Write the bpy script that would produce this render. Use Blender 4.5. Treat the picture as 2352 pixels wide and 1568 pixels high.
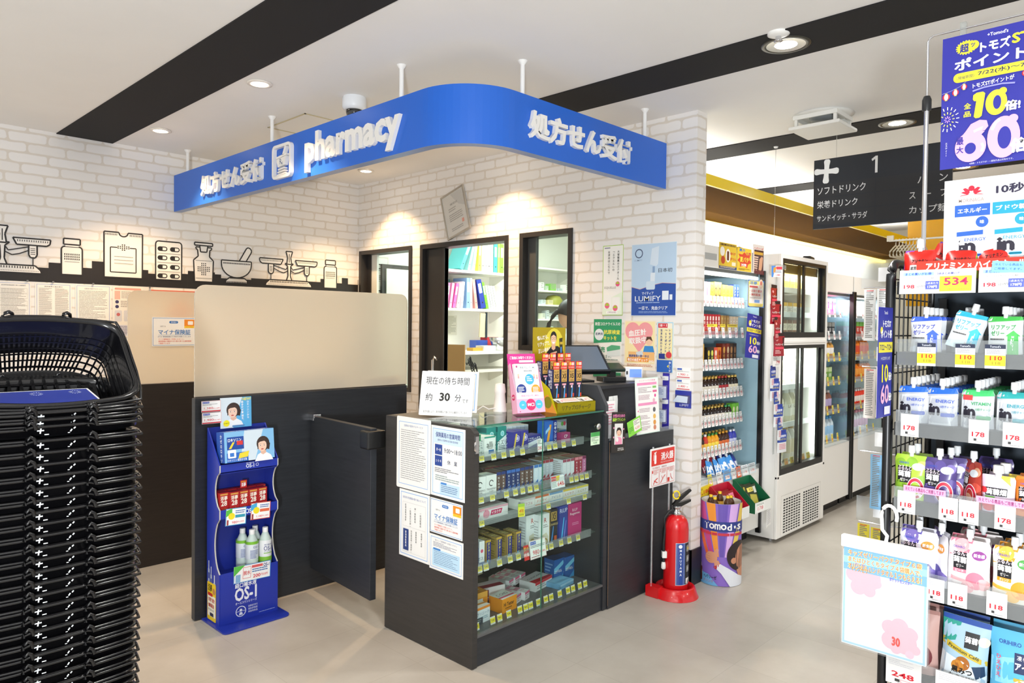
import bpy, math, random
from mathutils import Matrix, Vector
random.seed(7)
SC = bpy.context.scene
COL = SC.collection
for _o in list(bpy.data.objects):
    bpy.data.objects.remove(_o)

# ---------------------------------------------------------------- camera
def make_camera():
    yaw, pitch, roll, f = 0.769681405, 0.0215614972, 0.0112127397, 1659.10
    m = Matrix(((math.sin(yaw), -math.cos(yaw), 0), (0, 0, -1), (math.cos(yaw), math.sin(yaw), 0)))
    c, s = math.cos(pitch), math.sin(pitch)
    m = Matrix(((1, 0, 0), (0, c, -s), (0, s, c))) @ m
    c, s = math.cos(roll), math.sin(roll)
    m = Matrix(((c, -s, 0), (s, c, 0), (0, 0, 1))) @ m
    cam = bpy.data.cameras.new('camera')
    cam.sensor_width = 36
    cam.lens = f / 2352 * 36
    cam.clip_start = 0.02
    o = bpy.data.objects.new('camera', cam)
    r = Matrix((m[0], -m[1], -m[2])).transposed()
    o.matrix_world = Matrix.Translation((0, 0, 1.5)) @ r.to_4x4()
    COL.objects.link(o)
    SC.camera = o
make_camera()

# ---------------------------------------------------------------- world, exposure, lights
w = bpy.data.worlds.new('daylight')
SC.world = w
w.use_nodes = True
w.node_tree.nodes['Background'].inputs[0].default_value = (0.97, 0.98, 1.0, 1)
w.node_tree.nodes['Background'].inputs[1].default_value = 0.48
vs = SC.view_settings
vs.view_transform = 'Standard'
vs.look = 'None'
vs.gamma = 1
vs.use_curve_mapping = False
vs.exposure = 0.90
SC.cycles.use_denoising = True
SC.cycles.max_bounces = 8
SC.cycles.transparent_max_bounces = 16
SC.cycles.sample_clamp_indirect = 6

def spot(x, y, z, watts, colr, angle=110, blend=.7, size=.05):
    l = bpy.data.lights.new('lamp_light', 'SPOT')
    l.energy = watts
    l.color = colr
    l.spot_size = math.radians(angle)
    l.spot_blend = blend
    l.shadow_soft_size = size
    o = bpy.data.objects.new('lamp_light', l)
    o.location = (x, y, z)
    COL.objects.link(o)
    return o
def area(x, y, z, sx, sy, watts, colr=(1, 1, 1), rot=(0, 0, 0)):
    l = bpy.data.lights.new('lamp_light', 'AREA')
    l.shape = 'RECTANGLE'
    l.size, l.size_y = sx, sy
    l.energy = watts
    l.color = colr
    o = bpy.data.objects.new('lamp_light', l)
    o.location = (x, y, z)
    o.rotation_euler = rot
    COL.objects.link(o)
    return o
CEIL = 2.75
WARM = (1.0, .66, .36)
COOL = (1.0, .97, .92)
WARM_SPOTS = [(1.795, 3.59), (1.795, 4.95), (3.40, 4.97), (3.40, 3.60)]
STORE_SPOTS = [(3.117, 1.37), (4.744, 1.39), (6.34, 1.39), (1.52, 1.37), (-.1, 1.37),
               (1.52, -1.3), (3.117, -1.3), (-.1, -1.3), (-.1, 3.9), (4.744, -1.3)]
for x, y in WARM_SPOTS:
    spot(x, y, CEIL - .02, 44, WARM, 105, .55, .03)
for x, y in STORE_SPOTS:
    spot(x, y, CEIL - .05, 34, COOL, 140, .8, .08)
fl_ = spot(-1.1, -.9, 1.15, 265, (.93, .97, 1.0), 172, .25, .12)        # the photographer's flash, bounced off the ceiling
fl_.rotation_euler = (math.radians(180 - 22), math.radians(0), math.radians(-45.9))
area(5.0, 4.3, 2.6, 1.6, 1.2, 34, (.95, 1.0, .93))        # troffer lamps of the dispensary

# ---------------------------------------------------------------- materials
def lin(h):
    h = h.lstrip('#')
    if len(h) == 3:
        h = ''.join(a + a for a in h)
    return tuple(((c / 255 + .055) / 1.055) ** 2.4 if c > 10 else c / 255 / 12.92 for c in (int(h[i:i + 2], 16) for i in (0, 2, 4))) + (1,)
_M = {}
def C(h, rough=.5, metal=0, emit=0, coat=0):
    k = (h, rough, metal, emit, coat)
    if k not in _M:
        m = bpy.data.materials.new('paint')
        m.use_nodes = True
        b = m.node_tree.nodes['Principled BSDF']
        b.inputs['Base Color'].default_value = lin(h)
        b.inputs['Roughness'].default_value = rough
        b.inputs['Metallic'].default_value = metal
        b.inputs['Coat Weight'].default_value = coat
        if emit:
            b.inputs['Emission Color'].default_value = lin(h)
            b.inputs['Emission Strength'].default_value = emit
        _M[k] = m
    return _M[k]
def nodes(name):
    m = bpy.data.materials.new(name)
    m.use_nodes = True
    nt = m.node_tree
    return m, nt, nt.nodes['Principled BSDF'], nt.nodes['Material Output']
def clear(name, tint='#ffffff', gloss=1.0, haze=0.0, hz='#ffffff'):
    m, nt, p, out = nodes(name)
    nt.nodes.remove(p)
    t = nt.nodes.new('ShaderNodeBsdfTransparent')
    t.inputs[0].default_value = lin(tint)
    g = nt.nodes.new('ShaderNodeBsdfGlossy')
    g.inputs['Roughness'].default_value = .03
    fr = nt.nodes.new('ShaderNodeLayerWeight')
    fr.inputs[0].default_value = .5
    pw = nt.nodes.new('ShaderNodeMath')
    pw.operation = 'POWER'
    pw.inputs[1].default_value = 5
    nt.links.new(fr.outputs['Facing'], pw.inputs[0])
    mu = nt.nodes.new('ShaderNodeMath')
    mu.operation = 'MULTIPLY_ADD'
    mu.inputs[1].default_value = .9 * gloss
    mu.inputs[2].default_value = .018 * gloss
    nt.links.new(pw.outputs[0], mu.inputs[0])
    mx = nt.nodes.new('ShaderNodeMixShader')
    nt.links.new(mu.outputs[0], mx.inputs[0])
    nt.links.new(t.outputs[0], mx.inputs[1])
    nt.links.new(g.outputs[0], mx.inputs[2])
    last = mx
    if haze:
        d = nt.nodes.new('ShaderNodeBsdfDiffuse')
        d.inputs[0].default_value = lin(hz)
        m2 = nt.nodes.new('ShaderNodeMixShader')
        m2.inputs[0].default_value = haze
        nt.links.new(mx.outputs[0], m2.inputs[1])
        nt.links.new(d.outputs[0], m2.inputs[2])
        last = m2
    nt.links.new(last.outputs[0], out.inputs[0])
    return m
GLASS = clear('clear_glass', '#f4faf8')
GLASSEDGE = clear('glass_edge', '#7fb8a2', 1, .35, '#6fae98')
ACRYL = clear('clear_plastic', '#f2f4f4', 1, .12, '#e8ecee')
PLASTICBAG = clear('plastic_film', '#fbfbfb', 1.4, .06)

def brick(name):
    """white brick wallpaper: rounded bricks with a wide soft joint, laid in world x + y and z"""
    m, nt, p, out = nodes(name)
    def mth(op, a, b=None, c=None):
        n = nt.nodes.new('ShaderNodeMath')
        n.operation = op
        for i, q in enumerate((a, b, c)):
            if q is None:
                continue
            if isinstance(q, (int, float)):
                n.inputs[i].default_value = q
            else:
                nt.links.new(q, n.inputs[i])
        return n.outputs[0]
    g = nt.nodes.new('ShaderNodeNewGeometry')
    sp = nt.nodes.new('ShaderNodeSeparateXYZ')
    nt.links.new(g.outputs['Position'], sp.inputs[0])
    nz = nt.nodes.new('ShaderNodeTexNoise')
    nz.inputs['Scale'].default_value = 16
    nz.inputs['Detail'].default_value = 4
    nt.links.new(g.outputs['Position'], nz.inputs['Vector'])
    sc = nt.nodes.new('ShaderNodeSeparateColor')
    nt.links.new(nz.outputs['Color'], sc.inputs[0])
    BWD, BHT = .222, .0665
    h = mth('ADD', mth('ADD', sp.outputs['X'], sp.outputs['Y']), mth('MULTIPLY', sc.outputs[0], .022))
    v = mth('ADD', sp.outputs['Z'], mth('MULTIPLY', sc.outputs[1], .014))
    rv = mth('DIVIDE', v, BHT)
    row = mth('FLOOR', rv)
    wn = nt.nodes.new('ShaderNodeTexWhiteNoise')
    wn.noise_dimensions = '1D'
    nt.links.new(row, wn.inputs['W'])
    off = mth('ADD', mth('MULTIPLY', mth('MODULO', row, 2), .5), mth('MULTIPLY', wn.outputs['Value'], .25))
    ru = mth('ADD', mth('DIVIDE', h, BWD), off)
    lu = mth('MULTIPLY', mth('SUBTRACT', mth('FRACT', ru), .5), BWD)
    lv = mth('MULTIPLY', mth('SUBTRACT', mth('FRACT', rv), .5), BHT)
    R_, G_ = .017, .0052
    qx = mth('MAXIMUM', mth('SUBTRACT', mth('ABSOLUTE', lu), BWD / 2 - G_ - R_), 0)
    qy = mth('MAXIMUM', mth('SUBTRACT', mth('ABSOLUTE', lv), BHT / 2 - G_ - R_), 0)
    d = mth('SUBTRACT', mth('SQRT', mth('ADD', mth('MULTIPLY', qx, qx), mth('MULTIPLY', qy, qy))), R_)
    mr = nt.nodes.new('ShaderNodeMapRange')
    mr.interpolation_type = 'SMOOTHSTEP'
    mr.inputs['From Min'].default_value = -.0035
    mr.inputs['From Max'].default_value = .0015
    nt.links.new(d, mr.inputs['Value'])
    wb = nt.nodes.new('ShaderNodeTexWhiteNoise')
    wb.noise_dimensions = '2D'
    cb = nt.nodes.new('ShaderNodeCombineXYZ')
    nt.links.new(mth('FLOOR', ru), cb.inputs[0])
    nt.links.new(row, cb.inputs[1])
    nt.links.new(cb.outputs[0], wb.inputs['Vector'])
    def mix(f, a, b):
        n = nt.nodes.new('ShaderNodeMix')
        n.data_type = 'RGBA'
        nt.links.new(f, n.inputs[0])
        for i, q in ((6, a), (7, b)):
            if isinstance(q, str):
                n.inputs[i].default_value = lin(q)
            else:
                nt.links.new(q, n.inputs[i])
        return n.outputs[2]
    nt.links.new(mix(mr.outputs[0], mix(wb.outputs['Value'], '#f0edea', '#eae6e1'), '#dcd4c9'), p.inputs['Base Color'])
    p.inputs['Roughness'].default_value = .6
    bp = nt.nodes.new('ShaderNodeBump')
    bp.inputs['Strength'].default_value = .15
    bp.inputs['Distance'].default_value = .003
    bp.invert = True
    nt.links.new(mr.outputs[0], bp.inputs['Height'])
    nt.links.new(bp.outputs[0], p.inputs['Normal'])
    return m
BRICK = brick('painted_brick_paper')

def noisy(name, c1, c2, scale, rough=.5, stretch=(1, 1, 1), detail=4, lo=.3, hi=.7, bump=0):
    m, nt, p, out = nodes(name)
    g = nt.nodes.new('ShaderNodeNewGeometry')
    mp = nt.nodes.new('ShaderNodeMapping')
    mp.inputs['Scale'].default_value = stretch
    nt.links.new(g.outputs['Position'], mp.inputs[0])
    n = nt.nodes.new('ShaderNodeTexNoise')
    n.inputs['Scale'].default_value = scale
    n.inputs['Detail'].default_value = detail
    nt.links.new(mp.outputs[0], n.inputs['Vector'])
    r = nt.nodes.new('ShaderNodeValToRGB')
    r.color_ramp.elements[0].position = lo
    r.color_ramp.elements[1].position = hi
    r.color_ramp.elements[0].color = lin(c1)
    r.color_ramp.elements[1].color = lin(c2)
    nt.links.new(n.outputs[0], r.inputs[0])
    nt.links.new(r.outputs[0], p.inputs['Base Color'])
    p.inputs['Roughness'].default_value = rough
    if bump:
        bp = nt.nodes.new('ShaderNodeBump')
        bp.inputs['Strength'].default_value = bump
        bp.inputs['Distance'].default_value = .002
        nt.links.new(n.outputs[0], bp.inputs['Height'])
        nt.links.new(bp.outputs[0], p.inputs['Normal'])
    return m
CHAR = noisy('charcoal_laminate', '#25282d', '#2d3035', 6, .45, (1, 1, 14))
CHAR_LIT = noisy('lit_charcoal_laminate', '#2e2c2a', '#373432', 6, .45, (1, 1, 14))  # same charcoal laminate, the case side's warmer light put into its colour
BROWNBLACK = noisy('dark_brown_laminate', '#221d1b', '#2a2422', 6, .45, (1, 1, 14))
BEAM = C('#1a191a', .9)
CEILM = noisy('ceiling_paint', '#efeeec', '#f2f1ef', 3, .8)
def floor_mat():
    m, nt, p, out = nodes('stone_vinyl_tile')
    g = nt.nodes.new('ShaderNodeNewGeometry')
    n = nt.nodes.new('ShaderNodeTexNoise')
    n.inputs['Scale'].default_value = 2.2
    n.inputs['Detail'].default_value = 7
    n.inputs['Roughness'].default_value = .6
    nt.links.new(g.outputs['Position'], n.inputs['Vector'])
    r = nt.nodes.new('ShaderNodeValToRGB')
    r.color_ramp.elements[0].position = .3
    r.color_ramp.elements[1].position = .72
    r.color_ramp.elements[0].color = lin('#aca59a')
    r.color_ramp.elements[1].color = lin('#c2bcb2')
    nt.links.new(n.outputs[0], r.inputs[0])
    bt = nt.nodes.new('ShaderNodeTexBrick')
    bt.offset = 0
    bt.inputs['Scale'].default_value = 1
    bt.inputs['Brick Width'].default_value = .5
    bt.inputs['Row Height'].default_value = .5
    bt.inputs['Mortar Size'].default_value = .0012
    bt.inputs['Color1'].default_value = (1, 1, 1, 1)
    bt.inputs['Color2'].default_value = (.94, .94, .94, 1)
    bt.inputs['Mortar'].default_value = (.8, .79, .77, 1)
    nt.links.new(g.outputs['Position'], bt.inputs['Vector'])
    mx = nt.nodes.new('ShaderNodeMix')
    mx.data_type = 'RGBA'
    mx.blend_type = 'MULTIPLY'
    mx.inputs[0].default_value = 1
    nt.links.new(r.outputs[0], mx.inputs[6])
    nt.links.new(bt.outputs['Color'], mx.inputs[7])
    nt.links.new(mx.outputs[2], p.inputs['Base Color'])
    p.inputs['Roughness'].default_value = .34
    return m
FLOORM = floor_mat()
def frosted():
    m, nt, p, out = nodes('frosted_acrylic')
    p.inputs['Base Color'].default_value = lin('#f8efdd')
    p.inputs['Roughness'].default_value = .5
    p.inputs['Transmission Weight'].default_value = .6
    p.inputs['IOR'].default_value = 1.15
    return m
FROST = frosted()
STEEL = C('#c9cbce', .22, 1)
CHROME = C('#dddddf', .1, 1)
WHITE = C('#f2f2f0', .5)
BLACKP = C('#0c0d0e', .28, 0, 0, .3)
BLACKM = C('#17181a', .45)

# ---------------------------------------------------------------- mesh builder
_G = {}
def glyph(s, bold=0, ext=0):
    k = (s, bold, ext)
    if k not in _G:
        c = bpy.data.curves.new('t', 'FONT')
        c.body = s
        c.resolution_u = 2
        c.offset = bold
        c.extrude = ext
        o = bpy.data.objects.new('t', c)
        me = o.to_mesh()
        vs_ = [tuple(v.co) for v in me.vertices]
        fs = [tuple(p.vertices) for p in me.polygons]
        o.to_mesh_clear()
        bpy.data.objects.remove(o)
        bpy.data.curves.remove(c)
        _G[k] = (vs_, fs)
    return _G[k]
class B:
    def __init__(s):
        s.v, s.f, s.m, s.mats, s.sm = [], [], [], [], []
        s.T = None
    def mi(s, c):
        if isinstance(c, str):
            c = C(c)
        if c not in s.mats:
            s.mats.append(c)
        return s.mats.index(c)
    def add(s, vs_, fs, c, smooth=False):
        n = len(s.v)
        i = s.mi(c)
        if s.T is not None:
            vs_ = [s.T @ Vector(q) for q in vs_]
        s.v.extend(tuple(q) for q in vs_)
        for f in fs:
            s.f.append(tuple(a + n for a in f))
            s.m.append(i)
            s.sm.append(smooth)
        return s
    def box(s, x0, y0, z0, x1, y1, z1, c):
        vs_ = [(x, y, z) for z in (z0, z1) for y in (y0, y1) for x in (x0, x1)]
        return s.add(vs_, [(0, 2, 3, 1), (4, 5, 7, 6), (0, 1, 5, 4), (2, 6, 7, 3), (0, 4, 6, 2), (1, 3, 7, 5)], c)
    def prism(s, pts, ax, a, b, c, smooth=False):
        f = {'x': lambda p, t: (t, p[0], p[1]), 'y': lambda p, t: (p[0], t, p[1]), 'z': lambda p, t: (p[0], p[1], t)}[ax]
        n = len(pts)
        s.add([f(p, a) for p in pts] + [f(p, b) for p in pts], [tuple(range(n))[::-1], tuple(range(n, 2 * n))], c)
        return s.add([f(p, a) for p in pts] + [f(p, b) for p in pts], [(i, (i + 1) % n, (i + 1) % n + n, i + n) for i in range(n)], c, smooth)
    def lathe(s, prof, c, n=20, o=(0, 0, 0), ax='z', smooth=True, cap=True):
        vs_, fs = [], []
        for r, z in prof:
            for i in range(n):
                a = 2 * math.pi * i / n
                p = (r * math.cos(a), r * math.sin(a), z)
                if ax == 'x':
                    p = (z, p[0], p[1])
                elif ax == 'y':
                    p = (p[0], z, p[1])
                vs_.append((p[0] + o[0], p[1] + o[1], p[2] + o[2]))
        for j in range(len(prof) - 1):
            for i in range(n):
                k = (i + 1) % n
                fs.append((j * n + i, j * n + k, (j + 1) * n + k, (j + 1) * n + i))
        s.add(vs_, fs, c, smooth)
        if cap:
            m = len(prof) - 1
            if prof[0][0] > 1e-4:
                s.add(vs_[:n], [tuple(range(n))[::-1]], c)
            if prof[m][0] > 1e-4:
                s.add(vs_[m * n:], [tuple(range(n))], c)
        return s
    def tube(s, path, r, c, n=8, closed=False):
        P = [Vector(p) for p in path]
        vs_, fs, m = [], [], len(P)
        up = Vector((0, 0, 1))
        for i, p in enumerate(P):
            if closed:
                d = P[(i + 1) % m] - P[i - 1]
            else:
                d = P[min(i + 1, m - 1)] - P[max(i - 1, 0)]
            d.normalize()
            a = d.cross(up if abs(d.z) < .95 else Vector((1, 0, 0))).normalized()
            b = a.cross(d)
            for k in range(n):
                t = 2 * math.pi * k / n
                vs_.append(p + (a * math.cos(t) + b * math.sin(t)) * r)
        for i in range(m if closed else m - 1):
            j = (i + 1) % m
            for k in range(n):
                l = (k + 1) % n
                fs.append((i * n + k, i * n + l, j * n + l, j * n + k))
        s.add(vs_, fs, c, True)
        if not closed:
            s.add(vs_[:n], [tuple(range(n))], c)
            s.add(vs_[-n:], [tuple(range(n))[::-1]], c)
        return s
    def grid(s, fn, nu, nv, c, smooth=True, u0=0, u1=1, v0=0, v1=1):
        vs_ = [fn(u0 + (u1 - u0) * i / nu, v0 + (v1 - v0) * j / nv) for j in range(nv + 1) for i in range(nu + 1)]
        fs = [(j * (nu + 1) + i, j * (nu + 1) + i + 1, (j + 1) * (nu + 1) + i + 1, (j + 1) * (nu + 1) + i) for j in range(nv) for i in range(nu)]
        return s.add(vs_, fs, c, smooth)
    def mesh(s, name):
        me = bpy.data.meshes.new(name)
        me.from_pydata(s.v, [], s.f)
        for m in s.mats:
            me.materials.append(m)
        me.polygons.foreach_set('material_index', s.m)
        me.polygons.foreach_set('use_smooth', s.sm)
        me.update()
        return me
    def build(s, name, parent=None, loc=(0, 0, 0), rz=0, label=None, cat=None, group=None, kind=None, bev=0, rx=0, ry=0):
        o = bpy.data.objects.new(name, s.mesh(name))
        COL.objects.link(o)
        if parent is not None:
            o.parent = parent
        o.location = loc
        o.rotation_euler = (rx, ry, rz)
        if bev:
            b = o.modifiers.new('soft_edge', 'BEVEL')
            b.width = bev
            b.segments = 2
            b.limit_method = 'ANGLE'
        return reg(o, label, cat, group, kind)
def reg(o, label=None, cat=None, group=None, kind=None):
    for k, v in (('label', label), ('category', cat), ('group', group), ('kind', kind)):
        if v:
            o[k] = v
    return o
def empty(name, loc, label, cat, group=None, rz=0, rx=0, ry=0):
    o = bpy.data.objects.new(name, None)
    o.empty_display_size = .05
    o.location = loc
    o.rotation_euler = (rx, ry, rz)
    COL.objects.link(o)
    return reg(o, label, cat, group)
def dup(o, loc, rz=None, label=None, group=None, rx=None, ry=None):
    c = o.copy()
    COL.objects.link(c)
    c.location = loc
    e = c.rotation_euler
    c.rotation_euler = (e[0] if rx is None else rx, e[1] if ry is None else ry, e[2] if rz is None else rz)
    if label:
        c['label'] = label
    if group:
        c['group'] = group
    for ch in o.children:
        d = ch.copy()
        COL.objects.link(d)
        d.parent = c
        for g in ch.children:
            h = g.copy()
            COL.objects.link(h)
            h.parent = d
    return c
ORD = ['first', 'second', 'third', 'fourth', 'fifth', 'sixth', 'seventh', 'eighth', 'ninth', 'tenth', 'eleventh', 'twelfth',
       'thirteenth', 'fourteenth', 'fifteenth', 'sixteenth', 'seventeenth', 'eighteenth', 'nineteenth', 'twentieth']
TENS = {2: 'twenty', 3: 'thirty', 4: 'forty'}
def ordn(i):
    if i < 20:
        return ORD[i]
    t, u = divmod(i + 1, 10)
    return ({2: 'twentieth', 3: 'thirtieth', 4: 'fortieth'}[t] if u == 0 else TENS[t] + '-' + ORD[u - 1])

# printing on a surface: virtual page pw x ph, y down from the top
class Pr:
    def __init__(s, b, o=(0, 0, 0), u=(1, 0, 0), v=(0, 0, 1), W=1, H=1, pw=1, ph=1, fn=None, e0=.0003, sub=1):
        s.b, s.pw, s.ph, s.k, s.fn, s.e0, s.sub = b, pw, ph, 0, fn, e0, sub
        s.o, s.u, s.w = Vector(o), Vector(u), Vector(v)
        s.n = s.u.cross(s.w).normalized()
        s.sx, s.sy = W / pw, H / ph
        s.rnd = random.Random(int(W * 1e4) * 31 + int(H * 1e4) + pw)
    def pt(s, x, y, e):
        if s.fn:
            return s.fn(x / s.pw, 1 - y / s.ph, e)
        return s.o + s.u * (x * s.sx) + s.w * ((s.ph - y) * s.sy) + s.n * e
    def e(s):
        s.k += 1
        return s.e0 + s.k * 4e-5
    def p(s, pts, c):
        if s.fn and s.sub > 1:
            x0, x1 = min(q[0] for q in pts), max(q[0] for q in pts)
            n = max(1, int(s.sub * (x1 - x0) / s.pw + .99))
            if n > 1:
                e = s.e()
                for i in range(n):
                    a, b_ = x0 + (x1 - x0) * i / n, x0 + (x1 - x0) * (i + 1) / n
                    q = pts
                    for lim, sg in ((a, 1), (b_, -1)):
                        out = []
                        for j in range(len(q)):
                            P0, P1 = q[j - 1], q[j]
                            i0, i1 = sg * (P0[0] - lim) >= 0, sg * (P1[0] - lim) >= 0
                            if i0 != i1:
                                t_ = (lim - P0[0]) / (P1[0] - P0[0])
                                out.append((lim, P0[1] + (P1[1] - P0[1]) * t_))
                            if i1:
                                out.append(P1)
                        q = out
                        if not q:
                            break
                    if len(q) > 2:
                        s.poly(q, c, e)
                return
        s.poly(pts, c, s.e())
    def poly(s, pts, c, e):
        a = sum(pts[i][0] * pts[(i + 1) % len(pts)][1] - pts[(i + 1) % len(pts)][0] * pts[i][1] for i in range(len(pts)))
        f = tuple(range(len(pts)))
        s.b.add([s.pt(x, y, e) for x, y in pts], [f if a < 0 else f[::-1]], c)
    def r(s, x0, y0, x1, y1, c, e=None):
        e = e or s.e()
        nu = max(1, int(s.sub * abs(x1 - x0) / s.pw + .99)) if s.sub > 1 else 1
        nv = max(1, int(s.sub * abs(y1 - y0) / s.ph + .99)) if s.sub > 1 else 1
        vs_ = [s.pt(x0 + (x1 - x0) * i / nu, y1 + (y0 - y1) * j / nv, e) for j in range(nv + 1) for i in range(nu + 1)]
        s.b.add(vs_, [(j * (nu + 1) + i, j * (nu + 1) + i + 1, (j + 1) * (nu + 1) + i + 1, (j + 1) * (nu + 1) + i) for j in range(nv) for i in range(nu)], c, s.sub > 1)
    def fr(s, x0, y0, x1, y1, t, c):
        ty = t * s.sx / s.sy
        e = s.e()
        for q in ((x0, y0, x1, y0 + ty), (x0, y1 - ty, x1, y1), (x0, y0 + ty, x0 + t, y1 - ty), (x1 - t, y0 + ty, x1, y1 - ty)):
            s.r(*q, c, e)
    def c(s, x, y, r, c, ry=None, n=20, a0=0, a1=360):
        ry = ry if ry is not None else r * s.sx / s.sy
        m = n if a1 - a0 == 360 else n + 1
        s.p([(x + r * math.cos(math.radians(a0 + (a1 - a0) * i / n)), y - ry * math.sin(math.radians(a0 + (a1 - a0) * i / n))) for i in range(m)], c)
    def ring(s, x, y, r0, r1, c, n=24, a0=0, a1=360, asp=1):
        q = s.sx / s.sy * asp
        e = s.e()
        for i in range(n):
            t = [math.radians(a0 + (a1 - a0) * (i + j) / n) for j in (0, 1)]
            vs_ = [s.pt(x + r * math.cos(a), y - r * q * math.sin(a), e) for r, a in ((r0, t[0]), (r1, t[0]), (r1, t[1]), (r0, t[1]))]
            s.b.add(vs_, [(0, 1, 2, 3)], c)
    def rr(s, x0, y0, x1, y1, rad, c):
        q = s.sx / s.sy
        pts = []
        for cx, cy, a in ((x1 - rad, y0 + rad * q, 0), (x0 + rad, y0 + rad * q, 90), (x0 + rad, y1 - rad * q, 180), (x1 - rad, y1 - rad * q, 270)):
            for i in range(6):
                t = math.radians(a + 18 * i)
                pts.append((cx + rad * math.cos(t), cy - rad * q * math.sin(t)))
        s.p(pts, c)
    def line(s, x0, y0, x1, y1, t, c):
        dx, dy = (x1 - x0) * s.sx, (y1 - y0) * s.sy
        L = math.hypot(dx, dy) or 1
        nx, ny = -dy / L * t / 2 / s.sx, dx / L * t / 2 / s.sy
        s.p([(x0 + nx, y0 + ny), (x1 + nx, y1 + ny), (x1 - nx, y1 - ny), (x0 - nx, y0 - ny)], c)
    def pl(s, pts, t, c):
        for a, b_ in zip(pts, pts[1:]):
            s.line(a[0], a[1], b_[0], b_[1], t, c)
    def t(s, txt, x, y, h, c, w=None, al='c', b=.012, rot=0, em=0):
        vs_, fs = glyph(txt, .004)
        if not vs_:
            return
        xs, ys = [q[0] for q in vs_], [q[1] for q in vs_]
        x0, x1, y0, y1 = min(xs), max(xs), min(ys), max(ys)
        if em:
            h, y0, y1 = em, -.13, .87
        ky = h / max(y1 - y0, 1e-6)
        kx = w / max(x1 - x0, 1e-6) if w else ky * s.sy / s.sx
        W = (x1 - x0) * kx
        ox = {'c': -W / 2, 'l': 0, 'r': -W}[al]
        e = s.e()
        ca, sa = math.cos(math.radians(rot)), math.sin(math.radians(rot))
        q = s.sx / s.sy
        k = b * .75
        for dx, dy in (((-k, 0), (k, 0), (0, -k), (0, k)) if b > .014 else ((0, 0),)):
            out = []
            e = s.e() if dx or dy else e
            for a, d, _ in vs_:
                px, py = (a + dx - x0) * kx + ox, -((d + dy - y0) * ky - h / 2)
                px, py = px * ca + py / q * sa, -px * q * sa + py * ca
                out.append(s.pt(x + px, y + py, e))
            s.b.add(out, fs, c)
    def v(s, txt, x, y, size, c, b=.012, step=None):
        step = step or size * 1.08
        for ch in txt:
            if ch not in ' 　':
                if ch in 'ー～-':
                    s.t(ch, x, y + size / 2, size * .1, c, size * .8 * s.sy / s.sx, 'c', b, -90)
                elif ch in '「」〈〉（）':
                    s.t(ch, x, y + size / 2, size * .85, c, size * .3 * s.sy / s.sx, 'c', b, -90)
                elif ch in '、。':
                    s.t(ch, x + size * .3 * s.sy / s.sx, y + size * .2, size * .22, c, None, 'c', b)
                else:
                    s.t(ch, x, y + size / 2, size, c, None, 'c', b, 0, size)
            y += step
    def l(s, x0, y0, x1, y1, n, c, th=.45, full=.9):
        H = (y1 - y0) / n
        e = s.e()
        for i in range(n):
            x, end = x0, x0 + (x1 - x0) * (full + (1 - full) * s.rnd.random()) * (1 if s.rnd.random() < .75 else s.rnd.uniform(.4, .9))
            while x < end:
                d = (x1 - x0) * s.rnd.uniform(.05, .22)
                s.r(x, y0 + i * H, min(x + d, end), y0 + (i + th) * H, c, e)
                x += d + (x1 - x0) * .012
    def go(s, ops):
        for o in ops:
            getattr(s, o[0])(*o[1:])
        return s
def front(b, w, h, y=0, x=0, z=0, pw=1, ph=1):
    return Pr(b, (x, y, z), (1, 0, 0), (0, 0, 1), w, h, pw, ph)
def sheet(name, w, h, pw, ph, ops, loc, rz=0, label=None, cat='notice', base='#f6f5f1', t=.0015, rx=0, ry=0, group=None, parent=None):
    """a printed sheet standing in local XZ, facing -Y, lower left corner at loc"""
    b = B()
    b.box(0, 0, 0, w, t, h, base)
    p = front(b, w, h, 0, 0, 0, pw, ph)
    p.go(ops)
    return b.build(name, parent, loc, rz, label, cat, group, rx=rx, ry=ry)
R90 = -math.pi / 2
def place_words(locs, side):
    """says which one of a set each is: side=False faces the counter aisle (left is low x), True faces the gondola (left is high y)"""
    L = [(-q[1] if side else q[0]) for q in locs]
    D = [(q[0] if side else q[1]) for q in locs]
    n = len(locs)
    if n == 1:
        return ['']
    def rank(vals, i):
        return sorted(range(n), key=lambda k: (vals[k], k)).index(i)
    if max(L) - min(L) < .032 and max(D) - min(D) > .02:
        return [', %s from front' % ordn(rank(D, i)) for i in range(n)]
    cols = []
    for i in sorted(range(n), key=lambda k: L[k]):
        if not cols or L[i] - L[cols[-1][0]] > .03:
            cols.append([i])
        else:
            cols[-1].append(i)
    if max(len(c) for c in cols) > 1 and len(cols) <= 3:
        out = [''] * n
        nm = {1: [''], 2: ['left', 'right'], 3: ['left', 'middle', 'right']}[len(cols)]
        for c, w in zip(cols, nm):
            for k, i in enumerate(sorted(c, key=lambda k: D[k])):
                out[i] = ', %s column, %s back' % (w, ordn(k))
        return out
    return [', %s from left' % ordn(rank(L, i)) for i in range(n)]
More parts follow.
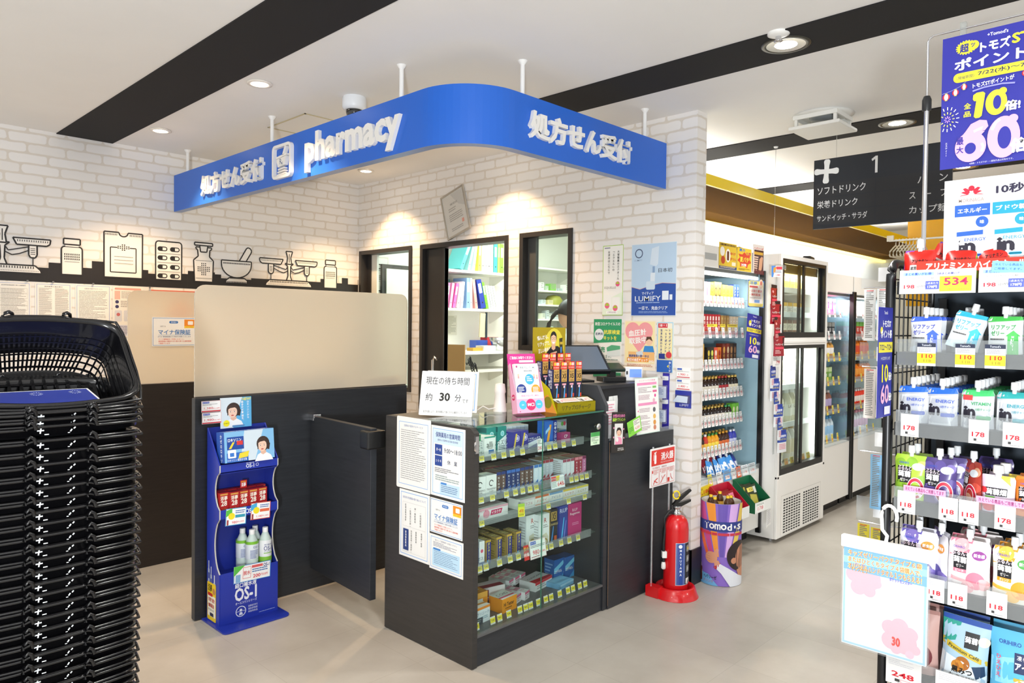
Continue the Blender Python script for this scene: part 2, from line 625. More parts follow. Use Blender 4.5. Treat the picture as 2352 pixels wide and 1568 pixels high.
# ================================================================ the setting
S = 'structure'
XB, XW, YA, YE = 3.726, 3.832, 5.56, 2.147
B().box(-3, -4, -.1, 10, 5.7, 0, FLOORM).build('floor', kind=S)
B().box(-3, -4, CEIL, 10, 5.7, CEIL + .1, CEILM).build('ceiling', kind=S)
for i, (x0, x1, y1) in enumerate([(1.353, 1.696, YA), (2.962, 3.287, YA), (4.575, 4.889, 3.05), (6.187, 6.49, 3.05), (-.26, .08, YA)]):
    B().box(x0, -4, CEIL - .006, x1, y1, CEIL, BEAM).build('trim_%d' % (i + 1), kind=S)
b = B()
b.box(-3, YA, 0, 4.06, YA + .1, CEIL, BRICK)
b.build('wall_left', kind=S)
b = B()          # wall with the dispensary openings
for y0, y1, z0, z1 in ((5.53, 5.56, .94, 2.155), (4.773, 5.56, 0, .94), (4.659, 4.773, 0, 2.155), (3.539, 3.654, 0, 2.155), (3.058, 3.539, 0, 1.33), (YE, 3.058, 0, 2.155), (YE, YA, 2.155, CEIL)):
    b.box(XB, y0, z0, XW, y1, z1, BRICK)
b.build('wall_back', kind=S)
IN = C('#f4f3ea', .7)
B().box(4.06, YA, 0, 7.1, YA + .1, CEIL, IN).build('wall_inner_left', kind=S)
B().box(7.0, 3.15, 0, 7.1, YA, CEIL, IN).build('wall_inner_back', kind=S)
B().box(XW, 3.05, 0, 10, 3.15, CEIL, C('#f6f6f2', .6)).build('wall_right', kind=S)
B().box(9.9, -4, 0, 10, 3.05, CEIL, C('#e8e4d8', .7)).build('wall_far', kind=S)
BASE = C('#232427', .4)
B().box(XB - .008, YE - .008, 0, XB, 2.26, .21, BASE).box(XB - .008, YE - .008, 0, XW + .006, YE, .21, BASE).build('baseboard_back', kind=S)
B().box(-3, YA - .008, 0, 3.70, YA, .08, BASE).build('baseboard_left', kind=S)

# --- window 1 (fixed), sliding door, window 3
DF = C('#2c2927', .38)
def frame(name, y0, y1, z0, z1, t=.035, bottom=True):
    b = B()
    xa, xb = XB - .012, XW + .01
    b.box(xa, y0, z0, xb, y0 + t, z1, DF).box(xa, y1 - t, z0, xb, y1, z1, DF).box(xa, y0 + t, z1 - t, xb, y1 - t, z1, DF)
    if bottom:
        b.box(xa, y0 + t, z0, xb, y1 - t, z0 + t, DF)
    return b.build(name, kind=S, bev=.002)
f1 = frame('window_1', 4.773, 5.53, .94, 2.155)
b = B().box(3.80, 4.808, .975, 3.806, 5.495, 2.12, GLASS)
b.build('glass_pane', f1)
b = B().box(3.79, 5.36, .975, 3.81, 5.44, 2.12, C('#dcdcd2', .5)).box(3.78, 5.44, .975, 3.82, 5.495, 2.12, DF)
b.build('jamb', f1)
d1 = frame('door_1', 3.654, 4.659, 0, 2.15, .035, False)
b = B().box(3.748, 4.385, .012, 3.786, 4.622, 2.112, C('#1d1c1c', .35)).box(3.744, 4.385, .012, 3.79, 4.405, 2.112, DF)
b.build('sliding_leaf', d1, bev=.002)
b = B()
for xx, sg in ((3.748, -1), (3.786, 1)):
    b.tube([(xx, 4.47, 1.225), (xx + sg * .03, 4.47, 1.245), (xx + sg * .045, 4.47, 1.22), (xx + sg * .045, 4.47, .98), (xx + sg * .03, 4.47, .955), (xx, 4.47, .97)], .011, STEEL, 10)
b.build('pull_handle', d1)
f3 = frame('window_2', 3.058, 3.539, 1.33, 2.155)
B().box(3.77, 3.43, 1.365, 3.80, 3.504, 2.12, C('#4a4a48', .35)).build('sash_stile', f3)
B().box(3.782, 3.093, 1.365, 3.788, 3.43, 2.12, GLASS).build('glass_pane', f3)
# white door of the dispensary seen through window 1
b = B().box(3.97, YA - .03, 0, 4.42, YA, 2.06, C('#3a3937', .4)).box(4.01, YA - .045, .01, 4.38, YA - .03, 2.02, C('#f5f5ec', .5))
b.build('door_2', kind=S)

# --- soffit above the coolers, light cove, far yellow wall band
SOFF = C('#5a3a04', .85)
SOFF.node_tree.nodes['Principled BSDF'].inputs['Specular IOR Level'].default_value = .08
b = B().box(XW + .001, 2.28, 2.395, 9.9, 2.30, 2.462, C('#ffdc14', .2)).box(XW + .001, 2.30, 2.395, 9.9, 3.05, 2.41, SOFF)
b.build('trim_6', kind=S)
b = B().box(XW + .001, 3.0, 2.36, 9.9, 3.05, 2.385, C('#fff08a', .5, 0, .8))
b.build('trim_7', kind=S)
B().box(8.2, -1.5, 1.75, 8.3, 2.28, CEIL, C('#e8ac10', .25)).build('trim_8', kind=S)
area(6.6, 2.75, 2.36, 5.6, .12, 13, (1, 1, .95), (math.radians(35), 0, 0))     # cove tube behind the soffit
B().box(3.9, 2.66, 2.412, 9.4, 2.69, 2.435, C('#ffffff', .5, 0, 1.5)).build('trim_9', kind=S)  # unseen glowing bar added on top of the soffit, to light the ceiling
area(6.6, 2.67, 2.45, 5.4, .1, 14, (1, .98, .88), (math.pi, 0, 0))           # unseen lamp added over the soffit to brighten the ceiling

# ================================================================ ceiling fixtures
def downlight(x, y, r, deep, glow, trim, label, group):
    t = empty('ceiling_downlight', (x, y, CEIL), label, 'ceiling light', group)
    b = B().lathe([(r, -.001), (r + .018, -.004), (r + .018, -.008), (r - .002, -.010), (r - .004, -.002)], trim, 32, cap=False)
    b.build('trim_ring', t)
    if deep:
        B().lathe([(r - .003, -.009), (r * .82, -.0075), (r * .55, -.0068)], C('#d9d9d6', .25, .8), 32, cap=False).build('reflector', t)
        B().lathe([(0.001, -.0072), (r * .55, -.0072)], C('#ffffff', .5, 0, glow), 24, cap=False).build('lamp', t)
    else:
        B().lathe([(0.001, -.0075), (r - .004, -.0075)], C('#fff3df', .5, 0, glow), 32, cap=False).build('lamp', t)
    return t
nm = ['small warm white recessed downlight left of the blue fascia, nearer the front', 'small warm recessed downlight beside the charcoal ceiling strip, near brick wall', 'small warm recessed downlight inside the blue fascia above the corner window', 'small warm recessed downlight hidden behind the blue fascia near the sliding door']
for (x, y), l in zip(WARM_SPOTS, nm):
    downlight(x, y, .046, False, 14, C('#efe9e0', .4), l, 'pharmacy downlights')
nm = ['large bright round downlight in the charcoal ceiling strip beside the smoke sensor', 'large round downlight in the second charcoal strip above the aisle sign'] + ['large round downlight in the farther charcoal strip of the store ceiling'] + ['large round downlight in the store ceiling behind the viewer'] * 7
for (x, y), l in zip(STORE_SPOTS, nm):
    downlight(x, y, .085, True, 20, C('#3a382f', .35), l, 'store downlights')
t = empty('smoke_detector', (2.985, 1.345, CEIL), 'white round smoke sensor with metal tip on the ceiling next to the bright downlight', 'smoke sensor')
B().lathe([(.045, 0), (.045, -.008), (.03, -.014), (.02, -.016)], C('#f4f4f0', .4), 24).build('base', t)
B().lathe([(.012, -.016), (.012, -.03), (.018, -.033), (.018, -.037), (.004, -.04)], CHROME, 14).build('tip', t)
t = empty('security_camera', (2.268, 3.43, CEIL), 'white and black dome security camera on the ceiling behind the blue fascia', 'security camera')
B().lathe([(.062, 0), (.066, -.01), (.066, -.055), (.058, -.07), (.05, -.072)], C('#eceff2', .35), 28).build('housing', t)
B().lathe([(.046, -.07), (.046, -.085), (.04, -.105), (.026, -.122), (.001, -.128)], C('#101112', .06, 0, 0, 1), 24).build('dome', t)
b = B()
y0, y1, x0, x1 = 3.9, 4.36, 2.235, 2.66
for q in ((x0, y0, x1, y0 + .008), (x0, y1 - .008, x1, y1), (x0, y0, x0 + .008, y1), (x1 - .008, y0, x1, y1)):
    b.box(q[0], q[1], CEIL - .004, q[2], q[3], CEIL, C('#c9bf9c', .4, .3))
b.build('ceiling_hatch', label='square access hatch with thin brass rim in the ceiling behind the blue fascia', cat='ceiling hatch')
# ceiling diffuser
t = empty('air_diffuser', (4.30, 1.66, CEIL), 'white square ceiling air diffuser hanging above the black aisle sign', 'air diffuser')
WV = C('#e9e8e2', .5)
B().lathe([(.16, 0), (.17, -.004), (.13, -.012), (.075, -.012)], WV, 30).lathe([(.075, -.0125), (.07, -.03), (.001, -.032)], C('#7d8284', .5), 24).build('flange', t)
b = B()
for sx in (-1, 1):
    for sy in (-1, 1):
        b.box(sx * .11 - .008, sy * .11 - .008, -.075, sx * .11 + .008, sy * .11 + .008, -.008, WV)
b.build('post', t)
B().box(-.145, -.145, -.095, .145, .145, -.075, WV).build('plate', t, bev=.006)
B().box(-.125, -.125, -.035, .125, -.115, -.012, WV).box(-.125, .115, -.035, .125, .125, -.012, WV).box(-.125, -.115, -.035, -.115, .115, -.012, WV).box(.115, -.115, -.035, .125, .115, -.012, WV).build('collar', t)

# ================================================================ blue fascia sign
BLUE = C('#2468d2', .38)
t = empty('pharmacy_fascia_sign', (2.135, 3.9, 2.318), 'long curved blue fascia sign with raised white pharmacy lettering hung above the counter', 'sign')
ox, oy, oz = 2.135, 3.9, 2.318
def fascia_path(d):
    r = .30
    cx, cy = 2.11 + r, 2.335 + r
    pts = [(2.11 + d, 5.553)]
    for i in range(15):
        a = math.pi + math.pi / 2 * i / 14
        pts.append((cx + (r - d) * math.cos(a), cy + (r - d) * math.sin(a)))
    pts.append((3.70, 2.335 + d))
    return pts
b = B()
pa, pb = fascia_path(0), fascia_path(.055)
n = len(pa)
H = .267
for i in range(n - 1):
    q = [pa[i], pa[i + 1], pb[i + 1], pb[i]]
    c0 = [(x - ox, y - oy, 0) for x, y in q]
    c1 = [(x - ox, y - oy, H) for x, y in q]
    b.add([c0[0], c0[1], c1[1], c1[0]], [(0, 1, 2, 3)], BLUE, True)
    b.add([c0[2], c0[3], c1[3], c1[2]], [(0, 1, 2, 3)], C('#e8e8e6', .5))
    b.add(c0, [(3, 2, 1, 0)], C('#7f96c4', .35))
    b.add(c1, [(0, 1, 2, 3)], BLUE)
for i in (0, n - 1):
    q = [(pa[i][0] - ox, pa[i][1] - oy, z) for z in (0, H)] + [(pb[i][0] - ox, pb[i][1] - oy, z) for z in (H, 0)]
    b.add(q, [(0, 1, 2, 3), (3, 2, 1, 0)][:1], BLUE)
b.build('fascia', t)
LET = C('#f3f1ec', .45)
def letters(txt, u, o, h, w, z, bold=.035, deep=.02):
    """raised characters: u = unit direction of reading, o = start (world)"""
    vs_, _ = glyph(txt, bold)
    x0, x1 = min(q[0] for q in vs_), max(q[0] for q in vs_)
    y0, y1 = min(q[1] for q in vs_), max(q[1] for q in vs_)
    kx, ky = w / (x1 - x0), h / (y1 - y0)
    nrm = Vector((u[1], -u[0], 0))
    adv = 0
    for i, ch in enumerate(txt):
        pre = glyph(txt[:i + 1], bold)[0]
        cv, cf = glyph(ch, bold, .1)
        right = max(q[0] for q in pre)
        cx1 = max(q[0] for q in cv)
        off = right - cx1
        b = B()
        b.add([(o[0] - ox + u[0] * (q[0] + off - x0) * kx - nrm[0] * -q[2] * deep * 5, o[1] - oy + u[1] * (q[0] + off - x0) * kx + nrm[1] * q[2] * deep * 5, z - oz + (q[1] - y0) * ky) for q in cv], cf, LET)
        b.build('letter', t)
letters('処方せん受付', (0, -1), (2.099, 5.035), .140, .895, 2.368)
letters('pharmacy', (0, -1), (2.099, 3.648), .212, .865, 2.338, .03)
letters('処方せん受付', (1, 0), (2.497, 2.324), .132, .825, 2.387)
# mortar and pestle emblem
b = B()
def em_pt(u, v):
    return (0, -u, v)
def ring_rr(x0, y0, x1, y1, r, th):
    def path(x0, y0, x1, y1, r):
        p = []
        for cx, cy, a in ((x1 - r, y1 - r, 0), (x0 + r, y1 - r, 90), (x0 + r, y0 + r, 180), (x1 - r, y0 + r, 270)):
            for i in range(7):
                q = math.radians(a + 15 * i)
                p.append((cx + r * math.cos(q), cy + r * math.sin(q)))
        return p
    return path(x0, y0, x1, y1, r), path(x0 + th, y0 + th, x1 - th, y1 - th, r - th)
po, pi = ring_rr(0, 0, .218, .197, .03, .017)
m = len(po)
X0, X1 = -.022, 0
for i in range(m):
    j = (i + 1) % m
    for (A, Bq, xa, xb) in ((po[i], po[j], X1, X0), (pi[j], pi[i], X1, X0)):
        b.add([(xa, -A[0], A[1]), (xa, -Bq[0], Bq[1]), (xb, -Bq[0], Bq[1]), (xb, -A[0], A[1])], [(0, 1, 2, 3)], LET)
    b.add([(X0, -po[i][0], po[i][1]), (X0, -po[j][0], po[j][1]), (X0, -pi[j][0], pi[j][1]), (X0, -pi[i][0], pi[i][1])], [(0, 1, 2, 3)], LET)
def slab(pts):
    b.prism([(-u, v) for u, v in pts], 'x', X0, X1, LET)
slab([(.05, .115), (.17, .125), (.168, .137), (.05, .127)])
slab([(.054, .112), (.166, .122), (.15, .072), (.068, .066)])
slab([(.120, .13), (.138, .132), (.166, .178), (.150, .180)])
for k, (a0, a1) in enumerate(((.072, .146), (.066, .152), (.06, .158))):
    zz = .055 - k * .0155
    slab([(a0, zz - .008), (a1, zz - .004), (a1, zz + .005), (a0, zz + .001)])
p = Pr(b, (X0, -.085, .078), (0, -1, 0), (0, 0, 1), .05, .036, 10, 8)
p.t('R', 4, 4, 7, '#6f7fa0')
p.line(5, 5, 9, 8.5, .003, '#6f7fa0')
p.line(9, 5, 6, 8.5, .003, '#6f7fa0')
b.build('emblem', t, (2.1095 - ox, 4.018 - oy, 2.345 - oz))
b = B()
for x, y in ((2.14, 5.378), (2.14, 4.117), (2.14, 2.835), (2.492, 2.365), (3.514, 2.365)):
    b2 = B().lathe([(.011, H), (.011, CEIL - oz)], WHITE, 12, (x - ox, y - oy, 0)).lathe([(.011, CEIL - oz - .02), (.022, CEIL - oz - .004), (.024, CEIL - oz)], WHITE, 16, (x - ox, y - oy, 0))
    b2.build('hanging_rod', t)

# ================================================================ wall graphic with old pharmacy tools
INK, PAP = C('#201d1d', .5), C('#f1ede6', .6)
t = empty('wall_mural', (1.9, YA, 1.755), 'black silhouette wall graphic of scales, medicine bottles and mortar on brick', 'wall graphic')
def mural_part(name, fn, x0=0):
    b = B()
    p = Pr(b, (-1.9, -.001 if name == 'band' else -.0028, 1.7 - 1.755), (1, 0, 0), (0, 0, 1), 4.4, .5, 4400, 500)
    fn(p)
    b.build(name, t)
def outl(p, pts, th=.0095):
    p.p(pts, PAP)
    p.pl(pts + [pts[0]], th, INK)
def dots(p, x0, x1, y, n, w, h):
    for i in range(n):
        x = x0 + (x1 - x0) * i / (n - 1)
        p.r(x - w / 2, y - h / 2, x + w / 2, y + h / 2, INK)
def m_band(p):
    st = [(-100, 360), (450, 360), (450, 330), (900, 330), (900, 350), (1250, 350), (1306, 345), (1306, 313), (1400, 313), (1400, 335), (1564, 335), (1564, 285), (1700, 285), (1700, 325), (1932, 325), (1932, 349), (2172, 349), (2172, 337), (2214, 337), (2214, 312), (2420, 312), (2420, 326), (2469, 326), (2469, 353), (2714, 353), (2714, 340), (3343, 340), (3343, 311), (3400, 311), (3400, 340), (3557, 340), (3557, 291), (3620, 291), (3620, 345), (3840, 345), (3840, 300), (3960, 300)]
    for (x0, y0), (x1, _) in zip(st, st[1:]):
        if x1 > x0:
            p.r(x0, y0, min(x1, 3722), 445, INK)
mural_part('band', m_band)
def arc(cx, cy, rx, ry, a0, a1, n=10):
    return [(cx + rx * math.cos(math.radians(a0 + (a1 - a0) * i / n)), cy - ry * math.sin(math.radians(a0 + (a1 - a0) * i / n))) for i in range(n + 1)]
def m_scale(p, cx, k):
    f = lambda pts: [(cx + x * k, 392 - y * k) for x, y in pts]
    outl(p, f([(-212, 0), (212, 0), (205, 22), (175, 50), (-175, 50), (-205, 22)]))
    outl(p, f([(-24, 50), (24, 50), (10, 90), (14, 170), (38, 190), (-38, 190), (-14, 170), (-10, 90)]))
    outl(p, f([(-22, 186), (22, 186), (14, 240), (30, 292), (-30, 292), (-14, 240)]))
    p.line(*f([(0, 200)])[0], *f([(0, 272)])[0], .006, INK)
    for sg in (-1, 1):
        outl(p, f([(sg * 130, 178), (sg * 130, 208)] + [(sg * (130 + 125), 216), (sg * 250, 190), (sg * 235, 178)]) if False else f([(sg * 55, 222), (sg * 262, 222), (sg * 258, 192), (sg * 240, 180), (sg * 75, 180)]))
        outl(p, f([(sg * 140, 180), (sg * 186, 180), (sg * 186, 118), (sg * 176, 100), (sg * 150, 100), (sg * 140, 118)]))
        p.pl(f([(sg * 163, 100), (sg * 163, 52)]), .006, INK)
        p.pl(f([(sg * 14, 165), (sg * 30, 140), (sg * 70, 150), (sg * 138, 168)]), .007, INK)
        p.pl(f([(sg * 14, 130), (sg * 50, 112), (sg * 90, 122), (sg * 138, 145)]), .007, INK)
        for q in range(4):
            p.line(*f([(sg * 150, 122 + q * 12)])[0], *f([(sg * 176, 122 + q * 12)])[0], .004, INK)
        dots(p, cx + sg * 80 * k, cx + sg * 245 * k, 392 - 206 * k, 14, 4 * k, 12 * k)
    dots(p, cx - 165 * k, cx + 165 * k, 392 - 36 * k, 24, 5 * k, 14 * k)
    dots(p, cx - 190 * k, cx + 190 * k, 392 - 14 * k, 44, 4 * k, 4 * k)
mural_part('scale_picture', lambda p: m_scale(p, 3046, 1.0))
mural_part('scale_picture', lambda p: m_scale(p, 1050, 1.02))
def m_bottle(p, x):
    outl(p, [(x - 5, 388), (x - 5, 218)] + arc(x + 15, 218, 20, 20, 180, 90, 4) + arc(x + 100, 218, 20, 20, 90, 0, 4) + [(x + 120, 388)])
    p.p([(x + 18, 183), (x + 98, 183), (x + 98, 198), (x + 18, 198)], PAP)
    outl(p, [(x + 8, 145), (x + 107, 145), (x + 107, 184), (x + 8, 184)])
    for r in range(3):
        dots(p, x + 15, x + 100, 250 + r * 16, 8, 6, 11)
    dots(p, x + 15, x + 100, 300, 22, 3, 3)
mural_part('bottle_picture', lambda p: m_bottle(p, 1385))
mural_part('bottle_picture', lambda p: m_bottle(p, 3382))
mural_part('bottle_picture', lambda p: m_bottle(p, 3905))
def m_bag(p):
    outl(p, [(1640, 390), (1640, 72), (1735, 72)] + arc(1765, 72, 30, 28, 180, 360, 10) + [(1892, 72), (1890, 390)])
    p.pl([(1725, 178), (1680, 178), (1680, 352), (1848, 352), (1848, 178), (1806, 178)], .007, INK)
    for yy, xs in ((158, (0,)), (170, (-1, 0, 1)), (182, (-1, 0, 1)), (194, (0,))):
        for q in xs:
            for h in (-7, 7):
                p.r(1765 + q * 28 + h - 4, yy - 4, 1765 + q * 28 + h + 4, yy + 4, INK)
    for yy in (242, 266, 290):
        dots(p, 1706, 1826, yy, 26, 3, 4)
    dots(p, 1650, 1720, 88, 8, 4, 12)
    dots(p, 1808, 1880, 88, 8, 4, 12)
mural_part('bag_picture', m_bag)
def m_blister(p):
    outl(p, [(1982, 389)] + arc(2002, 129, 20, 22, 180, 90, 4) + arc(2148, 129, 20, 22, 90, 0, 4) + [(2167, 389)])
    for yy in (162, 228, 294, 360):
        for x in (2030, 2118):
            p.rr(x - 35, yy - 17, x + 35, yy + 17, 17, INK)
            p.rr(x + 2, yy - 10, x + 28, yy + 10, 10, PAP)
            p.r(x + 1, yy - 10, x + 14, yy + 10, PAP)
    for yy in (196, 262, 328):
        dots(p, 1996, 2154, yy, 34, 3, 4)
mural_part('blister_pack_picture', m_blister)
def m_flask(p):
    outl(p, [(2264, 389), (2256, 226), (2291, 195), (2286, 146), (2274, 140), (2274, 126), (2393, 126), (2393, 140), (2380, 146), (2376, 195), (2407, 226), (2401, 389)])
    outl(p, [(2302, 113), (2364, 113), (2356, 162), (2308, 162)])
    outl(p, [(2263, 92), (2401, 92), (2401, 113), (2263, 113)])
    for yy, n in ((250, 3), (264, 3), (278, 7), (292, 7), (306, 7), (320, 3), (334, 3)):
        dots(p, 2332 - (n - 1) * 7, 2332 + (n - 1) * 7, yy, n, 8, 8)
    dots(p, 2272, 2392, 228, 26, 3, 4)
    dots(p, 2276, 2390, 362, 26, 3, 4)
mural_part('flask_picture', m_flask)
def m_mortar(p):
    outl(p, [(2606, 225), (2675, 105), (2690, 99), (2708, 108), (2716, 124), (2712, 140), (2662, 225)])
    outl(p, [(2504, 389), (2506, 367), (2535, 345), (2655, 345), (2681, 364), (2681, 389)])
    outl(p, [(2470, 211), (2714, 211)] + arc(2592, 240, 122, 104, 0, -180, 14) + [])
    dots(p, 2486, 2700, 232, 26, 5, 12)
    dots(p, 2516, 2670, 380, 18, 5, 12)
    dots(p, 2540, 2650, 352, 22, 3, 4)
mural_part('mortar_picture', m_mortar)
# ================================================================ counter partitions with frosted panels and gate
def rr_pts(x0, z0, x1, z1, r, n=6):
    p = []
    for cx, cz, a in ((x1 - r, z1 - r, 0), (x0 + r, z1 - r, 90)):
        for i in range(n + 1):
            t = math.radians(a + 90 / n * i)
            p.append((cx + r * math.cos(t), cz + r * math.sin(t)))
    return p + [(x0, z0), (x1, z0)]
t = empty('reception_partition', (2.14, 3.65, 0), 'long charcoal reception partition with frosted screen behind the blue drink stand', 'partition')
b = B().box(1.482 - 2.14, -.02, .004, 2.80 - 2.14, .02, 1.12, CHAR)
b.build('panel', t, bev=.0015)
b = B().prism(rr_pts(1.487 - 2.14, 1.125, 2.813 - 2.14, 1.69, .055), 'y', -.004, .004, FROST)
b.build('frosted_screen', t)
B().box(1.489 - 2.14, -.008, 1.12, 2.80 - 2.14, .008, 1.127, C('#5b5550', .3, .6)).build('screen_channel', t)
t2 = empty('waiting_partition', (2.2, 4.67, 0), 'dark brown partition with frosted screen standing nearer the brick wall', 'partition')
B().box(1.40 - 2.2, -.02, .004, 3.0 - 2.2, .02, 1.12, BROWNBLACK).build('panel', t2, bev=.0015)
B().prism(rr_pts(1.505 - 2.2, 1.125, 3.0 - 2.2, 1.69, .055), 'y', -.004, .004, FROST).build('frosted_screen', t2)
g = empty('swing_gate', (2.132, 3.605, .13), 'charcoal swing gate panel hanging half open beside the display case', 'gate', rz=math.atan2(-.64, -.045) )
b = B().box(0, -.017, 0, .64, .017, .855, CHAR)
b.build('leaf', g, bev=.0015)
B().box(-.03, -.02, .83, .03, .02, .845, CHROME).box(-.03, -.022, .845, .04, .022, .865, CHROME).build('hinge', g, bev=.002)
B().box(.585, -.05, .755, .665, .055, .845, C('#151515', .3)).build('latch_handle', g, bev=.008)
# notice sheets
def myna(p, W=100):
    p.fr(2, 2, 98, 68, 1, '#6f9fd8')
    p.rr(38, 9, 58, 15, 3, '#3a78c0')
    p.t('受付窓口', 48, 12, 3, '#fff')
    p.r(72, 5, 97, 21, '#f09028')
    p.rr(80, 9, 92, 18, 1.5, '#fff8f0')
    p.r(72, 21, 97, 26, '#f8cf3a')
    p.t('マイナ受付', 84, 23.5, 3.4, '#c47a10')
    p.t('当院では', 18, 22, 3.2, '#7a7a7a', al='l')
    p.t('マイナ保険証', 50, 36, 12, '#3f7fc4', 72, b=.02)
    p.r(14, 43, 86, 43.6, '#5b93d0')
    p.t('または 資格確認書 のご提示をお願いいたします', 50, 47, 3, '#556a9a', 74)
    p.t('マイナ保険証をご利用いただくと、', 14, 53, 3.6, '#e06a5a', 58, 'l')
    p.t('健康情報の登録や切り替え等でも最新情報', 14, 58, 3.6, '#e06a5a', 74, 'l')
    p.t('で確認できます', 14, 63, 3.6, '#e06a5a', 26, 'l')
def psheet(name, w, h, pw, ph, fn, loc, rz=0, label=None, cat='notice', base='#f4f3ef', t=.0015, rx=0, ry=0, group=None, r=0):
    b = B()
    if r:
        pts = []
        for cx, cz, a in ((w - r, h - r, 0), (r, h - r, 90), (r, r, 180), (w - r, r, 270)):
            for i in range(4):
                q = math.radians(a + 30 * i)
                pts.append((cx + r * math.cos(q), cz + r * math.sin(q)))
        b.prism(pts, 'y', 0, t, base)
    else:
        b.box(0, 0, 0, w, t, h, base)
    fn(front(b, w, h, 0, 0, 0, pw, ph))
    return b.build(name, None, loc, rz, label, cat, group, rx=rx, ry=ry)
psheet('notice', .27, .18, 100, 70, myna, (1.64, 4.659, 1.35), 0, 'small blue-framed insurance card notice stuck on the rear frosted screen', t=.0008)
def blurpaper(p):
    p.l(4, 3, 96, 17, 3, '#d8d8e0')
psheet('paper_strip', .24, .05, 100, 20, blurpaper, (2.53, 3.662, 1.13), 0, 'white paper strip seen through the bottom of the front frosted screen', 'paper', '#fbfbfb')

# ================================================================ display case
CX, CY = 2.122, 2.277
case = empty('display_case', (2.6, 2.6, 0), 'charcoal glass-fronted medicine display case with glass shelves at the counter', 'display case')
ox, oy = 2.6, 2.6
def cb():
    b = B()
    b.T = Matrix.Translation((-ox, -oy, 0))
    return b
pr = [(2.915, .004), (2.277, .004), (2.277, 1.033), (2.302, 1.054), (2.915, 1.054)]
cb().prism(pr, 'x', 2.122, 2.152, CHAR_LIT).build('side_panel', case, bev=.0012)
cb().prism(pr, 'x', 3.058, 3.088, CHAR).build('side_panel', case, bev=.0012)
cb().box(2.153, 2.285, .004, 3.057, 2.915, .135, CHAR).box(2.153, 2.277, .132, 3.057, 2.915, .142, C('#5a5b5c', .35)).build('base', case)
cb().box(2.153, 2.62, 1.03, 3.057, 2.915, 1.054, C('#6b6459', .35)).build('top_board', case)
cb().box(2.145, 2.283, 1.055, 3.055, 2.62, 1.064, GLASS).box(2.145, 2.2825, 1.0555, 3.055, 2.2832, 1.0635, GLASSEDGE).build('glass_top', case)
cb().box(2.157, 2.296, .143, 2.60, 2.301, 1.05, GLASS).build('sliding_glass', case)
cb().box(2.58, 2.287, .143, 3.056, 2.292, 1.05, GLASS).box(2.58, 2.2868, .143, 2.582, 2.2922, 1.05, GLASSEDGE).build('sliding_glass', case)
b = cb().lathe([(.012, 2.287), (.012, 2.277), (.017, 2.275), (.017, 2.262), (.008, 2.258)], CHROME, 16, (2.99, 0, .985), 'y')
b.build('lock', case)
b = cb().box(2.128, 2.272, .945, 2.146, 2.277, 1.02, CHROME).tube([(2.128, 2.272, .955), (2.117, 2.266, .965), (2.117, 2.266, .99), (2.128, 2.272, 1.0)], .004, CHROME)
b.build('hasp', case)
RZ = [.900, .715, .610, .407]
RX = [2.93, 3.0, 3.0, 3.0]
SHG = clear('shelf_glass', '#e9f3ef', 1, .06, '#dfeee8')
for z, x1 in zip(RZ, RX):
    s_ = cb().box(2.155, 2.33, z + .004, 3.056, 2.86, z + .009, SHG).build('glass_shelf', case)
    cb().box(2.165, 2.315, z - .004, x1, 2.3175, z + .036, ACRYL).box(2.165, 2.3175, z - .004, x1, 2.33, z + .0035, ACRYL).build('price_rail', s_)
cb().box(3.052, 2.88, .142, 3.057, 2.89, 1.03, BROWNBLACK).box(2.58, 2.875, .142, 3.052, 2.88, 1.03, C('#2a2a2c', .5)).build('back_panel', case)

def yellow_tag(w=.030, h=.034, num='880'):
    b = B().box(0, 0, 0, w, .0008, h, '#fbfbf6')
    p = front(b, w, h, 0, 0, 0, 30, 34)
    p.r(0, 6, 30, 27, '#f4e23a')
    p.t(num, 16, 16, 9, '#4a4a20', 18)
    p.l(2, 1, 28, 5, 2, '#9a9a90')
    p.l(2, 28, 28, 33, 2, '#9a9a90')
    p.t('税', 5, 13, 5, '#6a6a20')
    return b
def row_tags(proto, xs, y, z, where, group, rx=-.25, rz=0, cat='price tag', kind='yellow and white price tag', along='x'):
    for i, x in enumerate(xs):
        lab = '%s, %s from left %s' % (kind, ordn(i), where)
        dup(proto, (x, y, z) if along == 'x' else (y, x, z), rz, lab, group, rx=rx)
    return
tagp = {}
for n in ('880', '548', '1280'):
    tagp[n] = yellow_tag(num=n).build('price_tag', cat='price tag')
TS = [[2.19, 2.265, 2.33, 2.385, 2.455, 2.645, 2.69, 2.755, 2.835],
      [2.19, 2.26, 2.35, 2.41, 2.46, 2.51, 2.555, 2.82, 2.86, 2.905, 2.945],
      [2.195, 2.46, 2.645, 2.80, 2.93],
      [2.185, 2.225, 2.31, 2.38, 2.435, 2.63, 2.67, 2.745, 2.81, 2.88],
      [2.175, 2.275, 2.32, 2.38, 2.455, 2.495, 2.53, 2.585, 2.64, 2.68, 2.745, 2.81, 2.85, 2.905, 2.95]]
WH = ['on the case top shelf', 'on the case second shelf', 'on the case third shelf', 'on the case fourth shelf', 'along the case floor']
_first = set()
for k, xs in enumerate(TS):
    z = (RZ + [.143])[k] - (.006 if k < 4 else 0)
    for i, x in enumerate(xs):
        n = ('880', '548', '1280')[(i + k) % 3]
        lab = 'small yellow price tag, %s from left %s' % (ordn(i), WH[k])
        loc = (x, 2.3135 if k < 4 else 2.318, z)
        if n not in _first:
            _first.add(n)
            o = tagp[n]
            o.location, o.rotation_euler, o['label'], o['group'] = loc, (-.18, 0, 0), lab, 'yellow price tags in the display case'
        else:
            dup(tagp[n], loc, 0, lab, 'yellow price tags in the display case', rx=-.18)

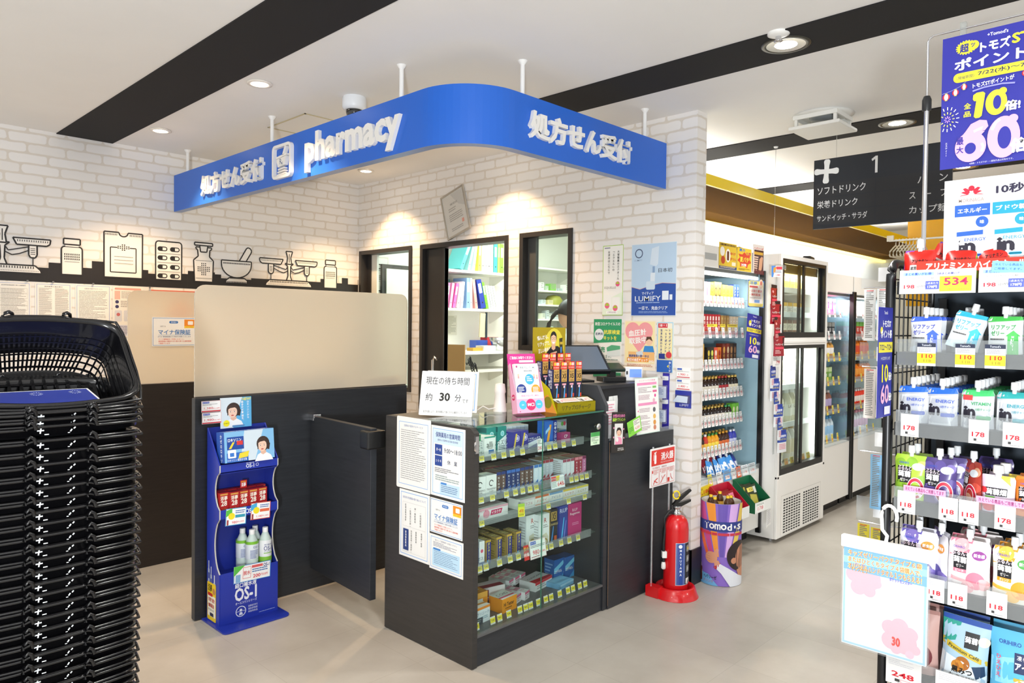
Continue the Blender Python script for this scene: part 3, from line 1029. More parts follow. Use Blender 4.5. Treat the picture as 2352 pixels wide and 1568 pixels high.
def carton(w, d, h, base, ops=(), left=(), top=(), pw=1, ph=1):
    b = B().box(0, 0, 0, w, d, h, base)
    front(b, w, h, 0, 0, 0, 10, 10 * 1).go(ops)
    if left:
        Pr(b, (0, d, 0), (0, -1, 0), (0, 0, 1), d, h, 10, 10).go(left)
    if top:
        Pr(b, (0, 0, h), (1, 0, 0), (0, 1, 0), w, d, 10, 10).go(top)
    return b
def put(b, name, locs, desc, cat, group=None, rz=0, bev=0, where='', rx=0, ry=0):
    o = b.build(name, None, locs[0][:3], rz, None, cat, group, bev=bev, rx=rx, ry=ry)
    out = [o]
    for q in locs[1:]:
        out.append(dup(o, q[:3], group=group))
    words = place_words(locs, rz == R90)
    for i, c in enumerate(out):
        if len(locs[i]) > 3:
            c.rotation_euler[2] = rz + locs[i][3]
        c['label'] = desc + words[i]
    return out
GM = 'medicine cartons in the display case'
def rowx(x, y, z, n, dx, dy=0):
    return [(x + dx * i, y + dy * i, z) for i in range(n)]
z = RZ[0] + .0095
put(carton(.055, .09, .10, '#eef3ee', [('r', 0, 0, 10, 3, '#3f9a6a'), ('l', 1, 4, 9, 9, 5, '#7a8a80')], [('r', 0, 0, 10, 3, '#3f9a6a')]), 'medicine_carton', [(2.185, 2.36, z)], 'white and green carton at the left end of the case top shelf', 'medicine carton', GM)
put(carton(.068, .10, .088, '#f6f6f4', [('r', 0, 0, 10, .8, '#2f9a86'), ('t', 'alli', 5, 4.2, 3, '#2a2a2a'), ('r', 4, 7, 9, 9, '#2f6fb0'), ('l', 3, 6, 8, 6.8, 1, '#888')], [('l', 1, 2, 9, 9, 6, '#9aa')]), 'medicine_carton', [(2.248, 2.345, z)], 'white diet capsule carton with green top stripe on the case top shelf', 'medicine carton', GM)
TEAL = carton(.060, .085, .118, '#2a8f88', [('p', [(0, 6), (10, 3.5), (10, 10), (0, 10)], '#e8f0ee'), ('c', 5.5, 2.8, 2.2, '#7fd0d8'), ('ring', 5.5, 2.8, 1.6, 2.0, '#d8f4f4'), ('t', 'スズリ', 5, 6.3, 2, '#123'), ('l', 1, 7.6, 9, 9.5, 3, '#456')], [('r', 0, 0, 10, 2, '#175f60'), ('v', '鎮痛消炎', 5, 2.5, 1.5, '#fff')], [('r', 1, 1, 9, 9, '#37a79e')])
put(TEAL, 'medicine_carton', [(2.305, 2.39, z), (2.372, 2.385, z, .05)], 'teal pain relief carton with blue disc on the case top shelf', 'medicine carton', GM)
PUR = carton(.052, .08, .09, '#3a3596', [('c', 6, 3.5, 3, '#d8d0f0'), ('ring', 6, 3.5, 1.6, 2.4, '#6a50c0'), ('p', [(1, 9), (4, 1), (6, 1), (3, 9)], '#e8c84a'), ('t', 'フェイタス', 5, 8, 1.6, '#fff', 8)], [('v', 'フェイタス', 5, .8, 1.5, '#fff')])
put(PUR, 'medicine_carton', rowx(2.437, 2.35, z, 2, .056, 0), 'purple patch carton with yellow slash on the case top shelf', 'medicine carton', GM)
put(carton(.12, .06, .058, '#2b2f8c', [('p', [(0, 10), (0, 6), (10, 3), (10, 6)], '#e8ecf8'), ('t', 'ニコフレックス', 5, 3, 3, '#fff', 8.5, 'c', .03)]), 'medicine_carton', [(2.545, 2.36, z, .12)], 'low navy carton with white wave on the case top shelf', 'medicine carton', GM)
put(carton(.026, .07, .095, '#c9d6ea', [('r', 0, 0, 10, 2.5, '#e8eef8'), ('v', 'ロキソ', 5, 3, 1.6, '#37508a'), ('l', 2, 8, 8, 9.5, 2, '#889')]), 'medicine_carton', rowx(2.505, 2.47, z, 6, .0285), 'narrow pale blue carton set back on the case top shelf', 'medicine carton', GM)
put(carton(.062, .05, .118, '#1f63c0', [('p', [(2, 9), (5.5, 1.5), (8, 1.5), (5, 9)], '#f0a22a'), ('p', [(1, 4), (6, 2), (6, 3.4), (1, 5.4)], '#9fd0f8'), ('r', 0, 8.6, 10, 10, '#e8eef6')]), 'medicine_carton', [(2.676, 2.36, z)], 'blue carton with orange bolt on the case top shelf', 'medicine carton', GM)
put(carton(.026, .05, .118, '#16308c', [('v', 'ロキソニン', 5, .6, 1.6, '#fff', .03)], [('r', 1, 1, 9, 9, '#2a4aa8')]), 'medicine_carton', [(2.741, 2.36, z)], 'slim dark blue carton beside the orange bolt carton', 'medicine carton', GM)
put(carton(.125, .03, .11, '#8d969f', [('p', [(0, 0), (10, 2), (10, 5), (0, 3)], '#c5ccd2'), ('r', 5, 5, 9.6, 9.5, '#2b5f9a'), ('t', 'EVE', 3, 5, 2, '#33414e'), ('c', 8.5, 2, .9, '#d0405a'), ('c', 7, 2, .9, '#66b04a')]), 'medicine_pouch', [(2.775, 2.40, z, .06)], 'silver grey upright pack at the right end of the case top shelf', 'medicine pack', GM)
put(carton(.07, .03, .052, '#a83a72', [('r', 0, 6, 10, 8.5, '#d88ab0'), ('t', 'CP', 5, 3.4, 3, '#fff')]), 'medicine_carton', [(2.785, 2.345, z)], 'small magenta carton before the silver grey pack', 'medicine carton', GM)
def card(w, h, fn, pw=100, ph=60, base='#fcfcfa'):
    b = B().box(0, 0, 0, w, .001, h, base)
    fn(front(b, w, h, 0, 0, 0, pw, ph))
    return b
def c_pink(p):
    p.fr(2, 2, 98, 58, 2, '#f0a0b4')
    p.l(8, 6, 90, 26, 3, '#8a8a8a')
    p.t('280', 40, 42, 16, '#e03a50')
    p.t('円', 78, 44, 9, '#e03a50')
card(.045, .06, c_pink).build('price_card', None, (2.572, 2.311, .896), 0, 'white and pink price card hung on the case top rail', 'price card', rx=-.1)
def c_green(p):
    p.r(0, 0, 100, 20, '#4fae5a')
    p.l(6, 24, 94, 44, 3, '#8aa08a')
    p.t('4,180', 50, 50, 10, '#3a8a4a')
card(.075, .066, c_green, base='#d8efd2').build('price_card', None, (2.95, 2.2855, .888), 0, 'green price card fixed to the right side of the case glass', 'price card')
z = RZ[1] + .0095
put(carton(.066, .07, .095, '#f4f4f2', [('ring', 5, 3.8, 1.6, 2.2, '#333', 12, 20, 300), ('t', 'TRANSINO', 5, 6.6, .9, '#444'), ('r', 0, 8.2, 10, 9, '#d8dade'), ('t', 'CLEAR', 5, 7.7, .7, '#777')], [('l', 1, 2, 9, 8, 5, '#bbb')]), 'medicine_carton', [(2.19, 2.345, z, -.05), (2.262, 2.345, z)], 'white beauty tablet carton with dotted ring on the case second shelf', 'medicine carton', GM)
def nin(base, stripe, txt='NINOX'):
    return carton(.028, .09, .10, base, [('r', 0, 0, 10, 1.4, stripe), ('v', txt, 5, 2, 1.3, '#f0f0f4', .02), ('p', [(0, 9), (10, 7), (10, 10), (0, 10)], stripe), ('l', 1, 8.6, 9, 9.6, 2, '#ccd')], [('l', 1, 1, 9, 9, 8, '#a8a0a0')], [('r', .5, .5, 9.5, 9.5, '#8a7a72')])
z2 = z
put(nin('#6a5148', '#2c3f80'), 'medicine_carton', [(2.333, 2.35, z2), (2.364, 2.35, z2), (2.492, 2.35, z2), (2.524, 2.35, z2), (2.555, 2.35, z2)], 'brown and navy upright carton on the case second shelf', 'medicine carton', GM)
put(nin('#24366f', '#3f6fc0'), 'medicine_carton', [(2.40, 2.35, z2), (2.43, 2.35, z2), (2.461, 2.35, z2)], 'navy upright carton on the case second shelf', 'medicine carton', GM)
put(nin('#d9e4f0', '#3f78c4'), 'medicine_carton', [(2.59, 2.35, z2), (2.622, 2.35, z2)], 'white and blue upright carton on the case second shelf', 'medicine carton', GM)
put(nin('#7b6a66', '#b04a58', 'STORE'), 'medicine_carton', [(2.36 + .032 * i, 2.455, z2) for i in range(10)], 'grey-brown carton in the rear row of the case second shelf', 'medicine carton', GM)
put(nin('#dfe2e8', '#a04a60', 'NONIX'), 'medicine_carton', [(2.80 + .0315 * i, 2.345, z2) for i in range(3)], 'white and wine red upright carton on the case second shelf', 'medicine carton', GM)
put(nin('#a83244', '#e08a98', 'NINOX'), 'medicine_carton', [(2.897 + .031 * i, 2.345, z2) for i in range(2)], 'red upright carton at the right of the case second shelf', 'medicine carton', GM)
put(nin('#d57fae', '#8a2a5a', 'Regro'), 'medicine_carton', [(2.96, 2.345, z2)], 'pink upright carton at the right end of the case second shelf', 'medicine carton', GM)
put(nin('#c9ccd6', '#a8323f', 'NONIX'), 'medicine_carton', [(2.70 + .03 * i, 2.40, z2) for i in range(3)] + [(2.80 + .03 * i, 2.445, z2) for i in range(6)], 'pale carton with red stripe set back on the case second shelf', 'medicine carton', GM)
def c_648(p):
    p.fr(1, 1, 99, 59, 1.5, '#5a78c0')
    p.r(4, 4, 38, 24, '#e83a3a')
    p.t('おすすめ', 21, 14, 9, '#fff', 30)
    p.p([(38, 4), (66, 2), (60, 24), (40, 26)], '#f6d83a')
    p.t('648', 68, 40, 20, '#e0303c', 44)
    p.t('円', 94, 46, 8, '#e0303c')
    p.l(5, 30, 40, 54, 4, '#9aa')
card(.105, .066, c_648).build('price_card', None, (2.675, 2.311, .697), 0, 'wide price card showing 648 on the case second rail', 'price card', rx=-.12)
z = RZ[2] + .0095
put(carton(.225, .09, .052, '#fbf6f6', [('r', 0, 0, 10, 2, '#f2b8c6'), ('p', [(5.2, 3), (8.4, 3), (8, 7.4), (4.9, 7.4)], '#d8326c'), ('t', 'イタクテ', 6.6, 5.2, 2.8, '#fff', 2.6, 'c', .03), ('c', 3.8, 5.5, .9, '#f2a0b4'), ('t', '息荒って苦しいを', 2, 2.2, 1.6, '#c05070', 3.4), ('p', [(0, 5), (1.9, 4.6), (1.5, 8.4), (0, 8.4)], '#d8326c'), ('r', 0, 9, 10, 10, '#e8e0e2')], (), [('r', .4, 1, 9.6, 9, '#f0e4e6'), ('l', 1, 2, 9, 8, 3, '#d0a0ae')]), 'medicine_carton', [(2.185, 2.35, z)], 'long white carton with pink brand patch on the case third shelf', 'medicine carton', GM)
def longbox(c1, c2, txt):
    return carton(.10, .09, .05, '#f5f2ee', [('r', 0, 0, 10, 2, c1), ('t', txt, 5, 5, 2.6, c2, 7), ('r', 0, 8, 10, 9, c1)], (), [('r', .4, .6, 9.6, 9.4, '#f6f0ea'), ('r', .4, 3, 9.6, 5, c1)])
put(longbox('#e8d8dc', '#c05a6a', 'サラフェ'), 'medicine_carton', [(2.495, 2.35, z)], 'white carton behind a yellow card on the case third shelf', 'medicine carton', GM)
put(longbox('#e07848', '#d05a2a', 'ドルマイ'), 'medicine_carton', [(2.60, 2.35, z)], 'orange-striped carton lying on the case third shelf', 'medicine carton', GM)
put(longbox('#7aa6d0', '#3a6aa0', 'アイリス'), 'medicine_carton', [(2.706, 2.35, z)], 'blue-striped carton lying on the case third shelf', 'medicine carton', GM)
put(longbox('#f0d04a', '#c04a3a', 'ヒビケア'), 'medicine_carton', [(2.812, 2.35, z)], 'yellow and red carton lying on the case third shelf', 'medicine carton', GM)
put(longbox('#f4e05a', '#a09030', 'ヒビケア'), 'medicine_carton', [(2.917, 2.35, z)], 'pale yellow carton at the right end of the case third shelf', 'medicine carton', GM)
def c_498(p):
    p.r(0, 0, 100, 14, '#a8d040')
    p.t('498', 50, 34, 18, '#e0402a', 66)
    p.l(10, 46, 90, 56, 2, '#8a7a20')
card(.044, .06, c_498, base='#f2ea3c').build('price_card', None, (2.44, 2.311, .606), 0, 'yellow price card showing 498 on the case third rail', 'price card', rx=-.1, ry=.08)
z = RZ[3] + .0095
put(carton(.032, .08, .085, '#1d3a8a', [('t', '10', 5, 3, 2, '#fff'), ('c', 5, 7, 3, '#4aa0e0')]), 'medicine_carton', [(2.186, 2.345, z)], 'navy carton at the left end of the case fourth shelf', 'medicine carton', GM)
put(carton(.032, .08, .11, '#f1f2f6', [('c', 5, 4, 2.6, '#e05a7a'), ('t', 'ガスト', 5, 7, 1.4, '#345'), ('r', 0, 8.6, 10, 10, '#3a6ab0')], [('l', 1, 1, 9, 9, 7, '#bbc')]), 'medicine_carton', [(2.224, 2.345, z)], 'white carton with red dot on the case fourth shelf', 'medicine carton', GM)
GA = carton(.034, .085, .108, '#2b2f86', [('r', 0, 0, 10, 1, '#c8a23a'), ('v', 'ガスター10', 6, 1.2, 1.25, '#f2e45a', .03), ('c', 4, 8.9, 1.6, '#3fb0e8'), ('r', 0, 1, 2, 10, '#a98a3a')], [('r', 0, 0, 10, 10, '#a58a44'), ('l', 1, 1, 9, 9, 8, '#7a6428')], [('r', .3, .3, 9.7, 9.7, '#a08646'), ('l', 1, 1, 9, 9, 4, '#d8c88a')])
put(GA, 'medicine_carton', [(2.262, 2.345, z), (2.332, 2.345, z), (2.40, 2.345, z), (2.462, 2.345, z)], 'gold-sided navy stomach medicine carton on the case fourth shelf', 'medicine carton', GM)
put(GA, 'medicine_carton', [(2.20 + .07 * i, 2.44, z) for i in range(4)] + [(2.22 + .07 * i, 2.535, z) for i in range(3)], 'gold-topped carton in the rear rows of the case fourth shelf', 'medicine carton', GM)
put(carton(.075, .05, .155, '#f0f1f2', [('t', 'R', 6, 2, 1.5, '#c0392b'), ('l', 4, 3.4, 9, 4.6, 2, '#999'), ('p', [(3, 10), (3, 6.6), (7, 6), (9, 7.4), (8, 10)], '#d8d2bc'), ('ring', 6, 9, 1.6, 2.6, '#b09a58')], [('l', 1, 2, 9, 8, 7, '#bbb')]), 'medicine_carton', [(2.575, 2.385, z), (2.632, 2.35, z)], 'tall white hair serum carton on the case fourth shelf', 'medicine carton', GM)
put(carton(.055, .05, .165, '#20202a', [('r', 1, .6, 9, 3.4, '#b4934a'), ('t', 'X5', 5, 2, 2, '#201a10', 5, 'c', .03), ('p', [(1, 9.6), (4, 5), (5, 5), (3, 9.6)], '#3a8ad0'), ('t', 'CHARGE', 5, 4.4, .7, '#d8c080'), ('r', 5.5, 8, 9, 9.4, '#c85a2a')], [('r', 0, 0, 10, 10, '#a98a40'), ('l', 2, 1, 8, 9, 6, '#7a6428')]), 'medicine_carton', [(2.714, 2.35, z)], 'black and gold X5 carton on the case fourth shelf', 'medicine carton', GM)
put(carton(.066, .06, .172, '#2a3f9a', [('t', 'RiUP', 5, 1.4, 1.2, '#dfe6ff'), ('p', [(2, 9.6), (5, 3.5), (6, 3.5), (4, 9.6)], '#4ab0e8'), ('p', [(5, 9.6), (7.6, 4.5), (8.2, 4.5), (6.4, 9.6)], '#7a8ae0')], [('v', 'リアップ', 5, 1, 1.6, '#e8ecff')]), 'medicine_carton', [(2.784, 2.35, z)], 'tall blue hair growth carton with light streaks on the case fourth shelf', 'medicine carton', GM)
put(carton(.11, .07, .165, '#c22a74', [('t', 'RiUP', 5, 2, .9, '#f2c8dc'), ('t', 'Regenne', 5, 3.2, 1, '#fbe6f0', 7), ('l', 3, 6, 8, 7, 2, '#e490b8')], [('r', 0, 0, 10, 10, '#a81f62')], [('r', 0, 0, 10, 10, '#d0468a')]), 'medicine_carton', [(2.865, 2.36, z)], 'tall magenta hair growth carton on the case fourth shelf', 'medicine carton', GM)
def c_980(p):
    p.fr(1, 1, 99, 59, 1, '#c8405a')
    p.r(6, 4, 40, 14, '#3a5ac0')
    p.t('おすすめ', 23, 9, 6, '#fff', 28)
    p.l(6, 17, 94, 26, 2, '#888')
    p.t('980', 36, 40, 15, '#e0303c', 40)
    p.t('円 (1,078円)', 76, 42, 8, '#e0303c', 34)
    p.l(6, 52, 60, 57, 1, '#a0303c')
card(.115, .088, c_980).build('price_card', None, (2.525, 2.306, .385), 0, 'wide white price card showing 980 on the case fourth rail', 'price card', rx=-.15)
def c_sale(p):
    p.t('夏の', 50, 15, 14, '#f6e24a')
    p.t('特集', 50, 38, 16, '#fff')
card(.035, .07, c_sale, base='#d8342e').build('sale_card', None, (2.488, 2.311, .388), 0, 'small red sale card left of the 980 price card', 'sale card', rx=-.15)
z = .1425
put(carton(.10, .09, .028, '#4a4f58', [('l', 1, 2, 9, 8, 2, '#9aa')]), 'medicine_carton', [(2.165, 2.36, z)], 'low dark grey carton in the left corner of the case floor', 'medicine carton', GM)
put(carton(.115, .07, .075, '#e9eef4', [('r', 0, 0, 10, 1.6, '#f0902a'), ('t', 'クリニーク', 6, 4, 1.8, '#4a6a90', 7), ('l', 3, 6, 9, 8, 2, '#8ab')], [('r', 1, 1, 6, 8, '#4a9ad8')], [('r', .3, .3, 9.7, 9.7, '#f0e8de'), ('p', [(0, 3), (10, 5), (10, 7), (0, 5)], '#f0a040')]), 'medicine_carton', [(2.20, 2.36, z, .05)], 'white carton with orange stripe at the left of the case floor', 'medicine carton', GM)
put(carton(.15, .12, .10, '#ef9a24', [('r', 0, 0, 10, 2.5, '#f6b44a'), ('r', 5.5, 3, 8, 9, '#e8f0f8'), ('r', 6, 4, 7.6, 8, '#5aa0d8')], [('r', 1, 2, 9, 8, '#f8d8a0')], [('r', .3, .3, 9.7, 9.7, '#f2a63a'), ('l', 1, 2, 9, 8, 3, '#fbe8c8')]), 'medicine_carton', [(2.225, 2.45, z, -.04)], 'bright orange carton behind the orange-striped one on the case floor', 'medicine carton', GM)
put(carton(.105, .085, .068, '#f29a1a', [('t', 'Hi Tester', 4.6, 4.2, 2.6, '#3a2a10', 7, 'c', .02), ('l', 2, 6.5, 7, 8, 1, '#8a5a10')], (), [('r', 0, 0, 10, 10, '#f4f0ea'), ('t', 'C CHO', 5, 4, 2.4, '#222', 7), ('r', 0, 7, 10, 8.4, '#e05a7a')]), 'medicine_carton', [(2.40, 2.37, z, .06)], 'orange test kit carton with white lid on the case floor', 'medicine carton', GM)
put(carton(.19, .08, .062, '#f1e8ea', [('p', [(.4, 1.6), (5, 1.6), (5, 7), (.4, 7)], '#8a1f2c'), ('t', 'エンペシドL', 2.7, 4.4, 3, '#fff', 3.8, 'c', .02), ('r', 0, 8, 10, 10, '#e8a0b0')], (), [('r', .2, .4, 9.8, 9.6, '#e8d4d8'), ('r', .2, 5, 9.8, 9.6, '#a02838')]), 'medicine_carton', [(2.345, 2.52, z + .02, -.2), (2.21, 2.60, z + .04, -.15)], 'long white carton with red patch on the case floor', 'medicine carton', GM)
PT = carton(.05, .12, .04, '#f6f2f4', [('r', 0, 0, 10, 3, '#e86a92'), ('l', 1, 4, 9, 9, 2, '#c090a0')], (), [('r', .4, .4, 9.6, 6, '#f4a8c0'), ('t', 'ドゥテスト', 5, 7.6, 1.4, '#c8406a', 8), ('r', 2, 2, 8, 4, '#fff')])
put(PT, 'medicine_carton', [(2.54, 2.41, z, .3), (2.60, 2.41, z, .3)], 'pink and white test pack lying slanted on the case floor', 'medicine carton', GM)
put(PT, 'medicine_carton', [(2.62, 2.54, z + .02, .3), (2.675, 2.55, z + .02, .3), (2.73, 2.56, z + .02, .3)], 'small pink lidded carton at the rear of the case floor', 'medicine carton', GM)
put(carton(.16, .10, .045, '#f2eeee', [('r', 0, 0, 10, 3, '#e0303a'), ('l', 1, 4, 9, 9, 2, '#b0a0a0')], (), [('r', .3, .3, 9.7, 9.7, '#f6f0f0'), ('p', [(0, 6), (10, 8), (10, 10), (0, 10)], '#d8242e'), ('t', 'CLINICARE', 5, 4, 1.4, '#444', 8)]), 'medicine_carton', [(2.72, 2.45, z, .16)], 'white and red flat carton in the middle of the case floor', 'medicine carton', GM)
put(carton(.13, .09, .025, '#79b6e0', [('r', 0, 0, 10, 4, '#a8d4f0')], (), [('r', .5, .5, 9.5, 9.5, '#8cc6ea')]), 'medicine_carton', [(2.835, 2.38, z, .14)], 'pale blue flat pack at the right of the case floor', 'medicine carton', GM)
put(carton(.075, .07, .115, '#1d63b4', [('p', [(0, 4), (10, 1), (10, 3), (0, 6.4)], '#7fd0f4'), ('t', 'コデネル', 4.4, 5.6, 1.5, '#fff', 8, 'c', .03), ('p', [(4, 10), (10, 7), (10, 10)], '#3fa0e0')], [('l', 1, 2, 9, 8, 4, '#88b8e8')], [('r', 0, 0, 10, 10, '#17488c')]), 'medicine_carton', [(2.90, 2.48, z), (2.98, 2.47, z)], 'blue cough medicine carton in the right corner of the case floor', 'medicine carton', GM)
def p_cert(p):
    p.fr(3, 3, 97, 67, 1.2, '#b08a50')
    p.t('登録販売者証', 50, 16, 7, '#8a5a40')
    p.l(14, 26, 86, 58, 5, '#b09a80')
psheet('licence_paper', .24, .17, 100, 70, p_cert, (2.30, 2.62, .235), .12, 'cream licence sheet lying tilted at the back of the case floor', 'paper', '#e9dcc0', rx=-1.05)

# ---- sheets on the case side (facing the gate)
def side_sheet(y0, z0, w, h, pw, ph, fn, label, r=0, base='#f2f2ef'):
    psheet('notice', w, h, pw, ph, fn, (2.1188, y0, z0), R90, label, 'notice', base, .0025, r=r)
def s1(p):
    p.fr(7, 9, 93, 126, 1, '#8fb8ea')
    p.t('当薬局が提供するサービス', 50, 16, 4, '#7a8ab0', 56)
    p.l(13, 24, 88, 118, 24, '#9a9a9a', .28)
side_sheet(2.822, .718, .255, .343, 100, 134, s1, 'service notice with dense print in a white sleeve on the case side', .008)
def s2(p):
    p.fr(5, 5, 95, 133, 1.4, '#8fc4ee')
    p.r(8, 8, 92, 34, '#cfe6f7')
    p.t('保険薬局の営業時間', 50, 17, 10, '#3d4c8a', 72, b=.02)
    p.t('調剤および医療用 処方箋の受付時間', 50, 27, 4, '#55608a', 60)
    p.r(12, 36, 34, 56, '#2c4a96')
    p.t('月～金', 23, 46, 6, '#fff', 14)
    p.r(12, 58, 34, 78, '#2c4a96')
    p.t('土・日・祝', 23, 68, 5, '#fff', 16)
    p.t('9:00～18:00', 66, 46, 9, '#4a4f6a', 52)
    p.t('休　業', 64, 68, 9, '#4a4f6a')
    p.l(12, 82, 88, 92, 3, '#8a8a90')
    p.l(14, 96, 88, 108, 3, '#9aa')
    p.r(28, 110, 86, 131, '#c4e0f6')
    p.r(31, 109, 48, 113, '#4a8ad0')
    p.l(32, 115, 82, 129, 4, '#6a88b0')
side_sheet(2.562, .723, .23, .32, 100, 138, s2, 'pharmacy opening hours notice in blue and white on the case side')
def s3(p):
    p.fr(5, 5, 95, 140, 1.4, '#8fb8ea')
    p.t('当社及び従業員の取り扱いについて', 50, 16, 5, '#6a7ab0', 76)
    p.fr(12, 26, 88, 134, .5, '#c8c8c8')
    p.r(12, 78, 88, 78.5, '#c8c8c8')
    for x, s_, e in ((22, '医薬品販売制度', 30), (38, '（医薬品区分表）', 36), (54, '第一類医薬品', 34), (72, '一般用医薬品', 40)):
        p.v(s_, x, e, 5, '#555')
    for x, s_ in ((42, '指定薬局等（薬剤師）'), (58, '登録販売者'), (76, '管理者一覧表')):
        p.v(s_, x, 84, 4.6, '#555')
    p.r(15, 84, 33, 130, '#28407e')
    p.v('要指導医薬品', 24, 88, 5.4, '#fff')
side_sheet(2.797, .393, .226, .32, 100, 145, s3, 'tall table notice with a navy block on the case side, lower row')
side_sheet(2.565, .552, .22, .158, 100, 70, myna, 'blue-framed insurance card notice with orange corner on the case side')
def s5(p):
    p.fr(4, 4, 96, 66, 1.2, '#8fb8ea')
    p.t('安心して薬剤師へお話ください', 50, 10, 3.6, '#8a8a9a', 66)
    p.l(12, 14, 86, 24, 4, '#9a9aa8')
    p.r(9, 28, 91, 62, '#bfe0f5')
    p.r(12, 26, 34, 30, '#4a8ad0')
    p.l(14, 32, 86, 59, 8, '#6a88b0', .3)
side_sheet(2.568, .383, .23, .16, 100, 70, s5, 'pale blue text notice lowest on the case side')
# ================================================================ blue drink stand
SB = C('#2438a8', .32)
SBI = C('#1b2c8e', .4)
CARDE = C('#c9c6bd', .7)
st = empty('drink_display_stand', (1.69, 3.49, 0), 'tall blue cardboard drink stand with curved shelves against the reception partition', 'display stand')
ox, oy = 1.69, 3.49
def sb():
    b = B()
    b.T = Matrix.Translation((-ox, -oy, 0))
    return b
pts = [(1.515, 3.629)] + [(1.515 + .02 - .02 * math.cos(math.radians(a)), 3.365 + .02 - .02 * math.sin(math.radians(a))) for a in (0, 45, 90)] + [(1.865 - .03 + .03 * math.sin(math.radians(a)), 3.365 + .03 - .03 * math.cos(math.radians(a))) for a in (0, 30, 60, 90)] + [(1.865, 3.629)]
sb().prism(pts, 'z', .001, .008, SB).build('base_board', st)
def curve_front():
    p = [(3.47, .008), (3.47, .262)]
    for z0, z1, dep in ((.262, .535, .055), (.578, .765, .05)):
        for i in range(1, 10):
            u = i / 10
            p.append((3.47 + dep * (math.sin(math.pi * u)) ** .6, z0 + (z1 - z0) * u))
        p.append((3.47, z1))
        if z1 < .6:
            p.append((3.47, .578))
    return p + [(3.47, .80), (3.61, .972), (3.612, .008)]
cf = curve_front()
for x0, x1 in ((1.535, 1.541), (1.839, 1.845)):
    b = sb()
    b.prism(cf, 'x', x0, x1, SB)
    for (ya, za), (yb, zb) in zip(cf[1:-2], cf[2:-2]):
        b.add([(x0 - .0004, ya - .0012, za), (x0 - .0004, yb - .0012, zb), (x1 + .0004, yb - .0012, zb), (x1 + .0004, ya - .0012, za)], [(0, 1, 2, 3)], CARDE)
    if x0 < 1.6:
        p = Pr(b, (1.5348, 3.612, .008), (0, -1, 0), (0, 0, 1), .142, .96, 14, 96)
        for x, y, w, h in ((1.6, 66, 1.8, 12), (4.4, 68.5, 1.6, 10), (7.6, 72, 2.6, 9)):
            p.rr(x, y + 4, x + w, y + h, .3, '#b8c4d8')
            p.r(x + w * .3, y, x + w * .7, y + 4, '#dfe6ee')
            p.r(x + .2, y + 6, x + w - .2, y + 9, '#3a4a9a')
        p.rr(.8, 76.5, 10.6, 95.5, .8, '#f2cf1e')
        p.r(1.4, 83, 10, 93.5, '#f6f2e0')
        p.t('活蔘', 4, 79.3, 3.4, '#1a1a14', 4.6, b=.03)
        p.c(8.4, 80.4, 1.6, '#c88a4a')
        p.rr(1.6, 81.8, 7, 83.4, .6, '#c8281e')
        p.t('・お取り置き', 5.4, 85.2, 1.9, '#c03024', 8, b=.03)
        p.t('・無料配送', 5, 88, 1.9, '#c03024', 7, b=.03)
        p.t('うけたまわります', 5.2, 90.2, 1, '#333', 7)
        p.r(4, 91.6, 8, 93.3, '#2a2a4a')
    b.build('side_panel', st)
sb().box(1.541, 3.608, .008, 1.839, 3.612, .972, SBI).build('back_panel', st)
def fascia(z0, z1, fn=None, bulge=0):
    b = sb().box(1.541, 3.468, z0, 1.839, 3.473, z1, SB)
    if fn:
        fn(Pr(b, (1.541, 3.468, z0), (1, 0, 0), (0, 0, 1), .298, z1 - z0, 298, (z1 - z0) * 1000))
    b.build('fascia', st)
    return b
def f_low(p):
    p.t('経口補水液', 130, 76, 24, '#f2f4fa', 112, b=.03)
    p.t('OS-1', 130, 122, 62, '#f2f4fa', 112, b=.04)
    p.t('オーエスワンシリーズ', 132, 165, 13, '#e8ecf8', 112, b=.02)
    p.ring(104, 208, 23, 27, '#e8ecf8')
    p.c(104, 202, 7, '#e8ecf8')
    p.p([(98, 212), (110, 212), (114, 226), (94, 226)], '#e8ecf8')
    p.line(80, 208, 98, 206, .002, '#e8ecf8')
    p.line(110, 206, 128, 208, .002, '#e8ecf8')
    for i, s_ in enumerate(('消費者庁許可', '個別評価型', '病者用食品')):
        p.t(s_, 142, 192 + i * 14, 10, '#dfe4f4', 50, 'l')
    p.l(200, 236, 290, 244, 1, '#8a98d8')
fascia(.008, .262, f_low)
def f_mid(p):
    p.t('OS-1', 150, 24, 24, '#f2f4fa', 44, b=.03)
fascia(.535, .578, f_mid)
def f_top(p):
    p.t('経口補水液', 150, 6, 7, '#f2f4fa', 40)
    p.t('OS-1', 150, 20, 18, '#f2f4fa', 42, b=.03)
    p.ring(188, 18, 6, 8, '#e8ecf8')
fascia(.765, .802, f_top)
for z in (.228, .53, .755):
    sb().box(1.541, 3.473, z, 1.839, 3.608, z + .004, SBI).build('shelf', st)
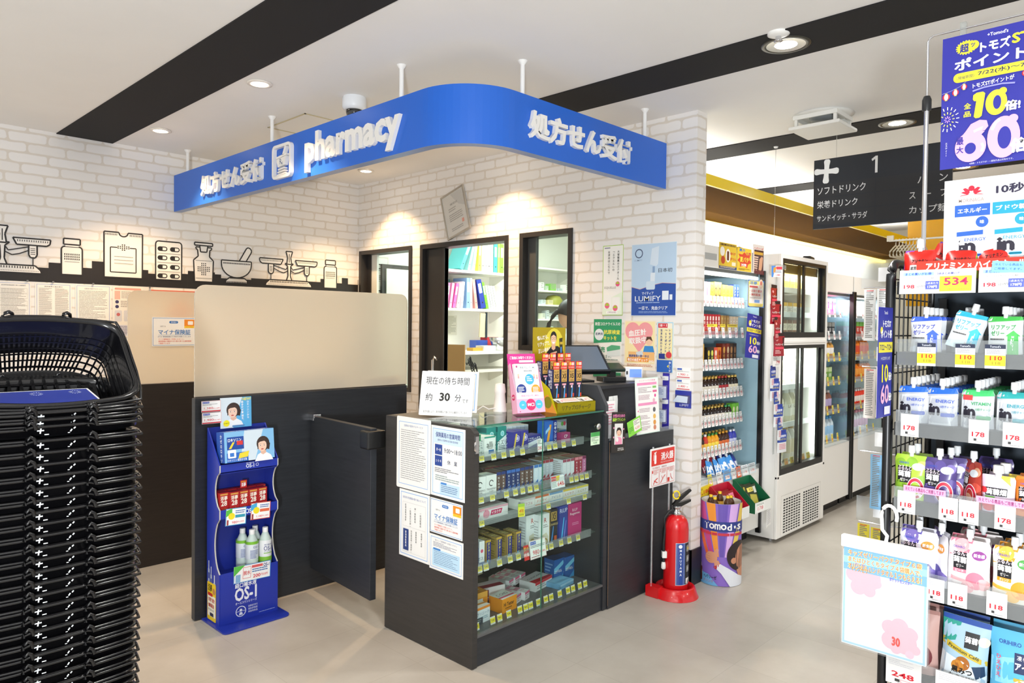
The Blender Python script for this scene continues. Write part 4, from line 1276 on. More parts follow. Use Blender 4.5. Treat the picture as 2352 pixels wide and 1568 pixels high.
# drink bottles
def bottle(r, h, body, cap, band=None, lab=None, labh=(.2, .7), neck=.36, n=18, capr=None, txt=None):
    b = B()
    z1 = h * .62
    prof = [(r * .8, 0), (r, h * .03), (r, h * .28), (r * .93, h * .33), (r, h * .38), (r, z1), (r * .9, h * .72), (r * neck * 1.15, h * .86), (r * neck, h * .885)]
    b.lathe(prof, body, n)
    if lab:
        l0, l1 = labh
        b.lathe([(r + .0004, h * l0), (r + .0006, h * l0 + .001), (r + .0006, h * l1 - .001), (r + .0004, h * l1)], lab, n, cap=False)
    if band:
        b.lathe([(r + .0008, h * band[0]), (r + .001, h * band[1])], band[2], n, cap=False)
    b.lathe([(r * (capr or .44), h * .885), (r * (capr or .44), h * .99), (r * (capr or .44) * .9, h)], cap, n)
    if txt:
        def fn(u, v, e):
            a = -math.pi / 2 + (u - .5) * 1.7
            rr_ = r + .0012 + e
            return Vector((rr_ * math.cos(a), rr_ * math.sin(a), h * (.28 + .36 * v)))
        p = Pr(b, W=.05, H=h * .36, pw=10, ph=12, fn=fn, sub=6)
        p.go(txt)
    return b
OSB = bottle(.032, .21, C('#cfe0d8', .12), C('#f4f4f2', .4), (.66, .73, C('#7fc23a', .4)), C('#dfe6ec', .4), (.30, .68), .42, 20, None, [('t', 'OS-1', 6, 1.6, 1.8, '#2c3a86', 5), ('l', 1, 4, 9, 11, 7, '#6a7ab0')])
OSB2 = bottle(.032, .21, C('#cfe0d8', .12), C('#f4f4f2', .4), (.16, .3, C('#86c440', .4)), C('#eef0f2', .4), (.30, .70), .42, 20, None, [('t', '経口補水液', 5, 1.4, 1.2, '#2c3a86', 7), ('t', 'OS-1', 5, 4.4, 3.6, '#2c3a86', 8), ('r', 1, 8, 9, 8.6, '#7fc23a'), ('t', 'オーエスワン', 5, 7, 1, '#44539a', 7)])
z = .2325
put(OSB, 'water_bottle', [(1.725, 3.515, z), (1.70, 3.568, z)], 'rehydration drink bottle with text side out on the lower stand shelf', 'drink bottle', 'rehydration drink bottles')
put(OSB2, 'water_bottle', [(1.795, 3.51, z), (1.77, 3.571, z)], 'rehydration drink bottle with big logo label on the lower stand shelf', 'drink bottle', 'rehydration drink bottles')
RB = carton(.048, .045, .122, '#b01c1c', [('t', '活蔘', 5, 2.2, 1.6, '#f4ecdc', 7.4, 'c', .04), ('t', '28', 5, 4.3, 2.0, '#f4ecdc', 6, 'c', .04), ('r', 1, .4, 9, 1, '#d8a04a'), ('p', [(3, 9.6), (4, 6.4), (5, 7.6), (6, 6), (7.4, 9.6)], '#6a9a3a'), ('c', 5, 7.6, 1.4, '#4a7a2a')], [('v', '活蔘28', 5, 2, 1.5, '#e8c8a0')], [('r', .8, .8, 9.2, 9.2, '#8e1616')])
put(RB, 'drink_carton', [(1.548, 3.50, .5345)] + [(1.595 + .05 * i - .0, 3.486 + .001 * i, .5345) for i in range(5) if i < 5][:4] + [(1.793, 3.49, .5345, 0)][:0], 'red ginseng drink carton in the front row of the middle stand shelf', 'drink carton', 'red ginseng drink cartons')
put(RB, 'drink_carton', [(1.56 + .052 * i, 3.55, .5345) for i in range(5)], 'red ginseng drink carton in the rear row of the middle stand shelf', 'drink carton', 'red ginseng drink cartons')
def c_red(p):
    p.t('活蔘', 50, 34, 28, '#fff', 70, b=.03)
    p.t('滋養強壮', 50, 12, 10, '#f6d84a')
card(.035, .04, c_red, base='#c22020').build('sale_card', None, (1.672, 3.535, .658), 0, 'small red card standing above the red ginseng cartons', 'sale card')
def woman(p, cx, cy, s, shirt='#f4f6f8'):
    p.p([(cx - .95 * s, cy + 1.75 * s), (cx - .6 * s, cy + 1.05 * s), (cx - .2 * s, cy + .85 * s), (cx + .35 * s, cy + .85 * s), (cx + .9 * s, cy + 1.2 * s), (cx + 1.15 * s, cy + 1.75 * s)], shirt)
    p.p([(cx - .22 * s, cy + .45 * s), (cx + .34 * s, cy + .45 * s), (cx + .36 * s, cy + .92 * s), (cx + .02 * s, cy + 1.1 * s), (cx - .26 * s, cy + .92 * s)], '#e6b9a0')
    p.c(cx + .05 * s, cy - .1 * s, .74 * s, '#3a2a24', .8 * s)
    p.p([(cx + .3 * s, cy - .4 * s), (cx + .86 * s, cy - .05 * s), (cx + .74 * s, cy + .62 * s), (cx + .4 * s, cy + .5 * s)], '#3a2a24')
    p.c(cx - .05 * s, cy + .12 * s, .5 * s, '#f2cdb6', .64 * s)
    p.p([(cx - .62 * s, cy - .1 * s), (cx - .5 * s, cy - .62 * s), (cx + .3 * s, cy - .7 * s), (cx + .52 * s, cy - .1 * s), (cx + .2 * s, cy - .36 * s), (cx - .3 * s, cy - .3 * s)], '#44312a')
    p.p([(cx - .62 * s, cy - .2 * s), (cx - .5 * s, cy - .2 * s), (cx - .5 * s, cy + .45 * s), (cx - .6 * s, cy + .5 * s)], '#3a2a24')
    for q in (-.26, .16):
        p.c(cx + q * s, cy + .1 * s, .1 * s, '#fbf6f2', .05 * s)
        p.c(cx + q * s, cy + .1 * s, .05 * s, '#2a1c18', .05 * s)
        p.line(cx + (q - .13) * s, cy - .06 * s, cx + (q + .13) * s, cy - .07 * s, .0009, '#5a4036')
    p.line(cx - .06 * s, cy + .16 * s, cx - .1 * s, cy + .34 * s, .0007, '#cf9f88')
    p.c(cx - .06 * s, cy + .5 * s, .15 * s, '#c8443c', .06 * s)
def p_new(p):
    p.p([(0, 0), (100, 0), (100, 100), (0, 100)], '#5fb4e4')
    p.p([(0, 0), (70, 0), (40, 100), (0, 100)], '#d9e6ee')
    woman(p, 40, 44, 30)
    p.t('NEW!', 84, 7, 9, '#f4e23a', 28, b=.03)
    p.v('総合かぜ薬', 70, 13, 8, '#fff', .02)
    p.v('ロキソニンから', 88, 13, 8, '#fff', .02)
    p.v('誕生。', 70, 58, 8, '#fff', .02)
    p.c(18, 84, 10, '#f4e820')
    p.t('日本初', 18, 84, 5, '#3a3a1a', 15)
    p.rr(36, 92, 76, 97, 2, '#5a8ac0')
psheet('poster', .165, .155, 100, 100, p_new, (1.597, 3.598, .962), 0, 'cold medicine poster with short-haired woman rising from the top of the blue stand', 'poster', rx=-.04)
def c_2(p):
    p.fr(1, 1, 99, 59, 1, '#c8404a')
    p.r(6, 4, 40, 14, '#3a5ac0')
    p.t('おすすめ', 23, 9, 6, '#fff', 28)
    p.l(6, 17, 90, 27, 2, '#999')
    p.t('1,380', 36, 40, 13, '#e0303c', 46)
    p.t('円/1,518円', 76, 42, 7, '#e0303c', 34)
    p.r(2, 52, 98, 58, '#d8404a')
card(.098, .056, c_2).build('price_card', None, (1.50, 3.597, 1.052), 0, 'price card reading 1,380 beside the poster on the blue stand, upper', 'price card')
def c_3(p):
    c_2_ = p
    p.fr(1, 1, 99, 59, 1, '#c8404a')
    p.r(6, 4, 40, 14, '#3a5ac0')
    p.t('おすすめ', 23, 9, 6, '#fff', 28)
    p.l(6, 17, 90, 27, 2, '#999')
    p.t('1,980', 36, 40, 13, '#e0303c', 46)
    p.t('円/2,178円', 76, 42, 7, '#e0303c', 34)
    p.r(2, 52, 98, 58, '#d8404a')
card(.098, .056, c_3).build('price_card', None, (1.503, 3.597, .993), 0, 'price card reading 1,980 beside the poster on the blue stand, lower', 'price card')
b = B().box(0, 0, 0, .26, .085, .15, '#8fc4ec')
p = front(b, .26, .15, 0, 0, 0, 100, 58)
p.p([(0, 0), (100, 0), (100, 58), (0, 58)], '#86c0ea')
p.p([(40, 0), (78, 0), (60, 58), (30, 58)], '#d5e4ee')
woman(p, 76, 30, 18)
p.r(5, 10, 38, 34, '#1d4aa0')
p.t('ロキソニン', 20, 16, 6, '#fff', 26, b=.03)
p.p([(8, 32), (16, 20), (20, 20), (13, 32)], '#f4d83a')
p.r(24, 18, 36, 26, '#d83a3a')
p.r(4, 40, 46, 58, '#2a6ac4')
p.rr(6, 34, 22, 50, 2, '#f2f4f8')
p.r(10, 40, 18, 47, '#3a7ad0')
p.p([(29, 42), (48, 39), (45, 50), (26, 52)], '#f2d83a')
p.t('ロキソニン 総合かぜ薬', 24, 54, 4.5, '#fff', 38)
q = Pr(b, (0, 0, .15), (1, 0, 0), (0, 1, 0), .26, .085, 100, 30)
q.r(0, 0, 100, 30, '#2b59b4')
q.t('ロキソニン 総合かぜ薬', 52, 16, 13, '#f4f6fb', 80, b=.03)
q = Pr(b, (0, .085, 0), (0, -1, 0), (0, 0, 1), .085, .15, 30, 55)
q.r(0, 0, 30, 55, '#2b59b4')
q.v('かぜのロキソ', 18, 4, 8, '#f4f6fb', .02)
b.build('medicine_display_box', None, (1.552, 3.445, .813), 0, 'large blue cold medicine display box with woman portrait on the top tray', 'medicine box', rx=-.10)
def c_blue(p):
    p.fr(0, 0, 100, 70, 3, '#3aa0d8')
    p.p([(0, 8), (30, 0), (30, 20), (0, 34)], '#5ac04a')
    p.c(28, 32, 16, '#f4e22a')
    p.l(46, 10, 94, 26, 2, '#3a6ab0')
    p.r(46, 28, 94, 40, '#3aa0b8')
    p.t('980', 44, 58, 10, '#e0303c', 26)
    p.t('円(1,078円)', 74, 58, 7, '#e0303c', 32)
    p.r(6, 46, 14, 68, '#a03a3a')
card(.105, .085, c_blue, 100, 70).build('price_card', None, (1.563, 3.4645, .498), 0, 'blue-framed sale card reading 980 on the middle lip of the blue stand', 'price card', ry=.05)
def c_red2(p):
    p.fr(0, 0, 100, 70, 3, '#e05a4a')
    p.p([(0, 8), (30, 0), (30, 20), (0, 34)], '#4ab0e0')
    p.c(28, 32, 16, '#f4e22a')
    p.l(46, 10, 94, 26, 2, '#3a6ab0')
    p.r(46, 28, 94, 40, '#e8704a')
    p.t('1,180', 44, 58, 10, '#e0303c', 30)
    p.t('円(1,298円)', 76, 58, 7, '#e0303c', 32)
    p.r(6, 46, 14, 68, '#a03a3a')
card(.105, .085, c_red2, 100, 70).build('price_card', None, (1.692, 3.4645, .505), 0, 'red-framed sale card reading 1,180 on the middle lip of the blue stand', 'price card', ry=.05)
def c_200(p):
    p.fr(0, 0, 200, 80, 3, '#3a90d8')
    p.p([(0, 0), (60, 0), (0, 46)], '#5ac04a')
    p.r(10, 40, 36, 76, '#8ab8e0')
    p.fr(48, 10, 92, 64, 2, '#e05050')
    p.t('脱水', 70, 38, 20, '#d83a3a', 36, b=.02)
    p.t('OS-1', 176, 16, 16, '#2c3a86', 32, b=.03)
    p.r(96, 8, 156, 20, '#e06060')
    p.l(98, 26, 190, 46, 2, '#3a70b0')
    p.t('200', 124, 60, 16, '#e0303c', 40, b=.02)
    p.t('円/220円', 166, 60, 11, '#e0303c', 36)
card(.195, .085, c_200, 200, 80).build('price_card', None, (1.605, 3.4645, .20), 0, 'wide sale card reading 200 on the bottom panel of the blue stand', 'price card', ry=.03)

# ================================================================ shopping baskets
BK = C('#0b0b0d', .22, 0, 0, .25)
def bow(x, y):
    return y - .016 * (1 - (x / .21) ** 2)
def rim_path(inset, z, nb=10):
    hx, y0, y1 = .21 - inset, 0 + inset, .30 - inset
    r = .05
    P_ = []
    for cx, cy, a in ((hx - r, y0 + r, -90), (hx - r, y1 - r, 0), (-hx + r, y1 - r, 90), (-hx + r, y0 + r, 180)):
        for i in range(5):
            t = math.radians(a + 22.5 * i)
            P_.append((cx + r * math.cos(t), cy + r * math.sin(t)))
    out = []
    n = len(P_)
    for i in range(n):
        a, c = P_[i], P_[(i + 1) % n]
        out.append(a)
        if abs(a[0] - c[0]) > .1:
            for k in range(1, nb):
                out.append((a[0] + (c[0] - a[0]) * k / nb, a[1] + (c[1] - a[1]) * k / nb))
    res = []
    for x, y in out:
        dy = -.016 * max(0, 1 - (x / (hx - r + .02)) ** 2)
        res.append((x, y + (dy if y < .15 else -dy), z))
    return res
def loft(b, rings, c, closed=True):
    n = len(rings[0])
    vs_ = [p for r in rings for p in r]
    fs = [(j * n + i, j * n + (i + 1) % n, (j + 1) * n + (i + 1) % n, (j + 1) * n + i) for j in range(len(rings) - 1) for i in range(n)]
    b.add(vs_, fs, c, True)
def basket(open_):
    t = empty('shopping_basket', (0, 0, 0), '', 'shopping basket', 'stacked shopping baskets')
    b = B()
    if open_:
        loft(b, [rim_path(.012, -.02), rim_path(.0, -.014), rim_path(-.002, -.006), rim_path(.003, 0), rim_path(.010, -.002), rim_path(.014, -.012), rim_path(.015, -.06), rim_path(.029, -.125)], BK)
    else:
        loft(b, [rim_path(.012, -.031), rim_path(.003, -.0305), rim_path(.001, -.009), rim_path(-.004, -.008), rim_path(-.004, -.003), rim_path(.002, 0), rim_path(.010, -.002), rim_path(.014, -.012), rim_path(.021, -.031), rim_path(.026, -.06)], BK)
    p = Pr(b, (-.055, .0005 - .0145, -.0325), (1, 0, 0), (0, 0, 1), .11, .03, 110, 30, e0=.0012)
    WT = C('#e8ecee', .5)
    p.line(-1, 14, 15, 14, .0034, WT)
    p.line(8, 7, 6, 22, .0034, WT)
    p.r(16, 24, 26, 26.5, WT)
    p.line(76, 22, 80, 16, .0034, WT)
    p.line(84, 15, 88, 11, .0034, WT)
    p.r(70, 24, 75, 26, WT)
    b.build('rim', t)
    b = B()
    if open_:
        zs = [-.066, -.07, -.086, -.09, -.106, -.11, -.126, -.13, -.148, -.152, -.17, -.176, -.19]
        def ins(z):
            return .015 + (-.06 - z) * .25
        for k in range(0, len(zs), 2):
            z0, z1 = zs[k], zs[min(k + 1, len(zs) - 1)]
            if z0 != z1:
                loft(b, [rim_path(ins(z0) - .001, z0), rim_path(ins(z0) - .0025, (z0 + z1) / 2), rim_path(ins(z1) - .001, z1)], BK)
                loft(b, [rim_path(ins(z0) + .001, z0), rim_path(ins(z1) + .001, z1)], BK)
        top, bot = rim_path(ins(-.06), -.06, 22), rim_path(ins(-.19), -.19, 22)
        n = len(top)
        mid = []
        for i in range(n):
            a, c = Vector(top[i]), Vector(bot[i])
            j = (i + 1) % n
            tdir = (Vector(top[j]) - Vector(top[i - 1])).normalized() * .0028
            b.add([a - tdir, a + tdir, c + tdir, c - tdir], [(0, 1, 2, 3)], BK)
        bt = rim_path(ins(-.19), -.19)
        for k in range(11):
            x = -.15 + .03 * k
            b.box(x - .004, .055, -.192, x + .004, .25, -.188, BK)
        for k in range(8):
            y = .06 + .026 * k
            b.box(-.16, y - .004, -.192, .16, y + .004, -.188, BK)
        loft(b, [rim_path(ins(-.186), -.186), rim_path(ins(-.192) + .02, -.193), rim_path(ins(-.19) + .03, -.189)], BK)
    else:
        loft(b, [rim_path(.026, -.06), rim_path(.055, -.19), rim_path(.10, -.192)], BK)
    b.build('body', t)
    for sg in (-1, 1):
        y = 0 if sg < 0 else .30
        pth = []
        for i in range(25):
            x = -.205 + .41 * i / 24
            yy = (-.004 - .016 * (1 - (x / .2) ** 2 if abs(x) < .2 else 0)) if sg < 0 else (.304 + .016 * (1 - (x / .2) ** 2 if abs(x) < .2 else 0))
            pth.append((x, yy, -.006 if abs(x) < .075 else -.012))
        full = [(-.214, .15, -.004), (-.216, .10 if sg < 0 else .2, -.008), (-.214, y + (.04 if sg < 0 else -.04), -.012)] + pth + [(.214, y + (.04 if sg < 0 else -.04), -.012), (.216, .10 if sg < 0 else .2, -.008), (.214, .15, -.004)]
        b = B().tube(full, .0042, BK, 8)
        h = b.build('handle', t)
        for x in (-.072, .072):
            b = B()
            yy = -.0225 if sg < 0 else .3225
            b.tube([(x - .012, yy + .003 * sg * 0, -.012), (x - .008, yy, .002), (x, yy, .008), (x + .008, yy, .002), (x + .012, yy, -.012)], .0052, BK, 8)
            b.build('clip', h)
    return t
BX, BY = .547, 2.216
tb = basket(True)
tb.location = (BX, BY, 1.287)
tb.rotation_euler = (.80, 0, 0)
tb['label'] = 'black shopping basket tipped open on top of the stack at the left'
nb_ = basket(False)
for k in range(1, 30):
    if k < 4:
        z, rx = 1.287 - .0195 * k, (.20, .13, .06)[k - 1]
    else:
        z, rx = 1.19 - .0313 * (k - 4), 0
    jit = .0009 * math.sin(k * 2.3)
    lab = 'black shopping basket in the left stack, %s from the top' % ordn(k)
    if k == 1:
        o = nb_
        o['label'] = lab
        o.location, o.rotation_euler = (BX + jit, BY, z), (rx, 0, 0)
    else:
        dup(nb_, (BX + jit - .0004 * k, BY + jit, z), 0, lab, rx=rx)
b = B()
zc = 1.19 - .0313 * 25 - .195
cart = empty('basket_cart', (BX, BY + .15, 0), 'low black wheeled cart carrying the stack of shopping baskets', 'basket cart')
b.box(-.19, -.13, zc - .03, .19, .13, zc, BK).box(-.16, -.10, .08, .16, .10, zc - .03, BK)
b.build('tray', cart)
for sx in (-1, 1):
    for sy in (-1, 1):
        B().lathe([(.03, -.01), (.03, .01)], BLACKM, 16, (sx * .15, 0, .031), 'y').box(sx * .15 - .01, -.012, .04, sx * .15 + .01, .012, .085, BLACKM).build('caster', cart, (0, sy * .095, 0))
def p_bask(p):
    p.r(2, 2, 98, 68, '#2c3c96')
    p.rr(4, 44, 24, 66, 4, '#f4f4f6')
    p.c(14, 56, 6, '#d8404a')
    p.r(25, 50, 33, 66, '#e0504a')
    for cx in (48, 84):
        for i in range(14):
            a = math.radians(i * 360 / 14)
            p.line(cx + 3 * math.cos(a), 14 + 3 * math.sin(a), cx + 6 * math.cos(a), 14 + 6 * math.sin(a), .002, '#b8c4f0')
psheet('flyer', .27, .19, 100, 70, p_bask, (BX - .145, BY + .03, 1.262), 0, 'white-edged blue flyer lying in the tipped top basket', 'flyer', '#f4f4f6', rx=-1.38)
# ================================================================ register counter beside the case
rc = empty('register_counter', (3.4, 2.6, 0), 'charcoal register counter joining the display case to the brick wall', 'counter')
ox, oy = 3.4, 2.6
def kb():
    b = B()
    b.T = Matrix.Translation((-ox, -oy, 0))
    return b
kb().box(3.094, 2.271, .004, 3.722, 2.29, .90, CHAR).box(3.0935, 2.2705, .02, 3.0955, 2.2715, .89, C('#8a6a4a', .5)).build('front_panel', rc)
kb().box(3.094, 2.29, .88, 3.722, 2.90, .90, CHAR).box(3.094, 2.29, .004, 3.11, 2.90, .88, CHAR).build('body', rc)
kb().prism([(2.277, 1.056), (2.277, 1.085), (2.335, 1.19), (2.75, 1.19), (2.75, 1.056)], 'x', 3.062, 3.086, C('#46484d', .4)).build('side_wing', rc, bev=.002)
kb().box(3.095, 2.43, .90, 3.722, 2.448, 1.155, CHAR).box(3.09, 2.41, 1.155, 3.722, 2.56, 1.175, CHAR).build('upper_panel', rc, bev=.002)
kb().box(3.095, 2.272, .90, 3.722, 2.276, .925, ACRYL).build('leaflet_lip', rc)
# touch screen, card reader, payment terminal
m = empty('register_screen', (3.30, 2.66, 1.176), 'tilted black touch screen on the register counter behind the gold display', 'screen', rz=-.45)
B().box(-.17, -.015, -.11, .17, .01, .11, C('#1b1c1f', .3)).build('bezel', m, (0, 0, .13), rx=-.85)
B().box(-.155, -.0165, -.097, .155, -.0153, .097, C('#5b6675', .12, 0, .12)).build('display', m, (0, 0, .13), rx=-.85)
B().box(-.08, -.06, 0, .08, .08, .014, BLACKM).box(-.03, .01, .012, .03, .035, .13, BLACKM).build('stand', m)
m = empty('card_reader', (3.50, 2.565, 1.176), 'small dark card reader on a green pad beside the touch screen', 'card reader', rz=-.5)
B().box(-.075, -.05, 0, .075, .05, .03, BLACKM).build('base', m, bev=.004)
B().box(-.07, -.05, 0, .07, .05, .02, C('#24332c', .3)).build('reader_head', m, (0, 0, .075), rx=.35, bev=.005)
B().box(-.02, -.02, .028, .02, .02, .075, BLACKM).build('neck', m)
m = empty('payment_terminal', (3.655, 2.52, 1.176), 'white payment terminal with lit blue screen on the register counter', 'terminal', rz=-.7)
B().box(-.055, -.03, 0, .055, .03, .085, C('#f0f1f2', .35)).build('body', m, bev=.006)
B().box(-.026, -.0325, .024, .046, -.031, .072, C('#5a78d8', .2, 0, .8)).box(-.047, -.0325, .04, -.038, -.031, .06, C('#1a1a1a')).build('screen', m)
# leaflets on the counter front
def p_guide(p):
    p.fr(0, 0, 100, 130, 1.5, '#d4efe2')
    p.t('ミニドックの検査', 52, 6, 4, '#e08ab0', 70)
    p.r(8, 11, 92, 17, '#f29ac4')
    p.l(12, 22, 70, 36, 4, '#b0a0a8')
    p.r(74, 20, 90, 25, '#8ac86a')
    p.r(74, 30, 92, 35, '#e86a9a')
    p.c(84, 43, 4, '#e8509a')
    p.l(12, 40, 62, 52, 4, '#c8a0b0')
    p.c(78, 54, 5, '#f0b8cc')
    p.r(10, 58, 90, 64, '#f29ac4')
    for y, c in ((76, '#6a6a6e'), (92, '#f0c060'), (106, '#e8a048'), (118, '#d88a6a')):
        p.l(14, y - 5, 60, y + 5, 3, '#c0a8b0')
        p.c(78, y, 6, c)
        p.c(9, y, 2, '#e8609a')
psheet('leaflet', .232, .312, 100, 130, p_guide, (3.335, 2.2655, .905), 0, 'tall guide sheet with pink headings standing on the counter edge', 'leaflet', '#fafaf6', rx=-.06)
def p_eq(p):
    p.t('女性のための', 50, 14, 13, '#f28ac0', 86, b=.03)
    p.t('基礎サプリメント', 50, 29, 13, '#b8e04a', 92, b=.03)
    p.r(20, 44, 80, 124, '#e8e6e2')
    p.p([(26, 124), (30, 102), (44, 96), (62, 96), (74, 104), (76, 124)], '#f09ab8')
    p.c(52, 76, 19, '#2c1e1c')
    p.c(51, 80, 15, '#f2c8ac')
    p.p([(34, 74), (40, 60), (62, 60), (68, 74), (52, 68)], '#2c1e1c')
    p.line(43, 80, 48, 80, .001, '#4a2a24')
    p.line(55, 80, 60, 80, .001, '#4a2a24')
    p.c(52, 87, 3, '#d85a5a')
    p.c(40, 106, 9, '#f4f2ee')
    for x, y in ((14, 60), (86, 66), (14, 96), (88, 100)):
        p.c(x, y, 4, '#f2a0c0')
    p.t('エクエル', 66, 142, 12, '#f4f2ee', 44, b=.03)
psheet('placard', .125, .215, 100, 155, p_eq, (3.095, 2.262, .835), 0, 'black supplement placard with cartoon lady hanging on the counter front', 'placard', '#2a2523', ry=.06, rx=-.03)
def p_lime(p):
    p.r(0, 0, 100, 60, '#8adc4a')
    p.r(44, 6, 94, 50, '#f4f4e8')
    p.l(48, 10, 90, 28, 3, '#8a8a80')
    p.t('4,300', 70, 40, 11, '#e0483a', 34)
    p.l(4, 26, 40, 50, 4, '#4a9a3a')
psheet('price_card', .125, .085, 100, 60, p_lime, (3.245, 2.2535, .902), 0, 'tilted lime green price card on the counter beside the black placard', 'price card', '#8adc4a', ry=-.25)
b = B()
def pouch_shape(w, h, d, base, back=None, top=.0, shoulder=0, nu=10, nv=10, bt=.35):
    """a filled stand-up pouch, front towards -y, base at z=0; returns builder and front mapping"""
    b = B()
    def half(u, v, sgn, e=0):
        t = d / 2 * (max(0, 1 - (2 * u - 1) ** 2)) ** .5 * (max(0, 1 - v ** 2.2)) ** .8 if v > bt * .3 else d / 2 * (max(0, 1 - (2 * u - 1) ** 2)) ** .35
        t = max(t, .0006)
        x = (u - .5) * w * (1 - .06 * math.sin(math.pi * min(1, v * 1.1)))
        z = v * h
        if shoulder and v > 1 - shoulder:
            k = (v - 1 + shoulder) / shoulder
            x *= 1 - .12 * k * k
        return Vector((x, sgn * t + (-e if sgn < 0 else e), z))
    b.grid(lambda u, v: half(u, v, -1), nu, nv, base)
    b.grid(lambda u, v: half(1 - u, v, 1), nu, nv, back or base)
    b.grid(lambda u, v: half(u, 0, -1) * (1 - v) + half(u, 0, 1) * v, nu, 1, base)
    fn = lambda u, v, e: half(u, v, -1, e)
    return b, fn
def pouch(w, h, d, base, ops, pw=10, ph=12, cap=None, capx=0, capr=.0085, caph=.016, back=None, shoulder=.15, name='pouch'):
    b, fn = pouch_shape(w, h, d, C(base, .28) if isinstance(base, str) else base, back, shoulder=shoulder)
    p = Pr(b, W=w, H=h, pw=pw, ph=ph, fn=fn, sub=8, e0=.0006)
    p.go(ops)
    me = b
    capb = None
    if cap:
        capb = B().lathe([(capr * .62, -.004), (capr * .62, .008)], C('#dfe4e6', .3), 12, (capx, 0, h)).lathe([(capr * .95, .006), (capr, .009), (capr * .96, .007 + caph), (capr * .8, .009 + caph)], C(cap, .35), 14, (capx, 0, h))
    return me, capb
sp, _ = pouch(.10, .225, .035, '#e9ebea', [('r', 4, 0, 4.8, 6, '#cfd2d2'), ('l', 2, 7, 8, 10, 3, '#b8c0b8'), ('p', [(6, 12), (10, 9), (10, 12)], '#8ac86a')], back=None)
put(sp, 'supplement_pouch', [(3.20, 2.33, .9005, .1)], 'white supplement pouch standing on the counter behind the black placard', 'pouch', None)
def p_pk(p):
    p.l(6, 10, 94, 80, 8, '#e8a0b4')
psheet('leaflet', .08, .20, 100, 120, p_pk, (3.098, 2.30, .905), 0, 'white and pink leaflet at the left corner of the counter front', 'leaflet', '#f8f4f4')

# ================================================================ things standing on the display case
ZT = 1.0642
def p_wait(p):
    p.t('現在の待ち時間', 50, 17, 14, '#2a2a2c', 82, b=.012)
    p.t('約', 17, 47, 14, '#2a2a2c', 13, b=.012)
    p.r(32, 33, 62, 60, '#eceae4')
    p.t('30', 47, 46, 14, '#222', 19, b=.035)
    p.t('分', 72, 47, 13, '#2a2a2c', 12, b=.012)
    p.t('です', 86, 52, 7, '#2a2a2c', 11)
    p.t('処方内容により、表示時間より長くかかる場合がございます。', 50, 73, 4.4, '#444', 84)
rzw = math.atan2(-.241, .128)
w_ = psheet('wait_time_sign', .272, .215, 100, 80, p_wait, (2.195, 2.752, ZT + .0005), rzw, 'white table sign reading thirty minutes waiting time on the display case', 'sign', '#fbfbfa', .003, rx=-.20, r=.004)
b = B().box(.03, .055, .0, .24, .058, .20, '#f4f4f2')
o = b.build('easel_back', w_, (0, 0, 0), rx=.22)
def p_back(p):
    p.fr(4, 4, 96, 72, 1.6, '#9cc0ee')
    p.t('た', 88, 36, 9, '#3a5a9a')
    p.t('い。)', 84, 64, 6, '#333')
psheet('table_sign', .27, .20, 100, 76, p_back, (2.265, 2.79, ZT + .012), rzw, 'white table sign with pale blue border standing behind the waiting time sign', 'sign', '#f6f6f4', .003, rx=-.16, r=.004)
# pink leaflet holder
m = empty('leaflet_holder', (2.536, 2.413, ZT + .011), 'pink leaflet holder with blue and magenta speech bubbles on the display case', 'leaflet holder', rz=-.24, rx=-.20)
PK = C('#f2b4d0', .4)
b = B().prism([(0, 0), (.05, 0), (.05, .24), (.03, .25), (0, .10)], 'x', 0, .003, PK).prism([(0, 0), (.05, 0), (.05, .24), (.03, .25), (0, .10)], 'x', .161, .164, PK)
p = Pr(b, (0, .05, 0), (0, -1, 0), (0, 0, 1), .05, .1, 10, 20)
p.c(5, 4, 3, '#d8326c')
p.t('MCI', 5, 4, 2, '#fff', 4)
b.build('side_panel', m)
b = B().box(.003, 0, 0, .161, .003, .10, PK)
p = front(b, .158, .10, 0, .003, 0, 100, 63)
p.r(0, 0, 100, 20, '#f8d8e6')
p.t('見逃さないで、MCI。', 50, 10, 5, '#d05a90', 66)
p.c(50, 38, 18, '#d8326c')
p.t('MCI', 50, 38, 10, '#fff', 24, b=.03)
p.c(20, 38, 14, '#52bfe8')
p.c(80, 38, 14, '#52bfe8')
p.t('健常', 20, 38, 4, '#fff')
p.t('認知症', 80, 38, 4, '#fff')
p.c(8, 58, 2, '#d05a8a')
b.build('front_panel', m)
b = B().box(0, .046, 0, .164, .05, .30, C('#d93a92', .4))
p = front(b, .164, .30, .046, 0, 0, 100, 183)
p.t('ご自由にお取りください', 50, 12, 9, '#fff', 84, b=.03)
p.r(40, 20, 92, 27, '#f8e8f0')
b.build('back_panel', m)
b = B().box(.012, .012, .006, .152, .03, .245, '#f7f8f8')
p = front(b, .14, .239, .012, .012, .006, 100, 170)
p.c(10, 10, 4, '#c05a8a')
p.t('見逃さないで、MCI', 56, 14, 8, '#5a6a7a', 66)
p.t('軽度認知障害', 56, 26, 6, '#5a6a7a', 34)
p.c(60, 56, 19, '#4ab4e0')
p.l(48, 46, 72, 66, 3, '#fff')
p.c(22, 92, 20, '#2a3f8e')
p.l(8, 82, 36, 104, 4, '#fff')
p.c(82, 94, 19, '#f0a030')
p.l(70, 84, 94, 104, 4, '#fff')
for x, y in ((14, 40), (92, 44), (80, 42), (60, 116)):
    p.c(x, y, 4, '#f2c8a8')
    p.r(x - 3, y + 4, x + 3, y + 12, '#f0a0a0')
b.build('leaflet', m)
